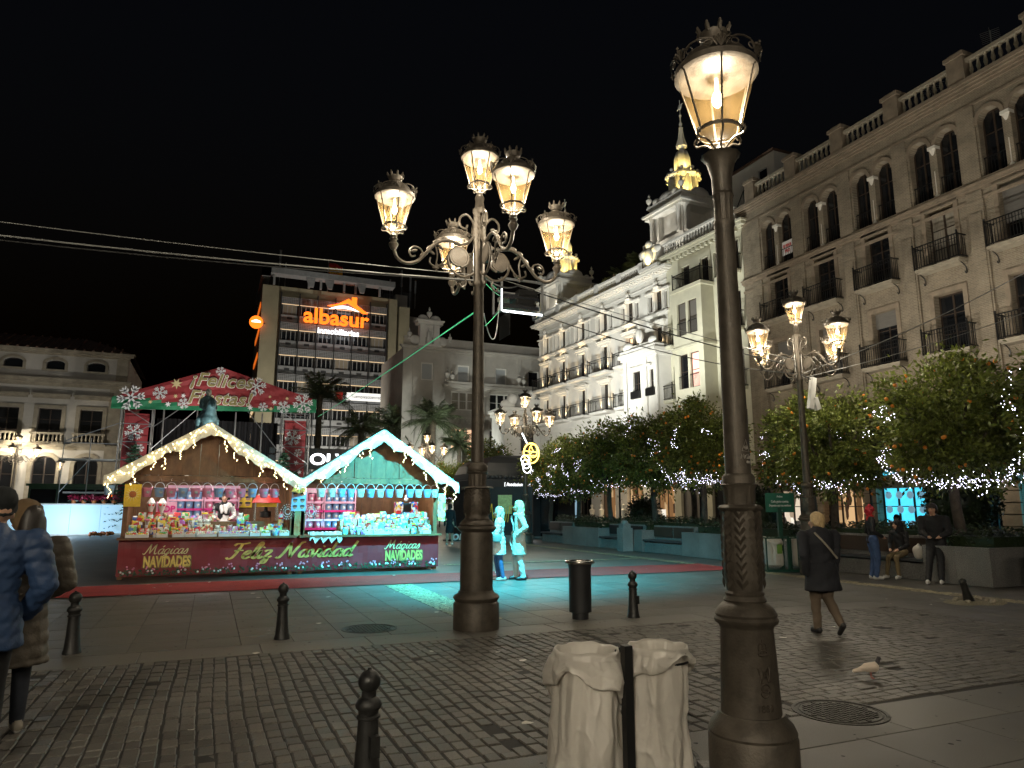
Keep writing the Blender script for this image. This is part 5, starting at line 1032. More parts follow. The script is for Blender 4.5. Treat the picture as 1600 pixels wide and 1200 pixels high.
for x, z, r in ((-5.0, 8.35, .78), (-3.4, 8.75, .42), (-2.0, 8.15, .34), (-2.9, 8.05, .2), (-2.05, 8.65, .17), (.05, 10.4, .3), (2.3, 9.55, .62), (2.8, 8.2, .3), (4.1, 8.25, .42), (3.5, 8.55, .2), (5.35, 8.55, .65), (2.0, 8.1, .2), (2.2, 9.0, .18)): m = MB(); (flake if r > .25 else star)(m, x, z, r, Y_); m.build('snowflake_print', 'snow_ink', st)
m = MB()
for x, z, r in ((-2.5, 9.4, .36), (-2.5, 8.6, .15), (-3.9, 8.15, .14), (3.3, 8.1, .16), (4.3, 8.85, .14), (3.2, 8.9, .12)): star(m, x, z, r, Y_, 7)
m.build('star_print', 'gold_line', st)
for txt, x, z, sz in (('\u00a1Felices', .15, 9.38, .98), ('Fiestas!', .1, 8.22, .98)):
    obj('lettering', text_mesh(txt, sz*1.22, 'fleece', .004, .05, .28, 1.0, 'CENTER', 1.06), st, (x, -1.0, z)); obj('lettering', text_mesh(txt, sz*1.22, 'olive_ink', .004, .018, .28, 1.0, 'CENTER', 1.06), st, (x, -1.02, z))
m = MB()
for a in (-3.9, 3.9): pass
for i in range(13):
    for j in range(2): x0 = -3.7+7.8*i/13; n_ = 6; [m.poly([(x0+.6*k/n_, 3+.12*sin(k*2.1+i), .8), (x0+.6*(k+1)/n_, 3+.12*sin((k+1)*2.1+i), .8), (x0+.6*(k+1)/n_, 3+.12*sin((k+1)*2.1+i), 7.6), (x0+.6*k/n_, 3+.12*sin(k*2.1+i), 7.6)], True) for k in range(n_)] if j == 0 else None
m.build('black_curtain', 'curtain_black', st)
for x in (-3.2, -1.2, 1.2, 2.9): m = MB(); m.bar((x, 1, 0), (x, 1, 8), .05, 6); m.build('upright', 'truss', st)
m = MB(); m.bar((-3.7, -.5, 5.2), (-1.2, -.5, 7.9), .03, 5); m.bar((-3.7, -.4, 6.6), (-2.2, -.4, 7.9), .03, 5); m.bar((3.9, -.5, 5.4), (1.9, -.5, 7.9), .03, 5); m.bar((-3.7, -.5, 3.5), (-.5, -.5, 6.6), .025, 5); m.bar((-8.3, -.5, 5.6), (-5.5, -.5, 6.8), .03, 5); m.build('brace', 'truss', st)
for x in (-3.3, 3.6):
    for k in range(3): m = MB(); m.bx(x-.18, x+.18, -.3, .1, 4.2+k*.5, 4.6+k*.5); m.build('stage_lamp', 'iron_black', st)
light('SPOT', (-3.3, -.4, 4.1), 0.5, (1, 1, 1), st, .05, (-3.3, -4, 0), 60)
for x0, x1 in ((-5.35, -3.95), (4.3, 5.75)):
    m = MB(); n_ = 10
    for k in range(n_):
        for j in range(6):
            f = lambda a, b: (x0+(x1-x0)*a/6, .1+.05*sin(a*1.4+b), 1.0+6.5*b/n_); m.poly([f(j, k), f(j+1, k), f(j+1, k+1), f(j, k+1)], True)
    m.build('side_banner', 'stage_red', st)
    for fn, dx, z, r in ((flake, .6, 6.3, .52), (flake, 1.0, 5.3, .26), (star, .9, 4.6, .2), (star, 1.15, 4.0, .18), (star, .4, 4.9, .16)): m = MB(); fn(m, x0+dx, z, r, .0); m.build('snowflake_print', 'snow_ink', st)
    if x0 > 0: m = MB(); m.sph((x0+.75, .0, 3.6), .45, 14, 10, (1, .15, 1)); m.build('bauble_print', 'leaf_fir', st)
m = MB(); m.bx(-8.6, -5.6, -.3, 1, 4.45, 4.55); m.bx(-8.2, -5.6, -.3, 1, 2.45, 2.55); m.bar((-8.4, -.3, 0), (-8.4, -.3, 5.8), .03, 5); m.bar((-7.0, -.3, 0), (-7.0, -.3, 5.8), .03, 5); m.bar((-8.4, -.3, 2.5), (-7, -.3, 4.5), .02, 5); m.tube([(-8.4, -.3, 5.5), (-5.6, -.3, 5.5)], .025, 5); m.build('scaffold_platform', 'truss', st)
m = MB(); m.bx(-5.6, 6.0, -.8, 6, 0, .8); m.build('deck', 'iron_black', st)
for fx in (-2.3, 2.6): light('SPOT', (fx, -7, 1.3), 2100, (1, .95, .88), st, .15, (fx*1.15, -.9, 8.6), 84, .6, 'added_gable_flood'); m = MB(); m.box((fx, -7, .8), (.5, .35, .4)); m.build('added_flood_housing', 'iron_black', st)  # floods added before the stage to brighten the gable banner
# backlit barrier, poinsettias, fruit, green vehicle
t = thing('lit_barrier', 'pale blue backlit barrier left of the market stall', 'barrier', (-10.6, 48.5, 0))
for i in range(4): m = MB(); m.bx(i*1.55, i*1.55+1.53, 0, .08, .1, 1.75); m.build('panel', 'backlit', t)
m = MB(); m.bx(-.05, 6.3, -.04, .14, 1.75, 1.83); m.bx(-.05, 6.3, -.04, .14, 0, .1); m.build('frame', 'white_paint', t); light('POINT', (3, -2.2, .7), 230, (.7, .88, 1), t, .4)  # bare point light added in front to brighten the ground by the barrier
def leafball(n, rx, ry, rz, sz, seed, asp=.45):
    rd = random.Random(seed); mb = MB()
    for _ in range(n):
        d = Vector((rd.gauss(0, 1), rd.gauss(0, 1), rd.gauss(0, 1))).normalized(); q = rd.random()**.4; c = Vector((d.x*rx*q, d.y*ry*q, d.z*rz*q)); u = Vector((rd.gauss(0, 1), rd.gauss(0, 1), rd.gauss(0, 1)-.3)).normalized(); v = u.cross(d); v = v.normalized() if v.length > .01 else u.orthogonal().normalized(); s = sz*rd.uniform(.7, 1.3)
        mb.poly([c-u*s, c+v*s*asp, c+u*s, c-v*s*asp])
    return mb
for i in range(5):
    t = thing('poinsettia', ('leftmost poinsettia pot on the lit barrier', 'second poinsettia pot on the lit barrier', 'middle poinsettia pot on the lit barrier', 'fourth poinsettia pot on the lit barrier', 'poinsettia pot on the lit barrier nearest the stall')[i], 'plant', (-7.4+.52*i, 48.55, 1.83), 0, 'poinsettias on the barrier'); leafball(90, .34, .25, .2, .09, i).build('petals', 'petal', t, (0, 0, .34)); leafball(40, .3, .25, .12, .08, i+9).build('leaves', 'leaf_hedge', t, (0, 0, .2)); m = MB(); m.lathe([(.1, 0), (.15, .2)], 10); m.build('pot', 'terracotta', t)
m = MB()
for i in range(34): m.sph((random.uniform(-.6, .6), random.uniform(-.2, .2), .08+random.random()*.12), .09, 7, 5)
tag(m.build('orange_heap', 'terracotta', None, (-5.6, 46.5, 0)), 'heap of orange fruit at the foot of the lit barrier', 'fruit', None, 'stuff')
t = thing('green_vehicle', 'dark green vehicle with a windowed cabin behind the lit barrier', 'vehicle', (-10.6, 53, 0)); m = MB()
m.bx(0, 5.4, 0, 2, .5, 1.9); m.bx(0, 5.4, 0, 2, 2.75, 2.95); m.bx(-.15, 5.5, -.12, 2.1, 2.95, 3.1)
for x in (0, 1.5, 3.6, 5.3): m.bx(x, x+.1, 0, 2, 1.9, 2.75)
m.build('body', 'vehicle_green', t)
for a, b in ((.1, 1.5), (1.6, 3.6), (3.7, 5.3)): m = MB(); m.bx(a, b, .03, .06, 1.9, 2.75); m.build('window', 'glass_dark', t)
for x in (1.1, 4.3): m = MB(); m.tube([(x, -.05, .45), (x, .25, .45)], .45, 18); m.build('wheel', 'rubber', t)
m = MB(); m.bx(4.6, 4.9, -.02, .0, 2.3, 2.42); m.build('marker_lamp', 'sign_orange', t)
# lettering sign behind the stalls
t = thing('letter_sign', 'white illuminated OLW letters above the gap between the stalls', 'sign', (8.9, 58, 5.0)); obj('lettering', text_mesh('OLW', 1.25, 'sign_white', .1, .03, 0, 1.25), t, (0, 0, 0)); m = MB(); m.bx(-2.2, 2.4, .12, .3, -.4, 1.3); m.build('board', 'iron_black', t); m = MB(); m.bx(-2.1, -2.0, .15, .25, -5, -.4); m.bx(2.2, 2.3, .15, .25, -5, -.4); m.build('posts', 'iron_black', t)
# ------------------------------------------------------------------ palms, fir trees
def palm_crown(n, L, seed, droop=1.2):
    rd = random.Random(seed); mb = MB()
    for i in range(n):
        a = 2*pi*i/n*2.4+rd.random(); el = rd.uniform(-.25, 1.25); P = []
        for k in range(9): t = k/8; r = L*t*cos(el)*(1-.12*t); z = L*t*sin(el)-droop*L*.42*t*t*(1.1-.3*sin(el)); P.append(Vector((r*cos(a), r*sin(a), z)))
        mb.tube(P, [.05*(1-k/9)+.008 for k in range(9)], 4)
        for k in range(1, 9):
            for h in (0, .33, .66):
                p = P[k-1].lerp(P[k], h); tg = (P[k]-P[k-1]).normalized(); sd = tg.cross(Vector((0, 0, 1))); sd = sd.normalized() if sd.length > .05 else Vector((-sin(a), cos(a), 0)); ln = L*.26*sin(pi*min(1, (k+h)/9+.12))+.1
                for s in (-1, 1): e = p+(sd*s*.8+tg*.75-Vector((0, 0, .45+rd.random()*.25))).normalized()*ln; w_ = tg*.045; mb.poly([p-w_, p+w_, e])
    return mb
def palm(x, y, h, L, seed, label, tr=.28):
    t = thing('palm_tree', label, 'palm tree', (x, y, 0), 0, 'palms before the office block'); m = MB(); m.lathe([(tr*1.25, 0), (tr, .6)]+[(tr*(.95+.09*(k % 2)), .6+(h-.6)*k/22) for k in range(23)]+[(tr*1.5, h-.1), (tr*1.2, h+.35)], 12); m.build('trunk', 'palm_bark', t); c = palm_crown(34, L, seed).build('crown', 'leaf_palm', t, (0, 0, h+.2)); tag(c, kind='stuff')
palm(9.2, 70, 12.2, 4.6, 1, 'tall palm before the left part of the office block'); palm(12.6, 66, 8.6, 3.8, 2, 'lower palm right of the stage gable'); palm(16.0, 68, 9.3, 4.2, 3, 'palm before the right edge of the office block'); palm(18.4, 62, 9.2, 4.2, 4, 'palm before the pale building with the parapet niche'); palm(21.5, 63.5, 7.2, 3.2, 5, 'small palm against the pale building wall', .2)
def fir(x, y, h, label, seed):
    rd = random.Random(seed); t = thing('fir_tree', label, 'fir tree', (x, y, 0), 0, 'fir trees by the stage'); m = MB(); m.bar((0, 0, 0), (0, 0, h), .06, 6); m.build('trunk', 'bark', t); c = MB()
    for k in range(26):
        z = h*(.12+.86*k/26); r = (h-z)*.36+.05
        for i in range(9):
            a = rd.random()*6.28; e = Vector((r*cos(a), r*sin(a), z-r*.18)); b_ = Vector((0, 0, z))
            for q in range(6): p = b_.lerp(e, .2+.8*q/6); [c.poly([p, p+Vector((rd.gauss(0, .12), rd.gauss(0, .12), rd.uniform(-.08, .16))), p+Vector((rd.gauss(0, .05), rd.gauss(0, .05), .06))]) for _ in range(3)]
    tag(c.build('crown', 'leaf_fir', t), kind='stuff')
fir(-4.5, 49.1, 5.6, 'small fir tree before the left truss tower', 1); fir(4.2, 47.9, 5.3, 'small fir tree before the right truss tower', 2)
# palms and shrubs on the palace roof
for i, (u, d, h, L, l) in enumerate(((9.2, 2.2, 1.5, 2.2, 'largest palm on the white palace roof terrace'), (7.6, 2.0, .9, 1.9, 'middle palm on the white palace roof terrace'), (5.4, 1.8, .8, 1.6, 'leftmost palm on the white palace roof terrace'), (11.2, 2.2, 1.8, 2.2, 'palm on the white palace roof beside the cartouche'))):
    a = face_rot(WA, WB); x = WA[0]+u*cos(a)-d*sin(a); y = WA[1]+u*sin(a)+d*cos(a); t = thing('roof_palm', l, 'palm tree', (x, y, 17.3), 0, 'palms on the palace roof'); m = MB(); m.lathe([(.22, 0), (.2, h+.6)], 8); m.build('trunk', 'palm_bark', t); tag(palm_crown(22, L, 30+i).build('crown', 'leaf_palm', t, (0, 0, h+.6)), kind='stuff'); light('POINT', (-.9, .2, .5), 22, (1, .8, .35), t, .1)  # bare light added beside each roof palm to brighten it
for i, u in enumerate((4.2, 6.6, 9.6)):
    a = face_rot(WA, WB); x = WA[0]+u*cos(a)-1.0*sin(a); y = WA[1]+u*sin(a)+1.0*cos(a); m = MB(); m.lathe([(.22, 0), (.28, .2), (.2, .8), (.1, 1.6), (.02, 1.9)], 10); m.bar((0, 0, 0), (0, 0, .3), .04); tag(m.build('folded_parasol', 'awning', None, (x, y, 17.6)), ('folded parasol at the left of the palace roof', 'folded parasol in the middle of the palace roof', 'folded parasol near the right of the palace roof')[i], 'parasol')
for _m in ('fairy_white', 'fairy_warm', 'bulb', 'led_gold', 'led_teal'): MATS[_m].cycles.emission_sampling = 'NONE'
# ------------------------------------------------------------------ market stalls
FY = 18.4
def stall(x0, x1, ax, az, e0, e1, ez, label, cloth):
    t = thing('market_stall', label, 'market stall', ((x0+x1)/2, FY, 0)); c = (x0+x1)/2; a, b = x0-c, x1-c; ap = ax-c; l, r = e0-c, e1-c; D = 2.2
    for x in (a+.05, b-.05):
        for y in (.05, D-.05): m = MB(); m.bx(x-.05, x+.05, y-.05, y+.05, 0, 2.35); m.build('corner_post', 'wood', t)
    n = int((b-a)/.3)
    for i in range(n): m = MB(); u0 = a+.1+(b-a-.2)*i/n; m.bx(u0+.003, u0+(b-a-.2)/n-.003, D-.04, D+random.uniform(0, .006), .05, 2.4); m.build('back_plank', 'wood', t)
    for x, s in ((a, 1), (b, -1)): m = MB(); m.bx(x-.015+.02*s, x+.015+.02*s, .12, D-.12, .05, 2.3); m.build('side_panel', 'wood', t)
    m = MB(); m.bx(a+.1, b-.1, .08, .12, .03, .86); m.build('front_board', 'wood', t)
    m = MB(); m.bx(a-.04, b+.04, -.32, .55, .88, .93); m.build('counter_top', 'wood', t)
    m = MB(); m.bx(a-.02, b+.02, -.03, .1, 2.2, 2.34); m.build('lintel', 'wood', t)
    k = 9; ws = [l+.25+(r-l-.5)*i/k for i in range(k+1)]
    def rz_(x): return az-(az-ez)*((ap-x)/(ap-l) if x < ap else (x-ap)/(r-ap))
    for i in range(k):
        u0, u1 = ws[i]+.004, ws[i+1]-.004; pts = [(u0, 2.35), (u1, 2.35), (u1, max(2.36, rz_(u1)-.06))]+([(ap, rz_(ap)-.06)] if u0 < ap < u1 else [])+[(u0, max(2.36, rz_(u0)-.06))]
        m = MB(); m.prism(pts, .0+.006*(i % 2), .03); m.build('gable_plank', 'wood', t)
    for i in (3, 6): m = MB(); m.bx(ws[i]-.035, ws[i]+.035, -.035, -.001, 2.36, rz_(ws[i])-.12); m.build('gable_batten', 'wood', t)
    for p, q in ((l, ap), (ap, r)):
        m = MB(); y0, y1 = -.42, D+.3; th = .05; A = [(p, y0, rz_(p)), (q, y0, rz_(q)), (q, y1, rz_(q)), (p, y1, rz_(p))]; m.poly(A); m.poly([(x, y, z-th) for x, y, z in A][::-1]); m.poly([A[0], (A[0][0], y0, A[0][2]-th), (A[1][0], y0, A[1][2]-th), A[1]]); m.poly([A[0], A[3], (A[3][0], y1, A[3][2]-th), (A[0][0], y0, A[0][2]-th)]); m.poly([A[1], (A[1][0], y0, A[1][2]-th), (A[2][0], y1, A[2][2]-th), A[2]]); m.build('roof_slope', 'wood', t)
    fm = MB(); rd = random.Random(x0); n = 60; ph = [rd.random()*6 for _ in range(4)]
    top = []; bot = []
    for i in range(n+1):
        x = l-.05+(r-l+.1)*i/n; z = rz_(min(max(x, l), r)); dr_ = .22+.06*sin(x*5+ph[0])+.04*sin(x*11+ph[1])+.03*abs(sin(x*17+ph[2])); top.append((x, z+.05)); bot.append((x, z-dr_))
    for i in range(n):
        p0, p1, b0, b1 = top[i], top[i+1], bot[i], bot[i+1]; yb = lambda x, s: -.47-.03*sin(x*9+s)
        fm.poly([(b0[0], yb(b0[0], 1), b0[1]), (b1[0], yb(b1[0], 1), b1[1]), (b1[0], -.52, (b1[1]+p1[1])/2), (b0[0], -.52, (b0[1]+p0[1])/2)], True); fm.poly([(b0[0], -.52, (b0[1]+p0[1])/2), (b1[0], -.52, (b1[1]+p1[1])/2), (p1[0], -.47, p1[1]), (p0[0], -.47, p0[1])], True); fm.poly([(p0[0], -.47, p0[1]), (p1[0], -.47, p1[1]), (p1[0], -.2, p1[1]+.01), (p0[0], -.2, p0[1]+.01)], True)
    fm.build('fleece_trim', 'fleece', t)
    for x in (a+.75, c*0, b-.75):
        m = MB(); m.bx(x-.5, x+.5, .45, .53, 2.28, 2.32); m.build('tube_lamp', 'sign_white', t)
        light('SPOT', (x, -.06, 2.185), 15, (1, .95, .86), t, .05, (x, -.05, .6), 150, .5); L_ = light('SPOT', (x, .5, 2.27), 42, (1, .95, .88), t, .12, (x, 1.0, 0), 170, .3)
    return t, rz_, (x0+x1)/2
s1, rz1, c1 = stall(-1.82, 1.95, -.11, 3.55, -2.16, 1.99, 2.26, 'market stall under the warm-lit white gable, left of the pair', 'w')
s2, rz2, c2 = stall(2.1, 5.62, 4.03, 3.55, 1.99, 6.02, 2.2, 'market stall with the turquoise-lit gable, right of the pair', 'c')
def icicles(name, label, rzf, c, l, ap, r, m, power, seed):
    rd = random.Random(seed); t = thing(name, label, 'string lights', (c, FY, 0)); b = MB(); w = MB(); pts = []
    n = 95
    for i in range(n):
        x = l+(r-l)*i/(n-1); z = rzf(x)-.06+rd.uniform(-.11, .08); pts.append((x, -.55+rd.uniform(-.012, .01), z))
    w.tube(pts, .004, 3, False)
    dro = []
    for x in [l+(r-l)*q for q in (.02, .13, .22, .27, .36, .42, .58, .64, .7, .78, .86, .92, .985)]:
        z = rzf(x)-.2; p = [(x, -.55, z+.1)]
        for k in range(rd.randint(3, 6)): p.append((x+rd.uniform(-.05, .05), -.55, z-.055*k))
        dro.append(p); w.tube(p, .004, 3, False)
    for p in pts+[q for d in dro for q in d]: b.sph(p, .012, 5, 4); b.sph((p[0]+rd.uniform(-.02, .02), p[1]-.008, p[2]-.022), .011, 5, 4)
    w.build('wire', 'white_paint', t); tag(b.build('bulbs', m, t), kind='stuff')
    for q in (.06, .2, .34, .47, .62, .76, .9): x = l+(r-l)*q; light('POINT', (x, -.70, rzf(x)-.06), power, (1, .78, .4), t, .05)
icicles('string_lights', 'warm icicle lights along the left stall gable', rz1, c1, -2.16-c1, 0, 1.97-c1, 'fairy_warm', .75, 1)
icicles('string_lights', 'icicle lights along the turquoise-lit stall gable', rz2, c2, 2.0-c2, 0, 6.0-c2, 'fairy_warm', .15, 2)
# printed banner across both counters
bn = thing('stall_banner', 'dark red Feliz Navidad banner across both stall counters', 'banner', (1.9, FY-.06, 0)); m = MB(); n = 60
for i in range(n):
    for j in range(4):
        f = lambda a, b: (-3.74+7.5*a/n, .012*sin(a*.7)*sin(b*1.2+a*.2)+.01*sin(a*2.3+b), .07+.8*b/4); m.poly([f(i, j), f(i+1, j), f(i+1, j+1), f(i, j+1)], True)
m.build('cloth', 'banner_red', bn)
def words(parent, txt, size, x, z, sx, w0, w1, m, y=-.03, shear=.3):
    p = pen(txt, size, w0, w1, shear); p.v = [(v[0]*sx, v[1], v[2]) for v in p.v]; p.build('lettering', m, parent, (x, y, z))
words(bn, 'Feliz Navidad', .37, .0, .40, 1.42, .03, .072, 'gold')
for x in (-2.72, 2.82):
    words(bn, 'MAgicas', .24, x-.05, .55, 1.12, .02, .048, 'gold_line'); obj('lettering', text_mesh('NAVIDADES', .33, 'gold_dark', .002, .028, 0, .55), bn, (x+.012, -.026, .262)); obj('lettering', text_mesh('NAVIDADES', .33, 'gold', .002, .014, 0, .55), bn, (x, -.032, .27))
    m = MB()
    for i in range(18): a = -.5+i/17; m.bx(x+a-.02, x+a+.02, -.034, -.028, .262, .275)
    m.build('underline', 'gold_dark', bn)
rd = random.Random(3); m = MB(); fl = MB(); fl2 = MB()
for i in range(520):
    x = rd.uniform(-3.7, 3.72); z = .1+rd.random()**1.6*.12; a = rd.random()*6.28; s = rd.uniform(.02, .05); m.poly([(x+s*cos(a), -.034-rd.random()*.008, z+s*sin(a)), (x+s*.4*cos(a+1.6), -.036, z+s*.4*sin(a+1.6)), (x-s*cos(a), -.034, z-s*sin(a)), (x-s*.4*cos(a+1.6), -.036, z-s*.4*sin(a+1.6))])
for i in range(14):
    x = -3.55+i*.55+rd.uniform(-.1, .1)
    for k in range(6): fl.sph((x+rd.uniform(-.12, .12), -.03, .17+rd.uniform(0, .12)), .022, 6, 4, (1, .5, 1))
    for k in range(3): fl2.sph((x+rd.uniform(-.2, .2), -.03, .13+rd.uniform(0, .06)), .026, 6, 4, (1, .5, 1))
tag(m.build('garland', 'leaf_fir', bn), kind='stuff'); tag(fl.build('flower_print', 'tub_pink', bn), kind='stuff'); tag(fl2.build('blossom_print', 'snow_ink', bn), kind='stuff')
# posters
def poster(x, y, z, w, h, m, label, rz=0, ink=None):
    t = thing('poster', label, 'poster', (x, y, z), rz); b = MB(); b.bx(-w/2, w/2, -.006, .006, 0, h); b.build('sheet', m, t)
    if ink == 'sun':
        q = MB()
        for i in range(14): a = 2*pi*i/14; q.poly([(.05*cos(a-.1), -.009, h*.55+.05*sin(a-.1)), (.05*cos(a+.1), -.009, h*.55+.05*sin(a+.1)), (w*.5*cos(a), -.009, h*.55+w*.5*sin(a))])
        q.build('rays', 'fleece', t); q = MB(); q.sph((0, -.008, h*.55), .075, 12, 6, (1, .1, 1)); q.build('sun_disc', 'terracotta', t)
    if ink == 'faces':
        for i in range(2):
            for j in range(2+(w > .3)): q = MB(); cx, cz = -w/4+w/2*i, h*(.18+.3*j); q.sph((cx, -.007, cz), w*.15, 10, 6, (1, .1, .85)); q.build('figure', 'skin', t); q = MB(); q.sph((cx, -.008, cz+w*.08), w*.17, 10, 6, (1.05, .1, .5)); q.build('figure_hair', 'ink_dark', t)
    return t
poster(-1.62, FY-.36, 1.62, .34, .5, 'yellow_print', 'yellow sun-ray poster at the left end of the stall', 0, 'sun'); poster(.83, 20.5, 1.6, .42, .5, 'yellow_print', 'orange poster with faces on the back wall behind the seller', 0, 'faces'); poster(1.98, FY-.46, 1.52, .34, .5, 'tub_blue', 'pale blue poster with faces on the post between the stalls', 0, 'faces'); poster(5.72, FY-.1, 1.25, .2, .72, 'poster_menu', 'tall yellow menu card at the right end of the stalls')
m = MB(); m.bx(-.15, .15, -.02, .02, .9, 2.3); tag(m.build('timber_panel', 'wood_light', None, (2.03, FY+.02, 0)), 'pale timber panel between the two stalls', 'panel')
for z, x in ((1.95, 1.95),):
    for i in range(3):
        m = MB(); m.lathe([(.001, .1), (.03, .09), (.05, .03), (.085, 0), (.08, 0), (.03, .06)], 12); m.sph((0, 0, -.01), .018, 6, 4); tag(m.build('gold_bell', 'gold', None, (x-.1+.1*i, FY-.56, 1.98-.03*(i % 2))), ('left gold bell hanging between the stalls', 'middle gold bell hanging between the stalls', 'right gold bell hanging between the stalls')[i], 'bell')
for i, (x, z) in enumerate(((1.74, 1.5), (2.3, 1.5))):
    t = thing('snow_wreath', ('beaded snowflake wreath left of the blue poster', 'beaded snowflake wreath right of the blue poster')[i], 'wreath', (x, FY-.4, z)); m = MB()
    for k in range(3):
        for q in range(18): a = 2*pi*q/18+k*.2; m.sph(((.06+.05*k)*cos(a), .01*k, (.06+.05*k)*sin(a)*1.1), .013, 5, 4)
    tag(m.build('beads', 'snow_ink', t), kind='stuff'); m = MB(); m.tube([(0, 0, .15), (0, .1, .5)], .004, 4); m.build('string', 'cable', t)
# buckets
def bucket(m):
    b = MB(); b.lathe([(.055, 0), (.06, .005), (.078, .135), (.086, .138), (.086, .15), (.076, .15), (.056, .01)], 18); h = MB(); h.tube([(.08*cos(a), 0, .14+.1*sin(a)) for a in [pi*i/12 for i in range(13)]], .005, 5); lo = MB(); lo.sph((0, -.068, .08), .028, 10, 6, (1, .25, 1)); hk = MB(); hk.bar((0, 0, .235), (0, 0, .3), .003, 4)
    return b.mesh('bucket', m), h.mesh('handle', 'white_paint'), lo.mesh('badge', 'shutter_light'), hk.mesh('hook', 'steel')
ORD = ['first', 'second', 'third', 'fourth', 'fifth', 'sixth', 'seventh', 'eighth', 'ninth', 'tenth', 'eleventh', 'twelfth', 'thirteenth', 'fourteenth', 'fifteenth', 'sixteenth', 'seventeenth', 'eighteenth', 'nineteenth', 'twentieth', 'twenty-first', 'twenty-second', 'twenty-third', 'twenty-fourth', 'twenty-fifth', 'twenty-sixth', 'twenty-seventh', 'twenty-eighth', 'twenty-ninth', 'thirtieth']
BK = {m: bucket(m) for m in ('tub_pink', 'tub_blue', 'tub_white')}; NM = {'tub_pink': 'pink', 'tub_blue': 'blue', 'tub_white': 'white'}
def hang(x, z, m, where, y=FY-.12, o=''):
    t = thing('toy_bucket', ('%s bucket, hanging %s from the left under %s' % (NM[m], o, where)) if o else '%s sweet bucket hanging under %s' % (NM[m], where), 'bucket', (x, y, z), random.uniform(-.5, .5), 'buckets hanging under the stall lintels')
    t.scale = (1.4, 1.4, 1.4); t.location.z -= .09
    for n_, q in zip(('cup', 'handle', 'badge', 'hook'), BK[m]): obj(n_, q, t)
for i, x in enumerate((-1.61, -1.36, -1.1, -.86, -.6, -.34, -.09, .17, .41, .67, .92, 1.19, 1.43)): hang(x, 1.93, ('tub_blue', 'tub_pink', 'tub_blue', 'tub_pink', 'tub_blue', 'tub_pink', 'tub_pink', 'tub_blue', 'tub_pink', 'tub_pink', 'tub_blue', 'tub_pink', 'tub_pink')[i], 'the left stall lintel', FY-.12, ORD[i])
t = hang(-2.1, 1.97, 'tub_blue', 'the far left eave of the stalls', FY-.3)
for i, x in enumerate((2.54, 2.8, 3.05, 3.28, 3.53, 3.79, 4.04, 4.28, 4.55, 4.83, 5.06, 5.3, 5.5)): hang(x, 1.95, ('tub_white', 'tub_white', 'tub_blue', 'tub_blue', 'tub_white', 'tub_blue', 'tub_white', 'tub_blue', 'tub_white', 'tub_blue', 'tub_white', 'tub_blue', 'tub_white')[i], 'the right stall lintel', FY-.12, ORD[i])
m = MB(); m.tube([(-2.2, FY-.3, 2.26), (-1.8, FY-.3, 2.26)], .02, 5); tag(m.build('eave_rod', 'wood_light'), 'short wooden rod under the far left eave', 'rod')
# shelves of tubs
def tubm(m):
    b = MB(); b.lathe([(.062, 0), (.065, .005), (.075, .15), (.08, .155), (.08, .175), (.02, .18), (.001, .18)], 14); l = MB(); l.sph((0, -.066, .08), .032, 10, 6, (.9, .2, 1.1)); return b.mesh('tub', m), l.mesh('label', 'snow_ink')
TB = {m: tubm(m) for m in ('tub_pink', 'tub_blue', 'tub_white')}
def tub_shelf(x, y, z0, cols, rows, colours, label, where):
    t = thing('display_shelf', label, 'shelf', (x, y, z0)); w = cols*.2
    m = MB(); m.bx(-.03, w+.03, .1, .13, -.02, rows*.235+.1); m.build('back_board', 'shelf_pink', t)
    for sx in (-.03, w): m = MB(); m.bx(sx, sx+.03, -.1, .1, -.02, rows*.235+.1); m.build('side_board', 'shelf_pink', t)
    for j in range(rows):
        m = MB(); m.bx(0, w, -.1, .1, j*.235-.02, j*.235); m.build('shelf_board', 'shelf_pink', t); m = MB(); m.bx(-.03, w+.03, -.125, -.1, j*.235-.045, j*.235+.012); m.build('price_strip', 'magenta' if j % 2 == 0 else 'shelf_pink', t)
        for i in range(cols):
            k = colours[(i*len(colours))//cols]; q = thing('sweet_tub', '%s tub, %s in the %s row of %s' % (NM[k], ORD[i], ('bottom', 'second lowest', 'second highest', 'top')[j], where), 'tub', (x+.1+i*.2, y-.01, z0+j*.235), random.uniform(-.2, .2), 'sweet tubs on the stall shelves'); q.scale = (1.22, 1.22, 1.15); obj('tub', TB[k][0], q); obj('label_print', TB[k][1], q)
    m = MB(); m.bx(-.03, w+.03, -.11, -.08, rows*.235, rows*.235+.13); m.build('header_board', 'shelf_pink', t)
    obj('lettering', text_mesh('Happy Candy', .085, 'snow_ink', .002), t, (w/2, -.115, rows*.235+.035))
tub_shelf(-1.0, 20.35, 1.1, 4, 4, ['tub_blue', 'tub_blue'], 'pink display shelf of blue sweet tubs at the back of the left stall', 'the left stall shelf of blue tubs'); tub_shelf(-.12, 20.35, 1.1, 4, 4, ['tub_pink'], 'pink display shelf of pink sweet tubs behind the seller', 'the shelf behind the seller')
tub_shelf(2.42, 20.0, 1.05, 2, 4, ['tub_pink'], 'narrow pink shelf of pink tubs at the left of the right stall', 'the narrow shelf of the right stall'); tub_shelf(2.9, 20.0, 1.05, 4, 4, ['tub_blue'], 'pink display shelf of blue tubs in the right stall', 'the wide shelf of the right stall')
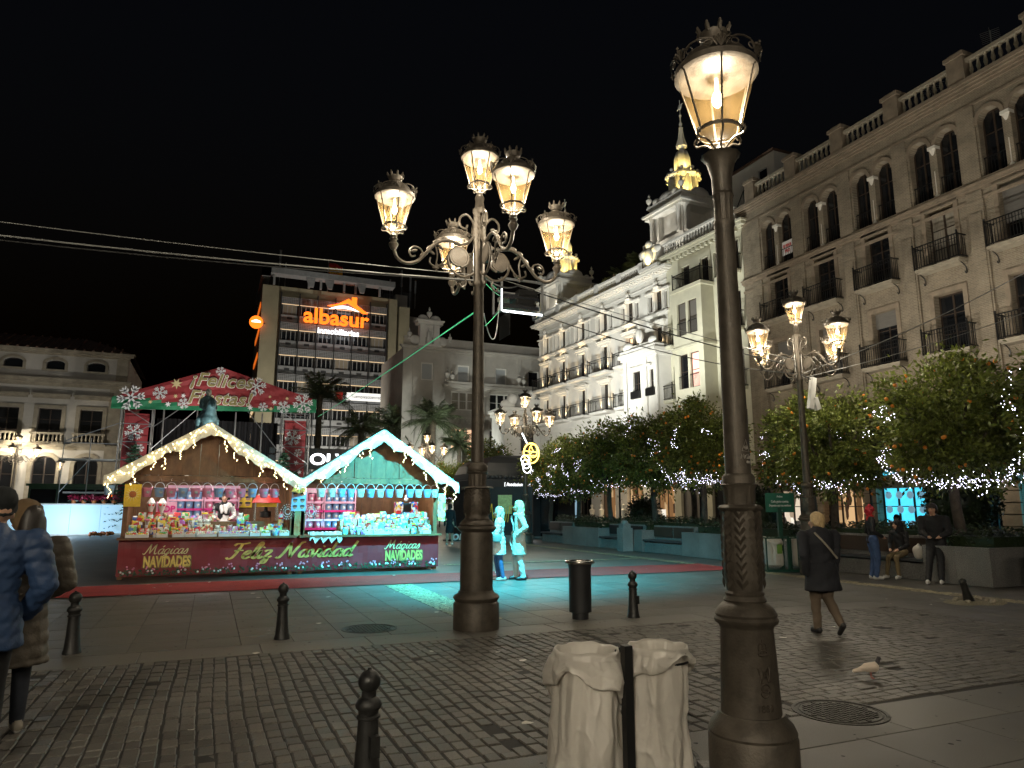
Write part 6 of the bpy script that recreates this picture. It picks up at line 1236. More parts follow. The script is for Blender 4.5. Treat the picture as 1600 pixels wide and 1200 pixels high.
# sweets on the counters
def bear_mesh(m):
    b = MB(); b.sph((0, 0, .06), .06, 10, 8, (1, .85, 1)); b.sph((0, -.005, .15), .048, 10, 8); [b.sph((s*.04, 0, .19), .018, 6, 5) for s in (-1, 1)]; [b.sph((s*.055, -.02, .09), .022, 6, 5, (1, 1, 1.4)) for s in (-1, 1)]; [b.sph((s*.035, -.05, .02), .026, 6, 5, (1, 1.3, 1)) for s in (-1, 1)]; return b.mesh('plush', m)
def jar_meshes(m):
    b = MB(); b.lathe([(.06, 0), (.07, .01), (.07, .15), (.05, .175), (.05, .19)], 14); l = MB(); l.lathe([(.055, .19), (.055, .225), (.001, .23)], 14); return b.mesh('jar', m), l.mesh('lid', 'red_paint')
def pack_mesh(w, h, d, m):
    b = MB(); z = [0, .03, h*.5, h-.03, h]; k = [(.5, .15), (.5, .5), (.52, .6), (.5, .45), (.5, .06)]; n = len(b.v)
    for zz, (a, e) in zip(z, k): b.v += [(-w*a, -d*e, zz), (w*a, -d*e, zz), (w*a, d*e, zz), (-w*a, d*e, zz)]
    for j in range(4):
        for i in range(4): i2 = (i+1) % 4; b.face((j*4+i, j*4+i2, (j+1)*4+i2, (j+1)*4+i), False)
    b.face((16, 17, 18, 19)); return b.mesh('packet', m)
def tray_mesh(m):
    b = MB(); b.bx(-.11, .11, -.07, .07, 0, .02); b.bx(-.11, .11, -.075, -.065, 0, .07); b.bx(-.11, .11, .065, .075, 0, .13); b.bx(-.115, -.105, -.07, .07, 0, .1); b.bx(.105, .115, -.07, .07, 0, .1); f = MB()
    for i in range(5):
        for j in range(3): f.sph((-.085+i*.042, -.04+j*.04, .06+.02*j), .024, 6, 5)
    return b.mesh('tray', 'snow_ink'), f.mesh('sweets', m)
def lolly_mesh(m):
    b = MB(); b.lathe([(.03, 0), (.035, .06), (.03, .065)], 10); c = MB()
    for i in range(6): a = i; b.bar((.015*cos(a), .015*sin(a), .05), (.04*cos(a), .04*sin(a), .17), .003, 4); c.sph((.045*cos(a), .045*sin(a), .19), .024, 7, 5, (1, .6, 1))
    return b.mesh('stick_pot', 'snow_ink'), c.mesh('lollies', m)
PK = ['pack_a', 'pack_b', 'pack_c', 'pack_d', 'pack_e']
PM_ = {m: [pack_mesh(w, h, .05, m) for w, h in ((.12, .17), (.16, .22), (.1, .14))] for m in PK}; TR = {m: tray_mesh(m) for m in PK}; JR = {m: jar_meshes(m) for m in PK}; LO = {m: lolly_mesh(m) for m in ('tub_pink', 'red_paint', 'yellow_print')}; BE = {m: bear_mesh(m) for m in ('wood_light', 'fleece', 'pack_b', 'tub_pink')}
MN = {'pack_a': 'yellow and green', 'pack_b': 'pink and white', 'pack_c': 'turquoise', 'pack_d': 'white and brown', 'pack_e': 'red and navy', 'tub_pink': 'pink', 'red_paint': 'red', 'yellow_print': 'yellow', 'wood_light': 'brown', 'fleece': 'cream'}
def goods(x0, x1, side, weights, skip=()):
    where = 'the %s stall counter' % side; g_ = 'sweets on the %s stall counter' % side; rd = random.Random(len(side)*7)
    for row, (y, z, st, hs) in enumerate(((-.2, .93, .20, .85), (-.02, .99, .15, 1.0), (.16, 1.13, .155, 1.05), (.34, 1.27, .17, 1.1))):
        if row: m = MB(); m.bx(x0, x1, y-.09, y+.09, .93, z-.002); tag(m.build('display_step', 'wood', None, (0, FY, 0)), '%s display step on the %s stall counter' % (('', 'lowest', 'middle', 'top')[row], side), 'step')
        x = x0+.1; cnt = 0; rw = ('front', 'second', 'third', 'back')[row]
        while x < x1-.05:
            m = rd.choices(PK, weights[min(4, int((x-x0)/(x1-x0)*5))])[0]; r = rd.random()
            if any(a < x < b for a, b in skip) and row > 1: x += st; continue
            rz = rd.uniform(-.25, .25); loc = (x+rd.uniform(-.02, .02), FY+y, z)
            def mk(nm, lb, cat): return thing(nm, lb.replace('on the', ', %s in the %s row of the' % (ORD[min(cnt, 29)], rw)).replace(' , ', ', ').replace(' stall counter', ' stall'), cat, loc, rz, g_)
            cnt += 1
            if row == 0 and r < .75:
                t = mk('sweet_tray', 'white tray of %s sweets on %s' % (MN[m], where), 'tray'); obj('tray', TR[m][0], t); obj('sweets', TR[m][1], t); x += .235
            elif r < .62:
                k = rd.randint(0, 2); t = mk('sweet_packet', '%s printed sweet packet on %s' % (MN[m], where), 'packet'); o = obj('packet', PM_[m][k], t, (0, 0, 0), 0, R(-8)); b_ = MB(); x += (.13, .17, .115)[k]
            elif r < .78: t = mk('sweet_jar', 'red-lidded %s sweet jar on %s' % (MN[m], where), 'jar'); obj('jar', JR[m][0], t); obj('lid', JR[m][1], t); x += st
            elif r < .9: k = rd.choice(list(LO)); t = mk('lolly_pot', 'pot of %s lollipops on %s' % (MN[k], where), 'lollipop pot'); obj('stick_pot', LO[k][0], t); obj('lollies', LO[k][1], t); x += .13
            else: k = rd.choice(list(BE)); t = mk('plush_bear', 'small %s plush bear on %s' % (MN[k], where), 'plush toy'); obj('plush', BE[k], t); x += .14
goods(-1.68, 1.8, 'left', [(3, 1, 1, 2, 4), (5, 1, 1, 2, 2), (2, 3, 1, 4, 3), (3, 4, 2, 2, 2), (1, 2, 5, 2, 1)], ((.1, .62), (.95, 1.6)))
goods(3.05, 5.5, 'right', [(2, 2, 4, 3, 0), (2, 2, 4, 3, 0), (3, 1, 4, 1, 1), (2, 1, 5, 1, 1), (3, 0, 5, 1, 0)])
m = MB()
for i in range(5):
    for j in range(12):
        f = lambda a, b: (2.3+.78*b/12, FY-.34+.5*a/5, .94+.04*sin(a*1.3+b)+.05*(abs(sin(b*1.7+a))) if a > 0 else .80+.08*sin(b*2.1)); m.poly([f(i, j), f(i, j+1), f(i+1, j+1), f(i+1, j)], True)
tag(m.build('plastic_sheet', 'clear_plastic'), 'crumpled clear plastic sheet over the right stall counter edge', 'plastic sheet')
# popcorn machine, printed crate, console on the right
t = thing('popcorn_machine', 'red-roofed popcorn machine in the left stall', 'popcorn machine', (1.3, FY+.55, 1.0))
for sx in (-.26, .26):
    for sy in (-.2, .2): m = MB(); m.bx(sx-.02, sx+.02, sy-.02, sy+.02, 0, .72); m.build('post', 'steel', t)
m = MB(); n = len(m.v); m.v += [(-.34, -.28, .72), (.34, -.28, .72), (.34, .28, .72), (-.34, .28, .72), (-.24, -.18, .9), (.24, -.18, .9), (.24, .18, .9), (-.24, .18, .9)]; [m.face(q) for q in ((0, 1, 5, 4), (1, 2, 6, 5), (2, 3, 7, 6), (3, 0, 4, 7), (4, 5, 6, 7), (3, 2, 1, 0))]; m.build('roof', 'red_paint', t)
m = MB(); m.bx(-.3, .3, -.24, .24, -.08, .02); m.build('base', 'red_paint', t); m = MB(); m.lathe([(.1, .35), (.13, .37), (.13, .5), (.05, .52), (.02, .7)], 14); m.build('kettle', 'iron_black', t); m = MB(); m.bx(-.27, .27, -.215, -.205, .62, .71); m.build('fascia', 'yellow_print', t); m = MB(); m.bx(-.2, .3, -.1, .1, .9, .94); m.build('paper_stack', 'snow_ink', t)
t = thing('counter_machine', 'red and blue striped dispenser with a black front in the right stall', 'dispenser', (4.95, FY+.7, 1.1)); m = MB(); m.bx(-.3, -.12, -.15, .15, 0, .65); m.bx(.12, .3, -.15, .15, 0, .65); m.build('side_panel', 'pack_e', t); m = MB(); m.bx(-.12, .12, -.1, .15, 0, .62); m.build('core', 'iron_black', t); m = MB(); m.bx(-.09, .09, -.12, -.1, .2, .38); m.build('screen', 'tub_blue', t); m = MB(); m.sph((0, 0, .72), .06, 8, 6); m.sph((0, 0, .8), .04, 8, 6); m.build('figurine', 'fleece', t)
t = thing('sweet_sign', 'pink lettered sweet sign on the left stall counter', 'sign', (-.95, FY+.42, 1.42)); m = MB(); m.bx(-.22, .22, -.01, .01, 0, .32); m.build('card', 'shelf_pink', t); obj('lettering', text_mesh('POP', .2, 'magenta', .003, .01), t, (0, -.014, .08)); m = MB(); m.bx(-.02, .02, .01, .03, -.2, .2); m.build('stand', 'wood', t)
for i, (x, z) in enumerate(((-1.28, 1.62), (-1.05, 1.62))):
    t = thing('cone_bouquet', ('left cellophane sweet cone on the left stall', 'right cellophane sweet cone on the left stall')[i], 'sweet cone', (x, FY+.35, 1.4)); m = MB(); m.lathe([(.01, 0), (.09, .26), (.1, .3), (.03, .42)], 12); m.build('cone', 'clear_plastic', t); m = MB(); [m.sph((.04*cos(k), .04*sin(k)-.05, .26+.02*(k % 2)), .035, 7, 5) for k in range(5)]; m.build('sweets', 'red_paint', t); m = MB(); m.bx(-.06, .06, -.05, .05, -.12, .0); m.build('holder', 'snow_ink', t)
# ------------------------------------------------------------------ overhead rig with the turquoise projector, cables and ornaments
rg = thing('projector_rig', 'hanging metal rig with two black projectors beside the five-lantern post', 'projector rig', (5.65, 13.0, 5.9)); m = MB()
for x in (-.46, .46): m.bx(x-.02, x+.02, -.25, -.21, -.36, .36); m.bx(x-.02, x+.02, .21, .25, -.36, .3); m.bx(x-.02, x+.02, -.25, .25, -.36, -.32)
m.bx(-.46, .46, -.25, -.21, .32, .36); m.bx(-.46, .46, -.02, .02, .1, .13)
m.build('frame', 'truss', rg)
for z, dx in ((.0, .05), (-.2, -.02)): m = MB(); m.bx(-.4, .4, -.2, .16, z-.06, z+.02); m.build('tray', 'steel', rg); m = MB(); m.bx(-.12+dx, .3+dx, -.24, .1, z+.02, z+.15); m.bx(-.08+dx, .26+dx, -.27, -.24, z+.04, z+.13); m.build('projector', 'iron_black', rg)
m = MB(); m.bx(-.44, .44, -.27, -.25, -.38, -.34); m.build('led_bar', 'led_white', rg); m = MB(); m.bx(-.48, -.46, -.27, -.25, -.36, .1); m.build('led_bar', 'led_white', rg)
cy_sp = light('SPOT', (-.1, .0, -.46), 10500, (.06, .78, 1.0), rg, .1, (-.3, 3.6, -5.5), 128, 1.0, 'turquoise_projector')
m = MB(); m.bx(-.31, -.30, -.3, .27, -.85, -.36); m.build('added_flap', 'iron_black', rg)  # flap added to keep the turquoise beam off the left stall
def cab(name, label, pts, r=.012, m='cable', sag=0, group=None):
    P = []
    for a, b in zip(pts[:-1], pts[1:]):
        for k in range(13): t = k/12; q = Vector(a).lerp(Vector(b), t); q.z -= sag*4*t*(1-t); P.append(q)
    o = MB(); o.tube(P, r, 5); return tag(o.build(name, m), label, 'cable', group)
cab('overhead_cable', 'uppermost overhead cable reaching the five-lantern post from the left', [(-9, 10.2, 5.25), (3.33, 9.25, 4.95)], .006, 'cable_grey', .12); cab('overhead_cable', 'thick twisted overhead cable left of the five-lantern post', [(-9, 10.0, 5.0), (3.33, 9.25, 4.87)], .010, 'cable_grey', .16); cab('overhead_cable', 'thin dark overhead cable just below the twisted one', [(-9, 10.0, 4.97), (3.33, 9.25, 4.86)], .008, 'cable', .2)
cab('overhead_cable', 'thick overhead cable from the rig down to the brick building side', [(3.45, 9.25, 4.95), (5.65, 13.0, 6.2), (13.55, 13.3, 5.15)], .015, 'cable', .1); cab('overhead_cable', 'thin overhead cable below the thick one right of the rig', [(5.65, 13.0, 5.75), (13.55, 13.3, 4.95)], .011, 'cable', .25); cab('overhead_cable', 'thin upper overhead cable across the white palace front', [(5.2, 13.0, 6.3), (13.55, 13.3, 5.3)], .009, 'cable_grey', .05)
cab('overhead_cable', 'cable rising right from the far lamp to the brick building, with a loop', [(13.65, 13.3, 4.95), (27.3, 12.2, 11.3)], .014, 'cable_grey', .35); cab('overhead_cable', 'lower cable right from the far lamp to the brick building', [(13.65, 13.3, 4.85), (27.3, 12.0, 9.4)], .010, 'cable_grey', .3)
cab('light_cable', 'green lit cable running from the lamp post down to the stage side', [(3.38, 9.3, 4.42), (6.4, 49.3, 7.75)], .011, 'led_teal', .05)
for i, (a, b) in enumerate((((3.5, 9.25, 4.95), (5.2, 12.9, 6.0)), ((3.5, 9.25, 4.85), (5.2, 12.9, 5.9)), ((3.5, 9.25, 4.2), (5.2, 12.9, 5.6)))): cab('light_cable', ('upper green cable between the post and the rig', 'second green cable between the post and the rig', 'lowest green cable between the post and the rig')[i], [a, b], .005, 'led_teal', .02)
cab('loose_wire', 'white looped wire hanging beside the lamp shaft under the rig', [(5.2, 12.9, 5.8), (4.5, 11.4, 4.6), (3.5, 9.3, 4.4)], .008, 'white_paint', .15)
def ornament(x, y, z, s, label):
    t = thing('light_ornament', label, 'light ornament', (x, y, z)); m = MB(); f = lambda P, r=.02: m.tube([(p[0]*s, 0, p[1]*s) for p in P], r*s, 5); f([(.38*cos(a), .45*sin(a)) for a in [2*pi*i/24 for i in range(25)]], .035); f([(.0, .3), (.1, .1), (-.1, -.1), (0, -.35)]); f([(-.3, .1), (.3, .05)]); f([(-.3, -.1), (.3, -.12)]); f([(.2*cos(a)+.1, .3*sin(a)+.1) for a in [2*pi*i/16 for i in range(17)]]); m.build('gold_tubes', 'led_gold', t)
    for k in range(3): m = MB(); m.tube([((-.3+.2*cos(a)+.05*k)*s, .02, (-.3-.2*k+.2*sin(a))*s) for a in [2*pi*i/16 for i in range(17)]], .02*s, 5); m.build('white_ring', 'led_white', t)
    m = MB(); m.tube([(-.45*s, .02, .9*s), (-.2*s, .02, .45*s)], .03*s, 5); m.build('white_tubes', 'led_white', t); m = MB(); m.bar((0, .03, .4*s), (.1*s, .2, 1.2*s), .015); m.build('hanger', 'iron_black', t)
ornament(13.35, 29.2, 4.05, 1.0, 'gold and white light ornament hung on the lamp before the kiosk'); ornament(13.5, 46.4, 3.9, 1.0, 'small gold light ornament on the far lamp above the stall roof')
t = thing('white_banner_box', 'white bent panel hung under the lamp among the orange trees', 'panel', (13.35, 12.7, 4.35)); m = MB(); m.box((0, 0, 0), (.14, .1, .8), 0, 0, R(12)); m.box((.12, 0, -.25), (.14, .1, .3), 0, 0, R(-20)); m.build('panel', 'white_paint', t); m = MB(); m.bar((0, 0, .35), (.1, .4, .55), .015); m.build('hanger', 'iron_black', t)
# ------------------------------------------------------------------ planters, benches, hedges
PX0 = 14.7
def hedge(x0, x1, y0, y1, z0, h, n, label, seed=0, m='leaf_hedge'):
    rd = random.Random(seed); mb = MB()
    for _ in range(n):
        x, y, z = rd.uniform(x0, x1), rd.uniform(y0, y1), z0+h*rd.random()**.6*(1+.15*sin(y0+rd.random()*6)); s = rd.uniform(.035, .07); u = Vector((rd.gauss(0, 1), rd.gauss(0, 1), rd.gauss(0, 1))).normalized(); v = u.orthogonal().normalized(); c = Vector((x, y, z)); mb.poly([c-u*s, c+v*s*.5, c+u*s, c-v*s*.5])
    t = thing('hedge', label, 'hedge', (0, 0, 0)); tag(mb.build('leaves', m, t), kind='stuff'); b = MB(); b.bx(x0+.08, x1-.08, y0+.08, y1-.08, z0-.02, z0+h*.72); b.build('dense_core', 'leaf_hedge', t)
def planter(y0, y1, label, hl, h=.78, d=3.0):
    t = thing('planter', label, 'planter', (PX0, y0, 0)); L = y1-y0; n = max(1, round(L/.95))
    for i in range(n): m = MB(); m.bx(0, .12, L*i/n+.004, L*(i+1)/n-.004, 0, h); m.build('granite_panel', 'planter_granite', t)
    for yy in (0, L-.12):
        for i in range(3): m = MB(); m.bx(.125+i*.95, .125+(i+1)*.95-.006, yy+.002, yy+.118, 0, h-.002); m.build('granite_panel', 'planter_granite', t)
    m = MB(); m.bx(.12, d, .12, L-.12, 0, h-.1); m.build('soil', 'bark', t)
    hedge(PX0+.45, PX0+d-.2, y0+.15, y1-.15, h-.1, .42, int(900*L), hl, int(y0*10))
def bench(y0, y1, label, plaque='wood_frame'):
    t = thing('bench', label, 'bench', (PX0, y0, 0)); L = y1-y0
    m = MB(); m.bx(.55, .7, 0, L, 0, .95); m.build('back_wall', 'planter_granite', t); m = MB(); m.bx(.12, .52, .03, L-.03, .0, .36); m.build('plinth', 'planter_granite', t)
    for i in range(3): m = MB(); m.bx(.02+.17*i, .17+.17*i, .02, L-.02, .4, .455); m.build('seat_plank', 'dark_panel', t)
    for yy in (.3, L-.4): m = MB(); m.bx(.1, .5, yy, yy+.08, .36, .4); m.build('bearer', 'iron_black', t)
    for i in range(2): m = MB(); m.bx(.5, .55, .05+L/2*i, L/2*(i+1)-.05, .55, .9); m.build('back_panel', plaque, t)
    m = MB(); m.bx(.7, 3, 0, L, 0, .7); m.build('soil', 'bark', t); hedge(PX0+.8, PX0+2.8, y0, y1, .7, .5, int(800*L), 'clipped hedge behind the '+label.split(',')[0], int(y0*7))
planter(9.7, 11.2, 'granite planter beside the broken bollard', 'clipped hedge in the planter beside the broken bollard'); bench(11.2, 14.4, 'bench where two people sit, beside the lamp among the orange trees'); planter(14.4, 20.0, 'long granite planter behind the green bag holder', 'clipped hedge in the long planter behind the green bag holder'); bench(20.0, 22.4, 'turquoise-tinted bench in the middle of the planters'); planter(22.4, 23.1, 'narrow granite planter beside the turquoise bench', 'clipped hedge in the narrow planter'); bench(23.1, 25.6, 'dark bench with a black back, beyond the turquoise bench', 'iron_black'); planter(25.6, 28.8, 'granite planter under the fourth orange tree from the kiosk', 'clipped hedge under the trees near the kiosk'); bench(28.8, 31.2, 'farthest bench beside the kiosk panels'); planter(7.0, 9.0, 'granite planter at the right edge of the picture', 'clipped hedge at the right edge of the picture')
t = thing('litter_pillar', 'pale rounded litter pillar beside the benches', 'bin', (14.35, 23.0, 0)); m = MB(); m.bx(-.22, .22, -.2, .2, 0, .85); m.build('body', 'planter_granite', t); m = MB(); m.bx(-.16, .16, -.16, .16, .85, 1.0); m.lathe([(.15, 1.0), (.12, 1.1), (.03, 1.15)], 12); m.build('hood', 'planter_granite', t)
# ------------------------------------------------------------------ orange trees
def orange_crown(seed, n_clump, n_leaf, rx, rz, lf):
    rd = random.Random(seed); mb = MB(); cl = []
    for i in range(n_clump):
        d = Vector((rd.gauss(0, 1), rd.gauss(0, 1), rd.gauss(0, 1))).normalized(); q = rd.uniform(.45, 1.0) if i % 6 else rd.uniform(1.0, 1.2); cl.append((Vector((d.x*rx*q, d.y*rx*q, d.z*rz*q+(.12 if d.z > 0 else 0))), d, rd.uniform(.26, .5) if i % 6 else rd.uniform(.14, .26)))
    for c, d, r in cl:
        for k in range(n_leaf):
            e = Vector((rd.gauss(0, .5), rd.gauss(0, .5), rd.gauss(0, .42))); p = c+e*r*1.25; u = (e*.7+d*.6+Vector((rd.gauss(0, .6), rd.gauss(0, .6), rd.gauss(-.15, .6)))).normalized(); v = u.cross(Vector((rd.gauss(0, 1), rd.gauss(0, 1), rd.gauss(0, 1)))); v = v.normalized() if v.length > .05 else u.orthogonal().normalized(); s = lf*rd.uniform(.7, 1.3)
            mb.poly([p-u*s, p+v*s*.42, p+u*s, p-v*s*.42])
    return mb, cl
CR = []
for sd, nc_, nl_, lf in ((1, 150, 130, .062), (2, 140, 130, .064), (3, 95, 90, .085)):
    a, cl = orange_crown(sd, nc_, nl_, 1.45, 1.3, lf); rd = random.Random(sd); f = MB()
    for c, d, r in rd.sample(cl, 66):
        if c.length > .7:
            for k in range(rd.randint(1, 2)): f.sph((c+d*r*.7+Vector((rd.uniform(-.12, .12), rd.uniform(-.12, .12), rd.uniform(-.18, .02))))[:], .042, 7, 6)
    CR.append((a.mesh('crown', 'leaf_orange'), f.mesh('oranges', 'orange'), cl))
_TR = []
for s in range(2):
    rd = random.Random(s+5); m = MB(); m.tube(spline([(0, 0, 0), (.03, .02, .5), (-.03, .03, 1.1), (.0, 0, 1.7)], 4), [.15, .13, .12, .115, .11, .11, .105, .1, .1, .1, .1, .1, .1], 10)
    for k in range(6): a = k*1.05+rd.random(); m.tube(spline([(0, 0, 1.45+.06*k), (.3*cos(a), .3*sin(a), 1.95), (.75*cos(a), .75*sin(a), 2.5), (1.05*cos(a), 1.05*sin(a), 3.1)], 4), [.075-.0045*i for i in range(13)], 6)
    _TR.append(m.mesh('trunk', 'bark'))
def fairy(cl, seed, n_ring, n_st):
    rd = random.Random(seed); b = MB()
    for i in range(n_ring): a = rd.random()*6.28; r = rd.uniform(.15, 1.25); b.sph((r*cos(a), r*sin(a), -1.18+.28*r*r*.6+rd.gauss(0, .07)), .0085, 4, 3)
    for k in range(n_st):
        a = rd.random()*6.28; z = rd.uniform(-.7, .9); x = 0
        for i in range(rd.randint(10, 24)):
            a += rd.gauss(0, .035); z += rd.gauss(-.02, .05); q = sqrt(max(.05, 1-(z/1.5)**2)); r = 1.5*q*rd.uniform(.93, 1.08); b.sph((r*cos(a), r*sin(a), z), .0085, 4, 3)
    return b.mesh('bulbs', 'fairy_white')
FA = [fairy(CR[i % 3][2], i, n, k) for i, (n, k) in enumerate(((230, 13), (150, 9), (80, 11)))]
tl = [(15.9, 11.1, 0, 1.08, 3.4, 'nearest orange tree, full of fruit and lights, right of the lamp', 0), (15.9, 14.6, 1, 1.0, 3.35, 'orange tree directly behind the lamp among the trees', 1), (16.1, 7.9, 1, 1.1, 3.7, 'orange tree cut by the right edge of the picture', 0), (15.9, 20.3, 0, 1.04, 3.7, 'orange tree just left of the near lamp post', 0), (15.9, 23.3, 1, 1.05, 3.7, 'thick-trunked orange tree, second left of the near lamp post', 2), (15.9, 26.6, 2, 1.0, 3.7, 'orange tree third to the left of the near lamp post', 2), (15.9, 29.4, 1, 1.0, 3.5, 'orange tree fourth to the left of the near lamp post', 2), (15.9, 32.4, 2, .95, 3.3, 'orange tree beside the kiosk poster panel', 2), (18.6, 18.0, 2, 1.05, 3.5, 'dark orange tree half hidden behind the near lamp post', 1), (19.6, 13.2, 2, 1.0, 3.3, 'dark orange tree in the second row behind the lamp', 2), (16.2, 41.5, 2, 1.0, 4.2, 'orange tree behind the kiosk, right of the five-lantern post', 2), (15.9, 49.0, 1, 1.0, 3.4, 'orange tree left of the five-lantern post, far off', 2), (19.8, 26.0, 2, 1.1, 3.8, 'dark orange tree in the second row before the white palace', 2)]
for i, (x, y, k, s, zc, l, fk) in enumerate(tl):
    t = thing('orange_tree', l, 'orange tree', (x, y, .55 if x < 18 and y < 33 else 0), i*1.3, 'orange trees of the square'); t.scale = (s, s, s); z_ = (zc-t.location.z)/s; o = obj('trunk', _TR[i % 2], t); o.scale = (1, 1, max(.8, (z_)/2.55)); c = obj('crown', CR[k][0], t, (0, 0, z_)); tag(c, kind='stuff'); c = obj('fruit', CR[k][1], t, (0, 0, z_)); tag(c, kind='stuff')
    f = thing('string_lights', 'white fairy lights on the '+l.split(',')[0], 'string lights', (x, y, zc), i*1.3, 'fairy lights on the orange trees'); f.scale = (s, s, s); tag(obj('bulbs', FA[fk], f), kind='stuff')
    if i in (0, 1, 3): light('POINT', (0, 0, -1.35), 2.5, (.8, .78, 1), f, .3)
leaf = leafball(2600, .95, .95, 1.0, .075, 77); t = thing('topiary_bush', 'round dark topiary bush under the nearest orange tree', 'bush', (18.2, 12.6, 0)); tag(leaf.build('leaves', 'leaf_hedge', t, (0, 0, 1.75)), kind='stuff'); m = MB(); m.sph((0, 0, 1.75), .72, 12, 10); m.build('dense_core', 'leaf_hedge', t); m = MB(); m.bar((0, 0, 0), (0, 0, 1.2), .09, 8); m.build('trunk', 'bark', t)
for i, (x, y, w_, h_) in enumerate(((19.5, 29.5, .9, 1.7), (19.0, 21.0, .9, 1.8))):
    t = thing('topiary_bush', ('tall dark bush before the lit shop doors', 'tall dark bush behind the tree left of the near lamp post')[i], 'bush', (x, y, 0)); tag(leafball(1800, w_, w_, h_*.6, .09, 80+i).build('leaves', 'leaf_hedge', t, (0, 0, h_*.75)), kind='stuff'); m = MB(); m.sph((0, 0, h_*.75), w_*.75, 10, 8, (1, 1, h_*.6/w_)); m.build('dense_core', 'leaf_hedge', t); m = MB(); m.bar((0, 0, 0), (0, 0, h_*.5), .08, 6); m.build('trunk', 'bark', t)
# ------------------------------------------------------------------ kiosk
k = thing('kiosk', 'black domed kiosk with glass doors beyond the orange trees', 'kiosk', (15.5, 36.5, 0)); kw, kd = 2.6, 2.6
m = MB(); m.bx(-kw, kw, -kd, kd, 0, .12); m.build('base', 'planter_granite', k)
for i in range(5): m = MB(); m.bx(-kw+i*1.04+.02, -kw+(i+1)*1.04-.02, -kd+.02, -kd+.06, .12, 2.5); m.build('wall_panel', 'kiosk_black' if i != 3 else 'glass_dark', k)
for i in range(5): m = MB(); m.bx(-kw+.02, -kw+.06, -kd+i*1.04+.02, -kd+(i+1)*1.04-.02, .12, 2.5); m.build('wall_panel', 'kiosk_black' if i not in (1, 2) else 'glass_dark', k)
m = MB(); m.bx(-kw+.1, kw, -kd+.1, kd, .12, 2.5); m.build('core', 'kiosk_black', k)
m = MB(); pr = [(1.0, 2.5), (1.06, 2.55), (1.06, 3.05), (1.0, 3.1), (.98, 3.45), (.9, 3.9), (.72, 4.25), (.45, 4.4), (0, 4.42)]
for (a, z), (b, z2) in zip(pr[:-1], pr[1:]):
    A = lambda q, zz: [(-kw*q, -kd*q, zz), (kw*q, -kd*q, zz), (kw*q, kd*q, zz), (-kw*q, kd*q, zz)]; P, Q = A(a, z), A(b, z2)
    for i in range(4): j = (i+1) % 4; m.poly([P[i], P[j], Q[j], Q[i]])
m.build('dome_roof', 'kiosk_black', k)
for i in range(22): m = MB(); x = -kw+2*kw*(i+.5)/22; m.sph((x, -kd*1.06, 3.15), .11, 8, 6, (1, .5, 1)); m.build('scallop', 'kiosk_black', k)
for x in (-.55, .05, .6): m = MB(); m.bx(x-.08, x+.08, -kd-.0, -kd+.012, .4, 2.3); m.build('door_light', 'sign_white', k, (-.6, 0, 0))
obj('lettering', text_mesh('[ Asociacion Gastro Cordoba ]', .26, 'sign_white', .004, 0, 0, .8), k, (-.3, -kd*1.07, 2.7))
t = thing('map_board', 'black kiosk side panel with a green map poster and yellow scribbles', 'panel', (13.1, 31.6, 0), R(-38)); m = MB(); m.bx(-1.3, 1.3, 0, .15, .3, 2.6); m.build('board', 'kiosk_black', t); m = MB(); m.bx(-.4, .3, -.02, 0, 1.3, 2.2); m.build('map_sheet', 'leaf_fir', t); MATS['map_green'] = mat('map_green', (.45, .62, .28), .6, var=.3, vs=9); t.children[-1].data.materials[0] = MATS['map_green']; m = MB(); m.bx(-1.3, 1.3, -.1, .2, 0, .3); m.build('base', 'planter_granite', t); m = MB()
for i in range(12): a = i*.9; m.tube(spline([(-1.1+.17*i, -.01, .9+.5*abs(sin(a))), (-1.05+.17*i, -.01, 1.3+.5*sin(a)), (-.98+.17*i, -.01, 1.1+.6*cos(a))], 4), .022, 4)
m.build('scribble', 'yellow_print', t)
t = thing('totem', 'narrow dark red information totem beside the kiosk', 'totem', (11.4, 30.6, 0), R(-23)); m = MB(); m.bx(-.19, .19, -.06, .06, 0, 2.25); m.build('slab', 'totem_red', t); m = MB(); m.bx(-.12, .12, -.065, -.06, 1.5, 1.95); m.build('white_plate', 'snow_ink', t); m = MB(); m.bar((0, 0, 2.25), (0, 0, 2.55), .02); m.build('spike', 'iron_black', t); m = MB(); m.tube([(.07*cos(a), -.066, 1.1+.07*sin(a)) for a in [2*pi*i/16 for i in range(17)]], .014, 4); m.build('emblem', 'snow_ink', t)
t = thing('letter_stand', 'white standing Tomb letters on the ground behind the stalls', 'sign', (11.3, 33.2, .05), R(-23)); obj('lettering', text_mesh('Tomb', .62, 'snow_ink', .05, .012, .2), t); m = MB(); m.bx(-.8, .8, -.05, .12, -.05, .02); m.build('base', 'iron_black', t)
t = thing('lit_screen', 'blue white illuminated lettered screen behind the trees', 'screen', (19.2, 38.5, .6), R(-50)); m = MB(); m.bx(-1.5, 1.5, 0, .15, 0, 3.0); m.build('panel', 'backlit', t); obj('lettering', text_mesh('Ca', 1.1, 'sign_white', .01, .03), t, (0, -.03, 1.7)); obj('lettering', text_mesh('sen', 1.1, 'sign_white', .01, .03), t, (0, -.03, .5)); m = MB(); m.bx(-1.5, -1.4, 0, .12, -.6, 0); m.bx(1.4, 1.5, 0, .12, -.6, 0); m.build('leg', 'iron_black', t)
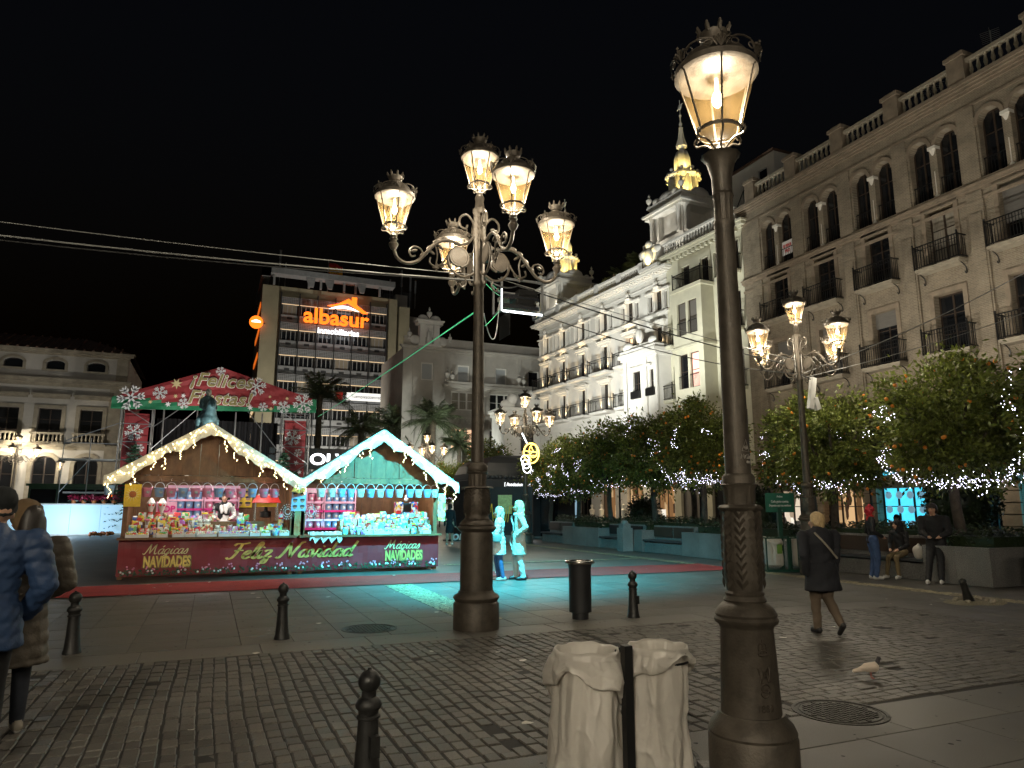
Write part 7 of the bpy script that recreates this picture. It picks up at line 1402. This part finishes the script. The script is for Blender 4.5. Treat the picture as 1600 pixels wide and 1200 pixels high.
# shop dresses and doors of the lit boutique below the palace
for i, (x, y) in enumerate(((24.4, 42.0), (24.6, 39.5), (24.5, 36.0), (24.8, 44.0))):
    t = thing('shop_mannequin', ('mannequin in a long pale dress beside the boutique door', 'mannequin in a pale dress in the lit shop window', 'mannequin in a pale dress at the right of the shop window', 'mannequin in a pale dress at the left of the shop window')[i], 'mannequin', (x, y, 0)); m = MB(); m.lathe([(.42, 0), (.36, .4), (.2, .95), (.14, 1.1), (.19, 1.35), (.2, 1.45), (.06, 1.52), (.05, 1.58), (.09, 1.66), (.08, 1.78), (.01, 1.83)], 16, flute=.1, nf=9); m.build('dress', 'fleece', t)
light('POINT', (24, 40, 3.2), 160, (1, .75, .45), None, .3, name='boutique_fill'); light('POINT', (24.5, 33.5, 3.0), 60, (1, .78, .5), None, .3, name='boutique_fill')  # bare fill lights added at the boutique, without fixtures
for i, (y, h_) in enumerate(((34.2, 1.5), (32.6, 1.1))):
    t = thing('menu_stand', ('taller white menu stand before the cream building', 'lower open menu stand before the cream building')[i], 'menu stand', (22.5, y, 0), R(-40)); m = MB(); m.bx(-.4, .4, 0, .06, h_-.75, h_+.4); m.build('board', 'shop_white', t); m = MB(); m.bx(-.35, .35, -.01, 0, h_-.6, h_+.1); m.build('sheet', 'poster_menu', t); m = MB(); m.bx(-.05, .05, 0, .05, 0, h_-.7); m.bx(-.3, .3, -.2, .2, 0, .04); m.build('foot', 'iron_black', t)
# ------------------------------------------------------------------ green sign and bag holder
t = thing('green_bag_holder', 'dark green metal holder frame with a green sign panel', 'bag holder', (13.75, 14.2, 0), R(-20)); m = MB(); m.bx(-.7, .55, -.28, .28, .0, .06); m.build('base', 'green_paint', t); m = MB(); m.bx(-.25, -.15, -.05, .05, .05, 1.6); m.build('post', 'green_paint', t)
for x in (-.7, -.62+.55, .12, .52):
    for y in (-.26, .26): q = MB(); q.bx(x-.015, x+.015, y-.015, y+.015, .05, .84); q.build('bar', 'green_paint', t)
m = MB(); m.tube([(-.7, -.26, .84), (.52, -.26, .84), (.52, .26, .84), (-.7, .26, .84), (-.7, -.26, .84)], .018, 5); m.bx(-.16, -.1, -.28, -.24, .05, .9); m.build('top_rail', 'green_paint', t)
m = MB(); m.bx(-.55, .2, -.03, .0, 1.48, 1.97); m.build('sign_panel', 'sign_green', t)
for tx, z, s in (('Ambos', 1.86, .075), ('Cada gesto cuenta.', 1.73, .085), ('Deposita aqui tus residuos', 1.63, .075), ('Gracias', 1.52, .045)): obj('lettering', text_mesh(tx, s, 'snow_ink', .001, 0, 0, .72), t, (-.175, -.036, z))
for i, x in enumerate((-.42, .22)):
    a = R(-20); o = obj('rubbish_bag', bag_mesh(.2, .83, .12, 40+i, .06, (.05*(i), .0), .3), None, (13.75+x*cos(a), 14.2+x*sin(a), 0)); tag(o, ('white rubbish bag under the green sign', 'white rubbish bag right of the green sign post')[i], 'rubbish bag'); m = MB(); m.bx(-.06, .09, -.222, -.2, .45, .68); m.build('green_print', 'bag_green', o)
# ------------------------------------------------------------------ statue
import numpy as np
def _caps(mb, a, b, r1, r2, fy, flat):
    a, b = Vector(a), Vector(b); ax = b-a; L = ax.length; t = ax.normalized() if L > 1e-6 else Vector((0, 0, 1)); n0 = len(mb.v); u = Vector((1, 0, 0)); u = u-t*u.dot(t); u = u.normalized() if u.length > .2 else t.orthogonal().normalized(); w = t.cross(u); seg = 14; rings = []
    if flat: rings = [(0, 1e-3), (0, r1), (L, r2), (L, 1e-3)]
    else:
        for i in range(5): q = -pi/2+pi/2*i/4; rings.append((r1*sin(q), max(1e-3, r1*cos(q))))
        for i in range(5): q = pi/2*i/4; rings.append((L+r2*sin(q), max(1e-3, r2*cos(q))))
    for s, r in rings:
        c = a+t*s
        for k in range(seg):
            o = (u*cos(2*pi*k/seg)+w*sin(2*pi*k/seg))*r; mb.v.append((c.x+o.x, c.y+o.y*fy, c.z+o.z))
    for j in range(len(rings)-1):
        for k in range(seg): k2 = (k+1) % seg; mb.face((n0+j*seg+k, n0+j*seg+k2, n0+(j+1)*seg+k2, n0+(j+1)*seg+k), True)
    mb.face([n0+k for k in reversed(range(seg))]); mb.face([n0+(len(rings)-1)*seg+k for k in range(seg)])
def blob(name, prims, voxel=.016, smooth=4, disp=None):
    """one continuous skin grown around tapered limbs; prims = (a, b, r1, r2, material, flatten_y, flat_ends)"""
    mb = MB(); P = []
    for p in prims:
        p = tuple(p)+(1., False)[len(p)-5:] if len(p) < 7 else p; P.append(p); _caps(mb, p[0], p[1], p[2], p[3], p[5], p[6])
    me = bpy.data.meshes.new(name); me.from_pydata(mb.v, [], mb.f); o = bpy.data.objects.new(name, me); COL.objects.link(o)
    md = o.modifiers.new('r', 'REMESH'); md.mode = 'VOXEL'; md.voxel_size = voxel; md.use_smooth_shade = True
    if smooth: sm = o.modifiers.new('s', 'SMOOTH'); sm.factor = .5; sm.iterations = smooth
    bpy.context.view_layer.update(); dg = bpy.context.evaluated_depsgraph_get(); out = bpy.data.meshes.new_from_object(o.evaluated_get(dg)); bpy.data.objects.remove(o); out.name = name
    ms = []
    for p in P:
        if p[4] not in ms: ms.append(p[4])
    def sdf(C):
        D = np.empty((len(P), len(C)))
        for i, p in enumerate(P):
            a, b = np.array(p[0], float), np.array(p[1], float); d = b-a; L2 = max(1e-9, d@d); t = np.clip(((C-a)@d)/L2, 0, 1); q = C-(a+t[:, None]*d); q[:, 1] /= p[5]; D[i] = np.linalg.norm(q, axis=1)-(p[2]+(p[3]-p[2])*t)
            if p[6]: tu = ((C-a)@d)/L2; D[i] += np.maximum(0, np.abs(tu-.5)-.5)*sqrt(L2)*8
        return D.argmin(0)
    n = len(out.polygons); C = np.empty(n*3); out.polygons.foreach_get('center', C); idx = sdf(C.reshape(-1, 3)); mi = np.array([ms.index(p[4]) for p in P])[idx].astype(np.int32)
    out.materials.clear(); [out.materials.append(MATS[m]) for m in ms]; out.polygons.foreach_set('material_index', mi); out.polygons.foreach_set('use_smooth', np.ones(n, bool))
    if disp:
        nv = len(out.vertices); V = np.empty(nv*3); out.vertices.foreach_get('co', V); V = V.reshape(-1, 3); N = np.empty(nv*3); out.vertices.foreach_get('normal', N); N = N.reshape(-1, 3); mt = [ms[k] for k in np.array([ms.index(p[4]) for p in P])[sdf(V)]]
        V += N*np.array([disp(v, m) for v, m in zip(V, mt)])[:, None]; out.vertices.foreach_set('co', V.ravel())
    out.update(); return out
def ik(a, b, l1, l2, pole):
    a, b, pole = Vector(a), Vector(b), Vector(pole); d = b-a; L = min(d.length, (l1+l2)*.999); d.normalize(); x = (l1*l1-l2*l2+L*L)/(2*L); h = sqrt(max(0, l1*l1-x*x)); q = pole-d*pole.dot(d); q = q.normalized() if q.length > 1e-4 else d.orthogonal().normalized(); return a+d*x+q*h
def person(loc, rz, h, label, top='fabric_black', legs='denim_dark', shoe='shoe_dark', hem=.47, feet=((-.09, -.02), (.09, .06)), hands=None, hair='hair_dark', style='short', lean=0., look=0., seat=None, puff=0., knees=None, collar=None, gloves=False, width=1., group=None, vox=.016, wide=1., skirt=None, foot_z=(0, 0), bare=None, extra=(), sleeve=1.):
    """local frame: the person faces -y; seat = height of the seat under a sitting person"""
    t = thing('person', label, 'person', loc, rz, group); k = h/1.7; Z = lambda v: v*k; hipz = Z(.9) if seat is None else seat+.1; up = hipz-Z(.9)
    T = lambda x, y, z: Vector((x*k, y*k-lean*(z-.9)*k, Z(z)+up)); pr = []
    hip = [T(-.085, 0, .92), T(.085, 0, .92)]; sh = [T(-.175*width, .01, 1.385), T(.175*width, .01, 1.385)]
    for s in (0, 1):
        f = feet[s]; an = Vector((f[0]*k, f[1]*k, Z(.085)+foot_z[s])); kn = ik(hip[s], an, Z(.425) if seat is None else Z(.44), Z(.418), knees[s] if knees else (0, -1, 0)); lm = bare or legs
        pr += [(hip[s], kn, .088*k*wide, .062*k*wide, legs), (kn, an, .06*k*wide, .045*k*wide, lm)]
        if foot_z[s] > .03: pr += [(an+Vector((0, .05, -.02))*k, an+Vector((0, -.05, -.14))*k, .042*k, .034*k, shoe)]
        else: pr += [((an.x, an.y+.04*k, .045*k), (an.x*1.05, an.y-.12*k, .038*k), .042*k, .036*k, shoe), ((an.x, an.y+.045*k, .018*k), (an.x*1.05, an.y-.14*k, .018*k), .028*k, .026*k, 'shoe_white' if shoe in ('shoe_beige', 'shoe_white') else shoe)]
    pr += [(T(0, 0, .95), T(0, 0, 1.12), .135*k*width, .125*k*width, top, .72), (T(0, .0, 1.12), T(0, .01, 1.3), .13*k*width, .15*k*width, top, .68), (sh[0]*.82+sh[1]*.18, sh[1]*.82+sh[0]*.18, .085*k, .085*k, top, .85)]
    if hem < .9: pr += [(T(0, 0, 1.0), T(0, -.0, hem), .15*k*width, (.165+.06*(.9-hem))*k*width, skirt or top, .78, True)] if seat is None else []
    hd = hands or ((-.24, -.03, .82), (.24, -.03, .82))
    for s in (0, 1):
        w = T(*hd[s]); el = ik(sh[s], w, Z(.29), Z(.26), ((-1 if s == 0 else 1)*.6, .8, -.2)); pr += [(sh[s], el, .064*k*sleeve, .053*k*sleeve, top), (el, w, .053*k*sleeve, .042*k*sleeve, top)]
        if not gloves:
            d = (w-el).normalized(); sd = Vector((1, 0, 0)) if abs(d.x) < .8 else Vector((0, 1, 0)); pr += [(w, w+d*.07*k, .03*k, .034*k, 'skin', .7)]
            for q in range(4): b0 = w+d*.08*k+sd*(q-1.5)*.017*k; pr += [(b0, b0+d*(.05-.006*abs(q-1))*k+Vector((0, -.012, 0)), .0095*k, .008*k, 'skin')]
            pr += [(w+d*.03*k+sd*.02*k, w+d*.075*k+sd*.05*k, .011*k, .009*k, 'skin')]
    hc = T(0, -.02, 1.575); M_ = Matrix.Rotation(look, 3, 'Z'); H = lambda x, y, z: hc+M_ @ Vector((x*k, y*k, z*k))
    pr += [(T(0, .01, 1.4), T(0, -.01, 1.52), .055*k, .052*k, collar or 'skin'), (H(0, .012, .03), H(0, .02, .03), .093*k, .09*k, 'skin'), (H(0, -.03, -.02), H(0, -.045, -.065), .068*k, .042*k, 'skin'), (H(0, -.09, .01), H(0, -.112, -.022), .012*k, .017*k, 'skin'), (H(-.087, .01, .01), H(-.09, .015, -.025), .016*k, .012*k, 'skin'), (H(.087, .01, .01), H(.09, .015, -.025), .016*k, .012*k, 'skin')]
    if collar: pr += [(T(0, .02, 1.40), T(0, .0, 1.46), .085*k, .078*k, collar)]
    pr += [(T(*a), T(*b), r1*k, r2*k, m) for a, b, r1, r2, m in extra]
    dz = None
    if puff: dz = lambda v, m: (puff*(abs(sin(pi*(v[2]+.010*sin(v[0]*11+v[1]*8)+.006*sin(v[0]*31))/.088))**.5-.4)*(.75+.25*sin(v[0]*17+v[2]*9))+.0035*sin(v[0]*75+v[2]*20)*sin(v[2]*60+v[1]*45) if m == (skirt or top) or m == top else 0)
    else: dz = lambda v, m: .005*sin(v[2]*38+v[0]*21)*sin(v[1]*27+v[2]*9+v[0]*13) if m != 'skin' and 'shoe' not in m else 0
    obj('body', blob('body', pr, vox, 3, dz), t)
    e = MB(); [e.sph(H(s*.034, -.087, .028)[:], .011*k, 8, 6, (1.2, .7, .8)) for s in (-1, 1)]; e.build('eyes', 'eye', t); e = MB(); [e.sph(H(s*.035, -.088, .05)[:], .018*k, 6, 4, (1.2, .5, .25)) for s in (-1, 1)]; e.build('eyebrows', 'hair_dark', t); e = MB(); e.sph(H(0, -.091, -.052)[:], .02*k, 8, 5, (1.1, .45, .35)); e.build('mouth', 'lip', t)
    if hair:
        hp = [(H(0, .02, .06), H(0, .035, .05), .1*k, .1*k, hair), (H(-.06, .01, .02), H(-.065, .03, -.02), .05*k, .045*k, hair), (H(.06, .01, .02), H(.065, .03, -.02), .05*k, .045*k, hair), (H(0, .06, 0), H(0, .07, -.05), .07*k, .055*k, hair)]
        if style == 'bob': hp += [(H(s*.075, .01, 0), H(s*.085, .0, -.1), .042*k, .035*k, hair) for s in (-1, 1)]+[(H(0, .075, 0), H(0, .085, -.1), .07*k, .06*k, hair)]
        if style == 'long': hp += [(H(s*.075, .02, 0), H(s*.1, .03, -.3), .045*k, .04*k, hair) for s in (-1, 1)]+[(H(s*.04, .08, 0), H(s*.05, .1, -.36), .06*k, .05*k, hair) for s in (-1, 1)]+[(H(s*.09, .0, -.1), H(s*.1, -.04, -.34), .03*k, .02*k, hair) for s in (-1, 1)]
        if style == 'curly': rd = random.Random(4); hp += [(H(rd.gauss(0, .06), .03+rd.gauss(0, .05), .07+rd.gauss(0, .04)),)*2+(.05*k, .05*k, hair) for _ in range(16)]
        if style == 'hat': hp = [(H(0, .015, .07), H(0, .03, .09), .106*k, .1*k, hair), (H(0, .03, .12), H(0, .04, .14), .075*k, .05*k, hair), (H(0, .015, .03), H(0, .02, .04), .108*k, .108*k, hair, 1, True)]
        if style == 'beret': hp = [(H(0, .02, .07), H(0, .05, .09), .12*k, .11*k, hair), (H(0, .07, .06), H(0, .09, .0), .09*k, .07*k, hair)]
        if style == 'hood': hp = [(H(0, .03, .05), H(0, .05, .0), .112*k, .11*k, hair), (H(0, .05, -.06), H(0, .06, -.12), .1*k, .1*k, hair)]
        nm = 'hair' if style not in ('hat', 'beret', 'hood') else {'hat': 'knit_hat', 'beret': 'beret', 'hood': 'hood'}[style]
        obj(nm, blob(nm, hp, .014, 2, lambda v, m: .004*sin(v[2]*60+v[0]*90)*sin(v[0]*70+v[1]*50)), t)
    t['_k'] = k; return t
# the two passers-by at the left edge
person((-1.275, 5.6, 0), R(196), 1.68, 'person in a blue quilted jacket and black knit hat at the left edge', 'fabric_blue', 'fabric_black', 'shoe_dark', .72, ((-.1, -.16), (.1, .2)), ((-.24, -.14, .92), (.25, -.1, .9)), 'hat_black', 'hat', puff=.014, gloves=True, width=1.3, sleeve=1.45, collar='fabric_blue', wide=1.2, vox=.013, look=.3)
p2 = person((-1.24, 6.3, 0), R(204), 1.6, 'person in a long brown quilted coat and beret, beside the blue jacket', 'fabric_brown', 'denim_dark', 'shoe_beige', .52, ((-.1, -.1), (.1, .1)), ((-.2, -.18, 1.0), (.22, -.08, .98)), 'hat_brown', 'beret', puff=.014, gloves=True, width=1.3, sleeve=1.4, collar='fabric_brown', wide=1.15, vox=.013, look=-.5)
obj('long_hair', blob('long_hair', [((0, .07, 1.55), (.02, .13, 1.25), .08, .07, 'hair_dark'), ((-.05, .05, 1.5), (-.06, .11, 1.3), .06, .05, 'hair_dark')], .014), p2)
# two women lit turquoise
w1 = person((6.06, 15.02, 0), R(-115), 1.6, 'woman in a long white quilted coat with a small handbag', 'fabric_white', 'denim', 'shoe_white', .60, ((-.1, -.02), (.1, .1)), ((-.18, -.22, 1.02), (.1, -.24, .98)), 'hair_grey', 'bob', puff=.011, width=1.2, sleeve=1.3, wide=1.1, vox=.012)
q = MB(); q.lathe([(.02, -.02), (.1, .0), (.115, .06), (.1, .13), (.03, .15)], 16, sy=.45); hb = thing('handbag', 'small teal handbag held by the woman in white', 'handbag', (5.92, 14.80, .86), R(-20)); q.build('body', 'bag_teal', hb); q = MB(); q.tube([(.09*cos(a), 0, .14+.08*sin(a)) for a in [pi*i/10 for i in range(11)]], .006, 5); q.build('strap', 'bag_teal', hb)
w2 = person((6.5, 14.9, 0), R(-108), 1.74, 'woman in a knee-length pale coat with long hair and a scarf', 'fabric_camel', 'trouser_pale', 'shoe_dark', .54, ((-.1, -.06), (.1, .08)), ((-.2, -.12, 1.0), (.2, -.06, .98)), 'hair_blond', 'long', gloves=True, wide=1.25, vox=.012, width=1.15, sleeve=1.15)
q = MB(); n = 10
for i in range(n):
    for s, x in ((0, -.1),): f = lambda a: (x-.005*sin(a), -.135-.035*sin(a*.8+1)-.02*(a > 3), 1.42-.068*a); a0, a1 = f(i), f(i+1); q.poly([(a0[0]-.06, a0[1]+.03, a0[2]), (a0[0]+.09, a0[1]-.02, a0[2]), (a1[0]+.09, a1[1]-.02, a1[2]), (a1[0]-.06, a1[1]+.03, a1[2])], True)
for k in range(9): q.bar((-.16+.018*k, -.17, .75), (-.16+.018*k, -.17, .66), .004, 4)
q.build('scarf', 'scarf', w2); q = MB(); q.tube([(.095*cos(a), .09*sin(a)-.0, 1.46+.02*sin(a)) for a in [2*pi*i/18 for i in range(19)]], .042, 8); q.build('scarf_wrap', 'scarf', w2)
# walker seen from behind
wm = person((7.42, 7.12, 0), R(168), 1.52, 'person in a dark jacket walking away past the near lamp post', 'fabric_navy', 'trouser_taupe', 'shoe_dark', .60, ((-.07, .26), (.07, -.08)), ((-.24, -.05, .82), (.26, .02, .86)), 'hair_blond', 'short', gloves=True, width=1.5, sleeve=1.3, wide=1.25, vox=.012, foot_z=(.08, 0), lean=.04, look=.5)
q = MB(); q.tube(spline([(.13, .1, 1.28), (0, .145, 1.12), (-.16, .12, .95)], 5), .014, 5); q.build('bag_strap', 'shoe_beige', wm)
# group at the planter
person((14.08, 11.95, 0), R(55), 1.62, 'person with curly red hair standing by the bench', 'fabric_black', 'denim', 'shoe_white', .84, ((-.09, 0), (.09, .05)), ((-.2, -.16, 1.0), (.22, -.1, .9)), 'hair_red', 'curly', wide=1.3, vox=.014, collar='red_paint')
person((14.98, 11.95, 0), R(-80), 1.6, 'hooded person in khaki trousers sitting on the bench', 'fabric_black', 'khaki', 'shoe_white', .9, ((-.12, -.52), (.14, -.46)), ((-.1, -.3, 1.0), (.12, -.3, 1.0)), 'fabric_black', 'hood', seat=.455, vox=.014, lean=.12, look=-.6)
person((14.85, 10.95, 0), R(-62), 1.72, 'big person in black sitting on the planter edge', 'fabric_black', 'fabric_black', 'shoe_white', .9, ((-.13, -.6), (.1, -.48)), ((-.1, -.32, 1.02), (.14, -.3, 1.02)), 'hair_dark', 'short', seat=.76, vox=.014, lean=.18, width=1.35, wide=1.3, look=-.2, sleeve=1.3)
q = blob('bag', [((0, 0, .1), (0, 0, .2), .1, .12, 'bag'), ((0, 0, .25), (.02, 0, .33), .06, .03, 'bag')], .014); tag(obj('carrier_bag', q, None, (14.9, 11.45, .44)), 'white carrier bag between the two seated people', 'bag')
# the seller
t = MB(); t.bx(-.9, 1.2, 19.1, 20.2, 0, .3); tag(t.build('floor_platform', 'wood'), 'wooden floor platform inside the left stall', 'platform')
sel = person((.33, 19.55, .3), 0, 1.66, 'seller in a black and white checked jacket inside the left stall', 'plaid', 'fabric_black', 'shoe_dark', .84, ((-.09, 0), (.09, 0)), ((-.16, -.3, 1.05), (.16, -.3, 1.05)), 'hair_dark', 'short', vox=.012, width=1.1, collar='fabric_black', extra=(((-.07, -.1, 1.36), (-.05, -.13, 1.2), .045, .03, 'fabric_white'), ((.07, -.1, 1.36), (.05, -.13, 1.2), .045, .03, 'fabric_white')))
q = MB(); [q.tube(spline([(s*.05, .03, 1.64), (s*.1, .02, 1.58), (s*.105, .04, 1.5)], 4), [.04]*4+[.03]*5, 7) for s in (-1, 1)]; q.build('hair_buns', 'hair_dark', sel)
# far people
FAR = [((9.7, 29.8, 0), R(150), 1.75, 'person in a dark coat with bare legs right of the stalls', 'fabric_black', 'skin', 'shoe_white', 'hair_dark', None), ((-10.0, 52.0, 0), R(20), 1.75, 'person in white behind the lit barrier', 'fabric_white', 'denim_dark', 'shoe_dark', 'hair_dark', None), ((-9.1, 51.6, 0), R(-30), 1.65, 'person in grey behind the lit barrier beside the green vehicle', 'hair_grey', 'denim_dark', 'shoe_dark', 'hair_grey', None), ((-11.3, 50.8, 0), R(0), 1.9, 'bald person behind the barrier at the left edge', 'fabric_white', 'denim_dark', 'shoe_dark', None, None),
       ((21.5, 17.2, 0), R(-60), 1.7, 'person in a dark cap seated at the cafe by the turquoise window', 'fabric_black', 'fabric_black', 'shoe_dark', 'hat_black', .45), ((20.6, 15.2, 0), R(60), 1.7, 'person in black seated at the cafe behind the hedge', 'fabric_black', 'fabric_black', 'shoe_dark', 'hair_dark', .45), ((21.8, 20.2, 0), R(10), 1.7, 'person seated at the cafe left of the sign', 'fabric_navy', 'fabric_black', 'shoe_dark', 'hair_dark', .45), ((17.7, 35.0, 0), R(-60), 1.7, 'person in a red top seated before the lit blue screen', 'red_paint', 'denim_dark', 'shoe_dark', 'hair_dark', .45), ((18.4, 34.0, 0), R(-90), 1.7, 'person in blue seated before the lit blue screen', 'denim', 'denim_dark', 'shoe_dark', 'hair_dark', .45)]
for lo, rz, h, l, top, leg, sh_, hr, seat in FAR:
    person(lo, rz, h, l, top, leg, sh_, .5 if leg == 'skin' else .85, ((-.1, -.05), (.1, .1)) if seat is None else ((-.12, -.5), (.12, -.45)), None if seat is None else ((-.12, -.3, 1.0), (.12, -.3, 1.0)), hr, 'short', seat=seat, vox=.022)
    if seat:
        c = thing('cafe_chair', 'dark cafe chair under the '+l.split(' seated')[0], 'chair', lo, rz); m = MB(); m.bx(-.21, .21, -.2, .22, .41, .44); m.build('seat', 'iron_black', c); m = MB(); m.bx(-.21, .21, .22, .25, .44, .85); m.build('backrest', 'iron_black', c)
        for sx in (-.19, .19):
            for sy in (-.18, .2): m = MB(); m.bar((sx, sy, 0), (sx, sy, .42), .014); m.build('leg', 'iron_black', c)
# ------------------------------------------------------------------ rider statue
stt = thing('rider_statue', 'bronze horse and rider statue with a white head above the left stall', 'statue', (-.52, 43.6, 0), R(12)); B = 'bronze'
hp = [((0, -.75, 6.55), (0, .8, 6.6), .44, .42, B), ((0, -.8, 6.7), (0, -1.15, 7.45), .36, .2, B), ((0, -1.15, 7.5), (0, -1.5, 7.15), .17, .1, B), ((-.06, -1.1, 7.6), (-.07, -1.1, 7.75), .04, .02, B), ((.06, -1.1, 7.6), (.07, -1.1, 7.75), .04, .02, B), ((-.24, -.8, 6.4), (-.24, -.85, 5.8), .17, .1, B), ((-.24, -.85, 5.8), (-.24, -.85, 5.1), .1, .08, B), ((.24, -.8, 6.4), (.24, -1.15, 5.95), .17, .1, B), ((.24, -1.15, 5.95), (.24, -.95, 5.45), .1, .08, B), ((-.24, .8, 6.5), (-.24, .65, 5.9), .24, .13, B), ((-.24, .65, 5.9), (-.24, .95, 5.6), .12, .1, B), ((-.24, .95, 5.6), (-.24, .85, 5.1), .1, .09, B), ((.24, .8, 6.5), (.24, .75, 5.9), .24, .13, B), ((.24, .75, 5.9), (.24, 1.0, 5.6), .12, .1, B), ((.24, 1.0, 5.6), (.24, .95, 5.1), .1, .09, B), ((0, 1.2, 6.8), (0, 1.5, 5.8), .14, .08, B)]
hp += [((0, 0, 6.95), (0, .0, 7.7), .25, .29, B, .8), ((-.2, 0, 7.72), (.2, 0, 7.72), .15, .15, B), ((-.2, -.05, 6.95), (-.5, -.35, 6.5), .17, .13, B), ((-.5, -.35, 6.5), (-.52, -.2, 5.95), .12, .09, B), ((.2, -.05, 6.95), (.5, -.35, 6.5), .17, .13, B), ((.5, -.35, 6.5), (.52, -.2, 5.95), .12, .09, B), ((-.52, -.2, 5.9), (-.54, -.4, 5.85), .08, .06, B), ((.52, -.2, 5.9), (.54, -.4, 5.85), .08, .06, B), ((-.32, 0, 7.7), (-.4, -.15, 7.25), .11, .09, B), ((-.4, -.15, 7.25), (-.15, -.45, 7.1), .085, .07, B), ((.32, 0, 7.7), (.46, -.05, 7.25), .11, .09, B), ((.46, -.05, 7.25), (.35, -.4, 7.05), .085, .07, B), ((0, 0, 7.8), (0, 0, 7.95), .1, .1, 'marble'), ((0, -.02, 8.12), (0, .02, 8.2), .16, .17, 'marble'), ((0, -.1, 8.05), (0, -.12, 8.0), .1, .08, 'marble')]
obj('horse_and_rider', blob('rider', hp, .04, 4, lambda v, m: .012*sin(v[2]*14+v[0]*9)*sin(v[1]*11+v[2]*5)), stt); m = MB(); m.bx(-.9, .9, -1.5, 1.5, 4.7, 5.05); m.bx(-.7, .7, -1.2, 1.2, .6, 4.4); m.bx(-.95, .95, -1.5, 1.5, 4.4, 4.7); m.bx(-1.2, 1.2, -1.8, 1.8, 0, .6); m.build('pedestal', 'stone_trim', stt)
light('SPOT', (.3, -6, .85), 2600, (.85, 1, .95), stt, .1, (0, 0, 7), 26, .6, 'added_statue_flood'); m = MB(); m.box((.3, -6, .35), (.4, .3, .5)); m.build('added_flood_lamp', 'iron_black', stt)  # flood and housing added to brighten the statue
# pigeon
pg = thing('pigeon', 'white pigeon with a dark head walking on the setts', 'pigeon', (5.9, 5.15, 0), R(60)); pg.scale = (.72, .72, .85); pw, pd = 'pigeon_white', 'pigeon_dark'
obj('body', blob('pigeon', [((0, -.05, .125), (0, .06, .115), .055, .05, pw), ((0, .06, .115), (0, .19, .085), .042, .014, pw), ((0, .1, .1), (0, .22, .075), .03, .02, pw, 1.0), ((0, -.07, .14), (0, -.1, .2), .035, .024, pd), ((0, -.105, .215), (0, -.115, .218), .025, .022, pd), ((0, -.13, .213), (0, -.155, .206), .008, .004, pd), ((-.045, -.04, .13), (-.035, .12, .11), .022, .012, pw), ((.045, -.04, .13), (.035, .12, .11), .022, .012, pw)], .008, 3), pg)
for s in (-1, 1): m = MB(); m.bar((s*.02, .0, 0.005), (s*.022, .01, .09), .004, 5); [m.bar((s*.02, 0, .005), (s*.02+.012*k, -.03, .004), .003, 4) for k in (-1, 0, 1)]; m.build('leg', 'pigeon_leg', pg)
# litter
rd = random.Random(12)
for i in range(46):
    x, y = rd.uniform(-2, 12), rd.uniform(4.8, 17.0)
    if i < 10: x, y = rd.uniform(-2, 6), rd.uniform(13, 17)
    if abs(x-3.06) < .4 and abs(y-3.5) < .4: continue
    m = MB(); s = rd.uniform(.012, .04); k = 6; m.poly([(s*(1.6 if q % 3 else 1)*cos(q)*1.2, s*sin(q), .004+.012*rd.random()) for q in range(k)]); tag(m.build('paper_scrap', 'litter', None, (x, y, .008 if y < 15.1 else .022), rd.random()*6), 'small pale paper scrap lying on the paving', 'litter', 'paper scraps on the paving')
t = thing('tree_surround', 'broken stone tree surround at the right edge of the paving', 'tree surround', (7.2, 3.75, 0), R(-12))
for i in range(3): m = MB(); m.bev(-.28, .28, -.07, .07, 0, .07, .012); m.build('edge_stone', 'rubble', t, (-.5+i*.6, -.28+.02*i, 0), rd.uniform(-.1, .1))
m = MB(); [m.sph((rd.uniform(-.5, 1.2), rd.uniform(-.15, .5), .0), rd.uniform(.02, .045), 6, 4) for _ in range(60)]; tag(m.build('pebbles', 'rubble', t), kind='stuff')
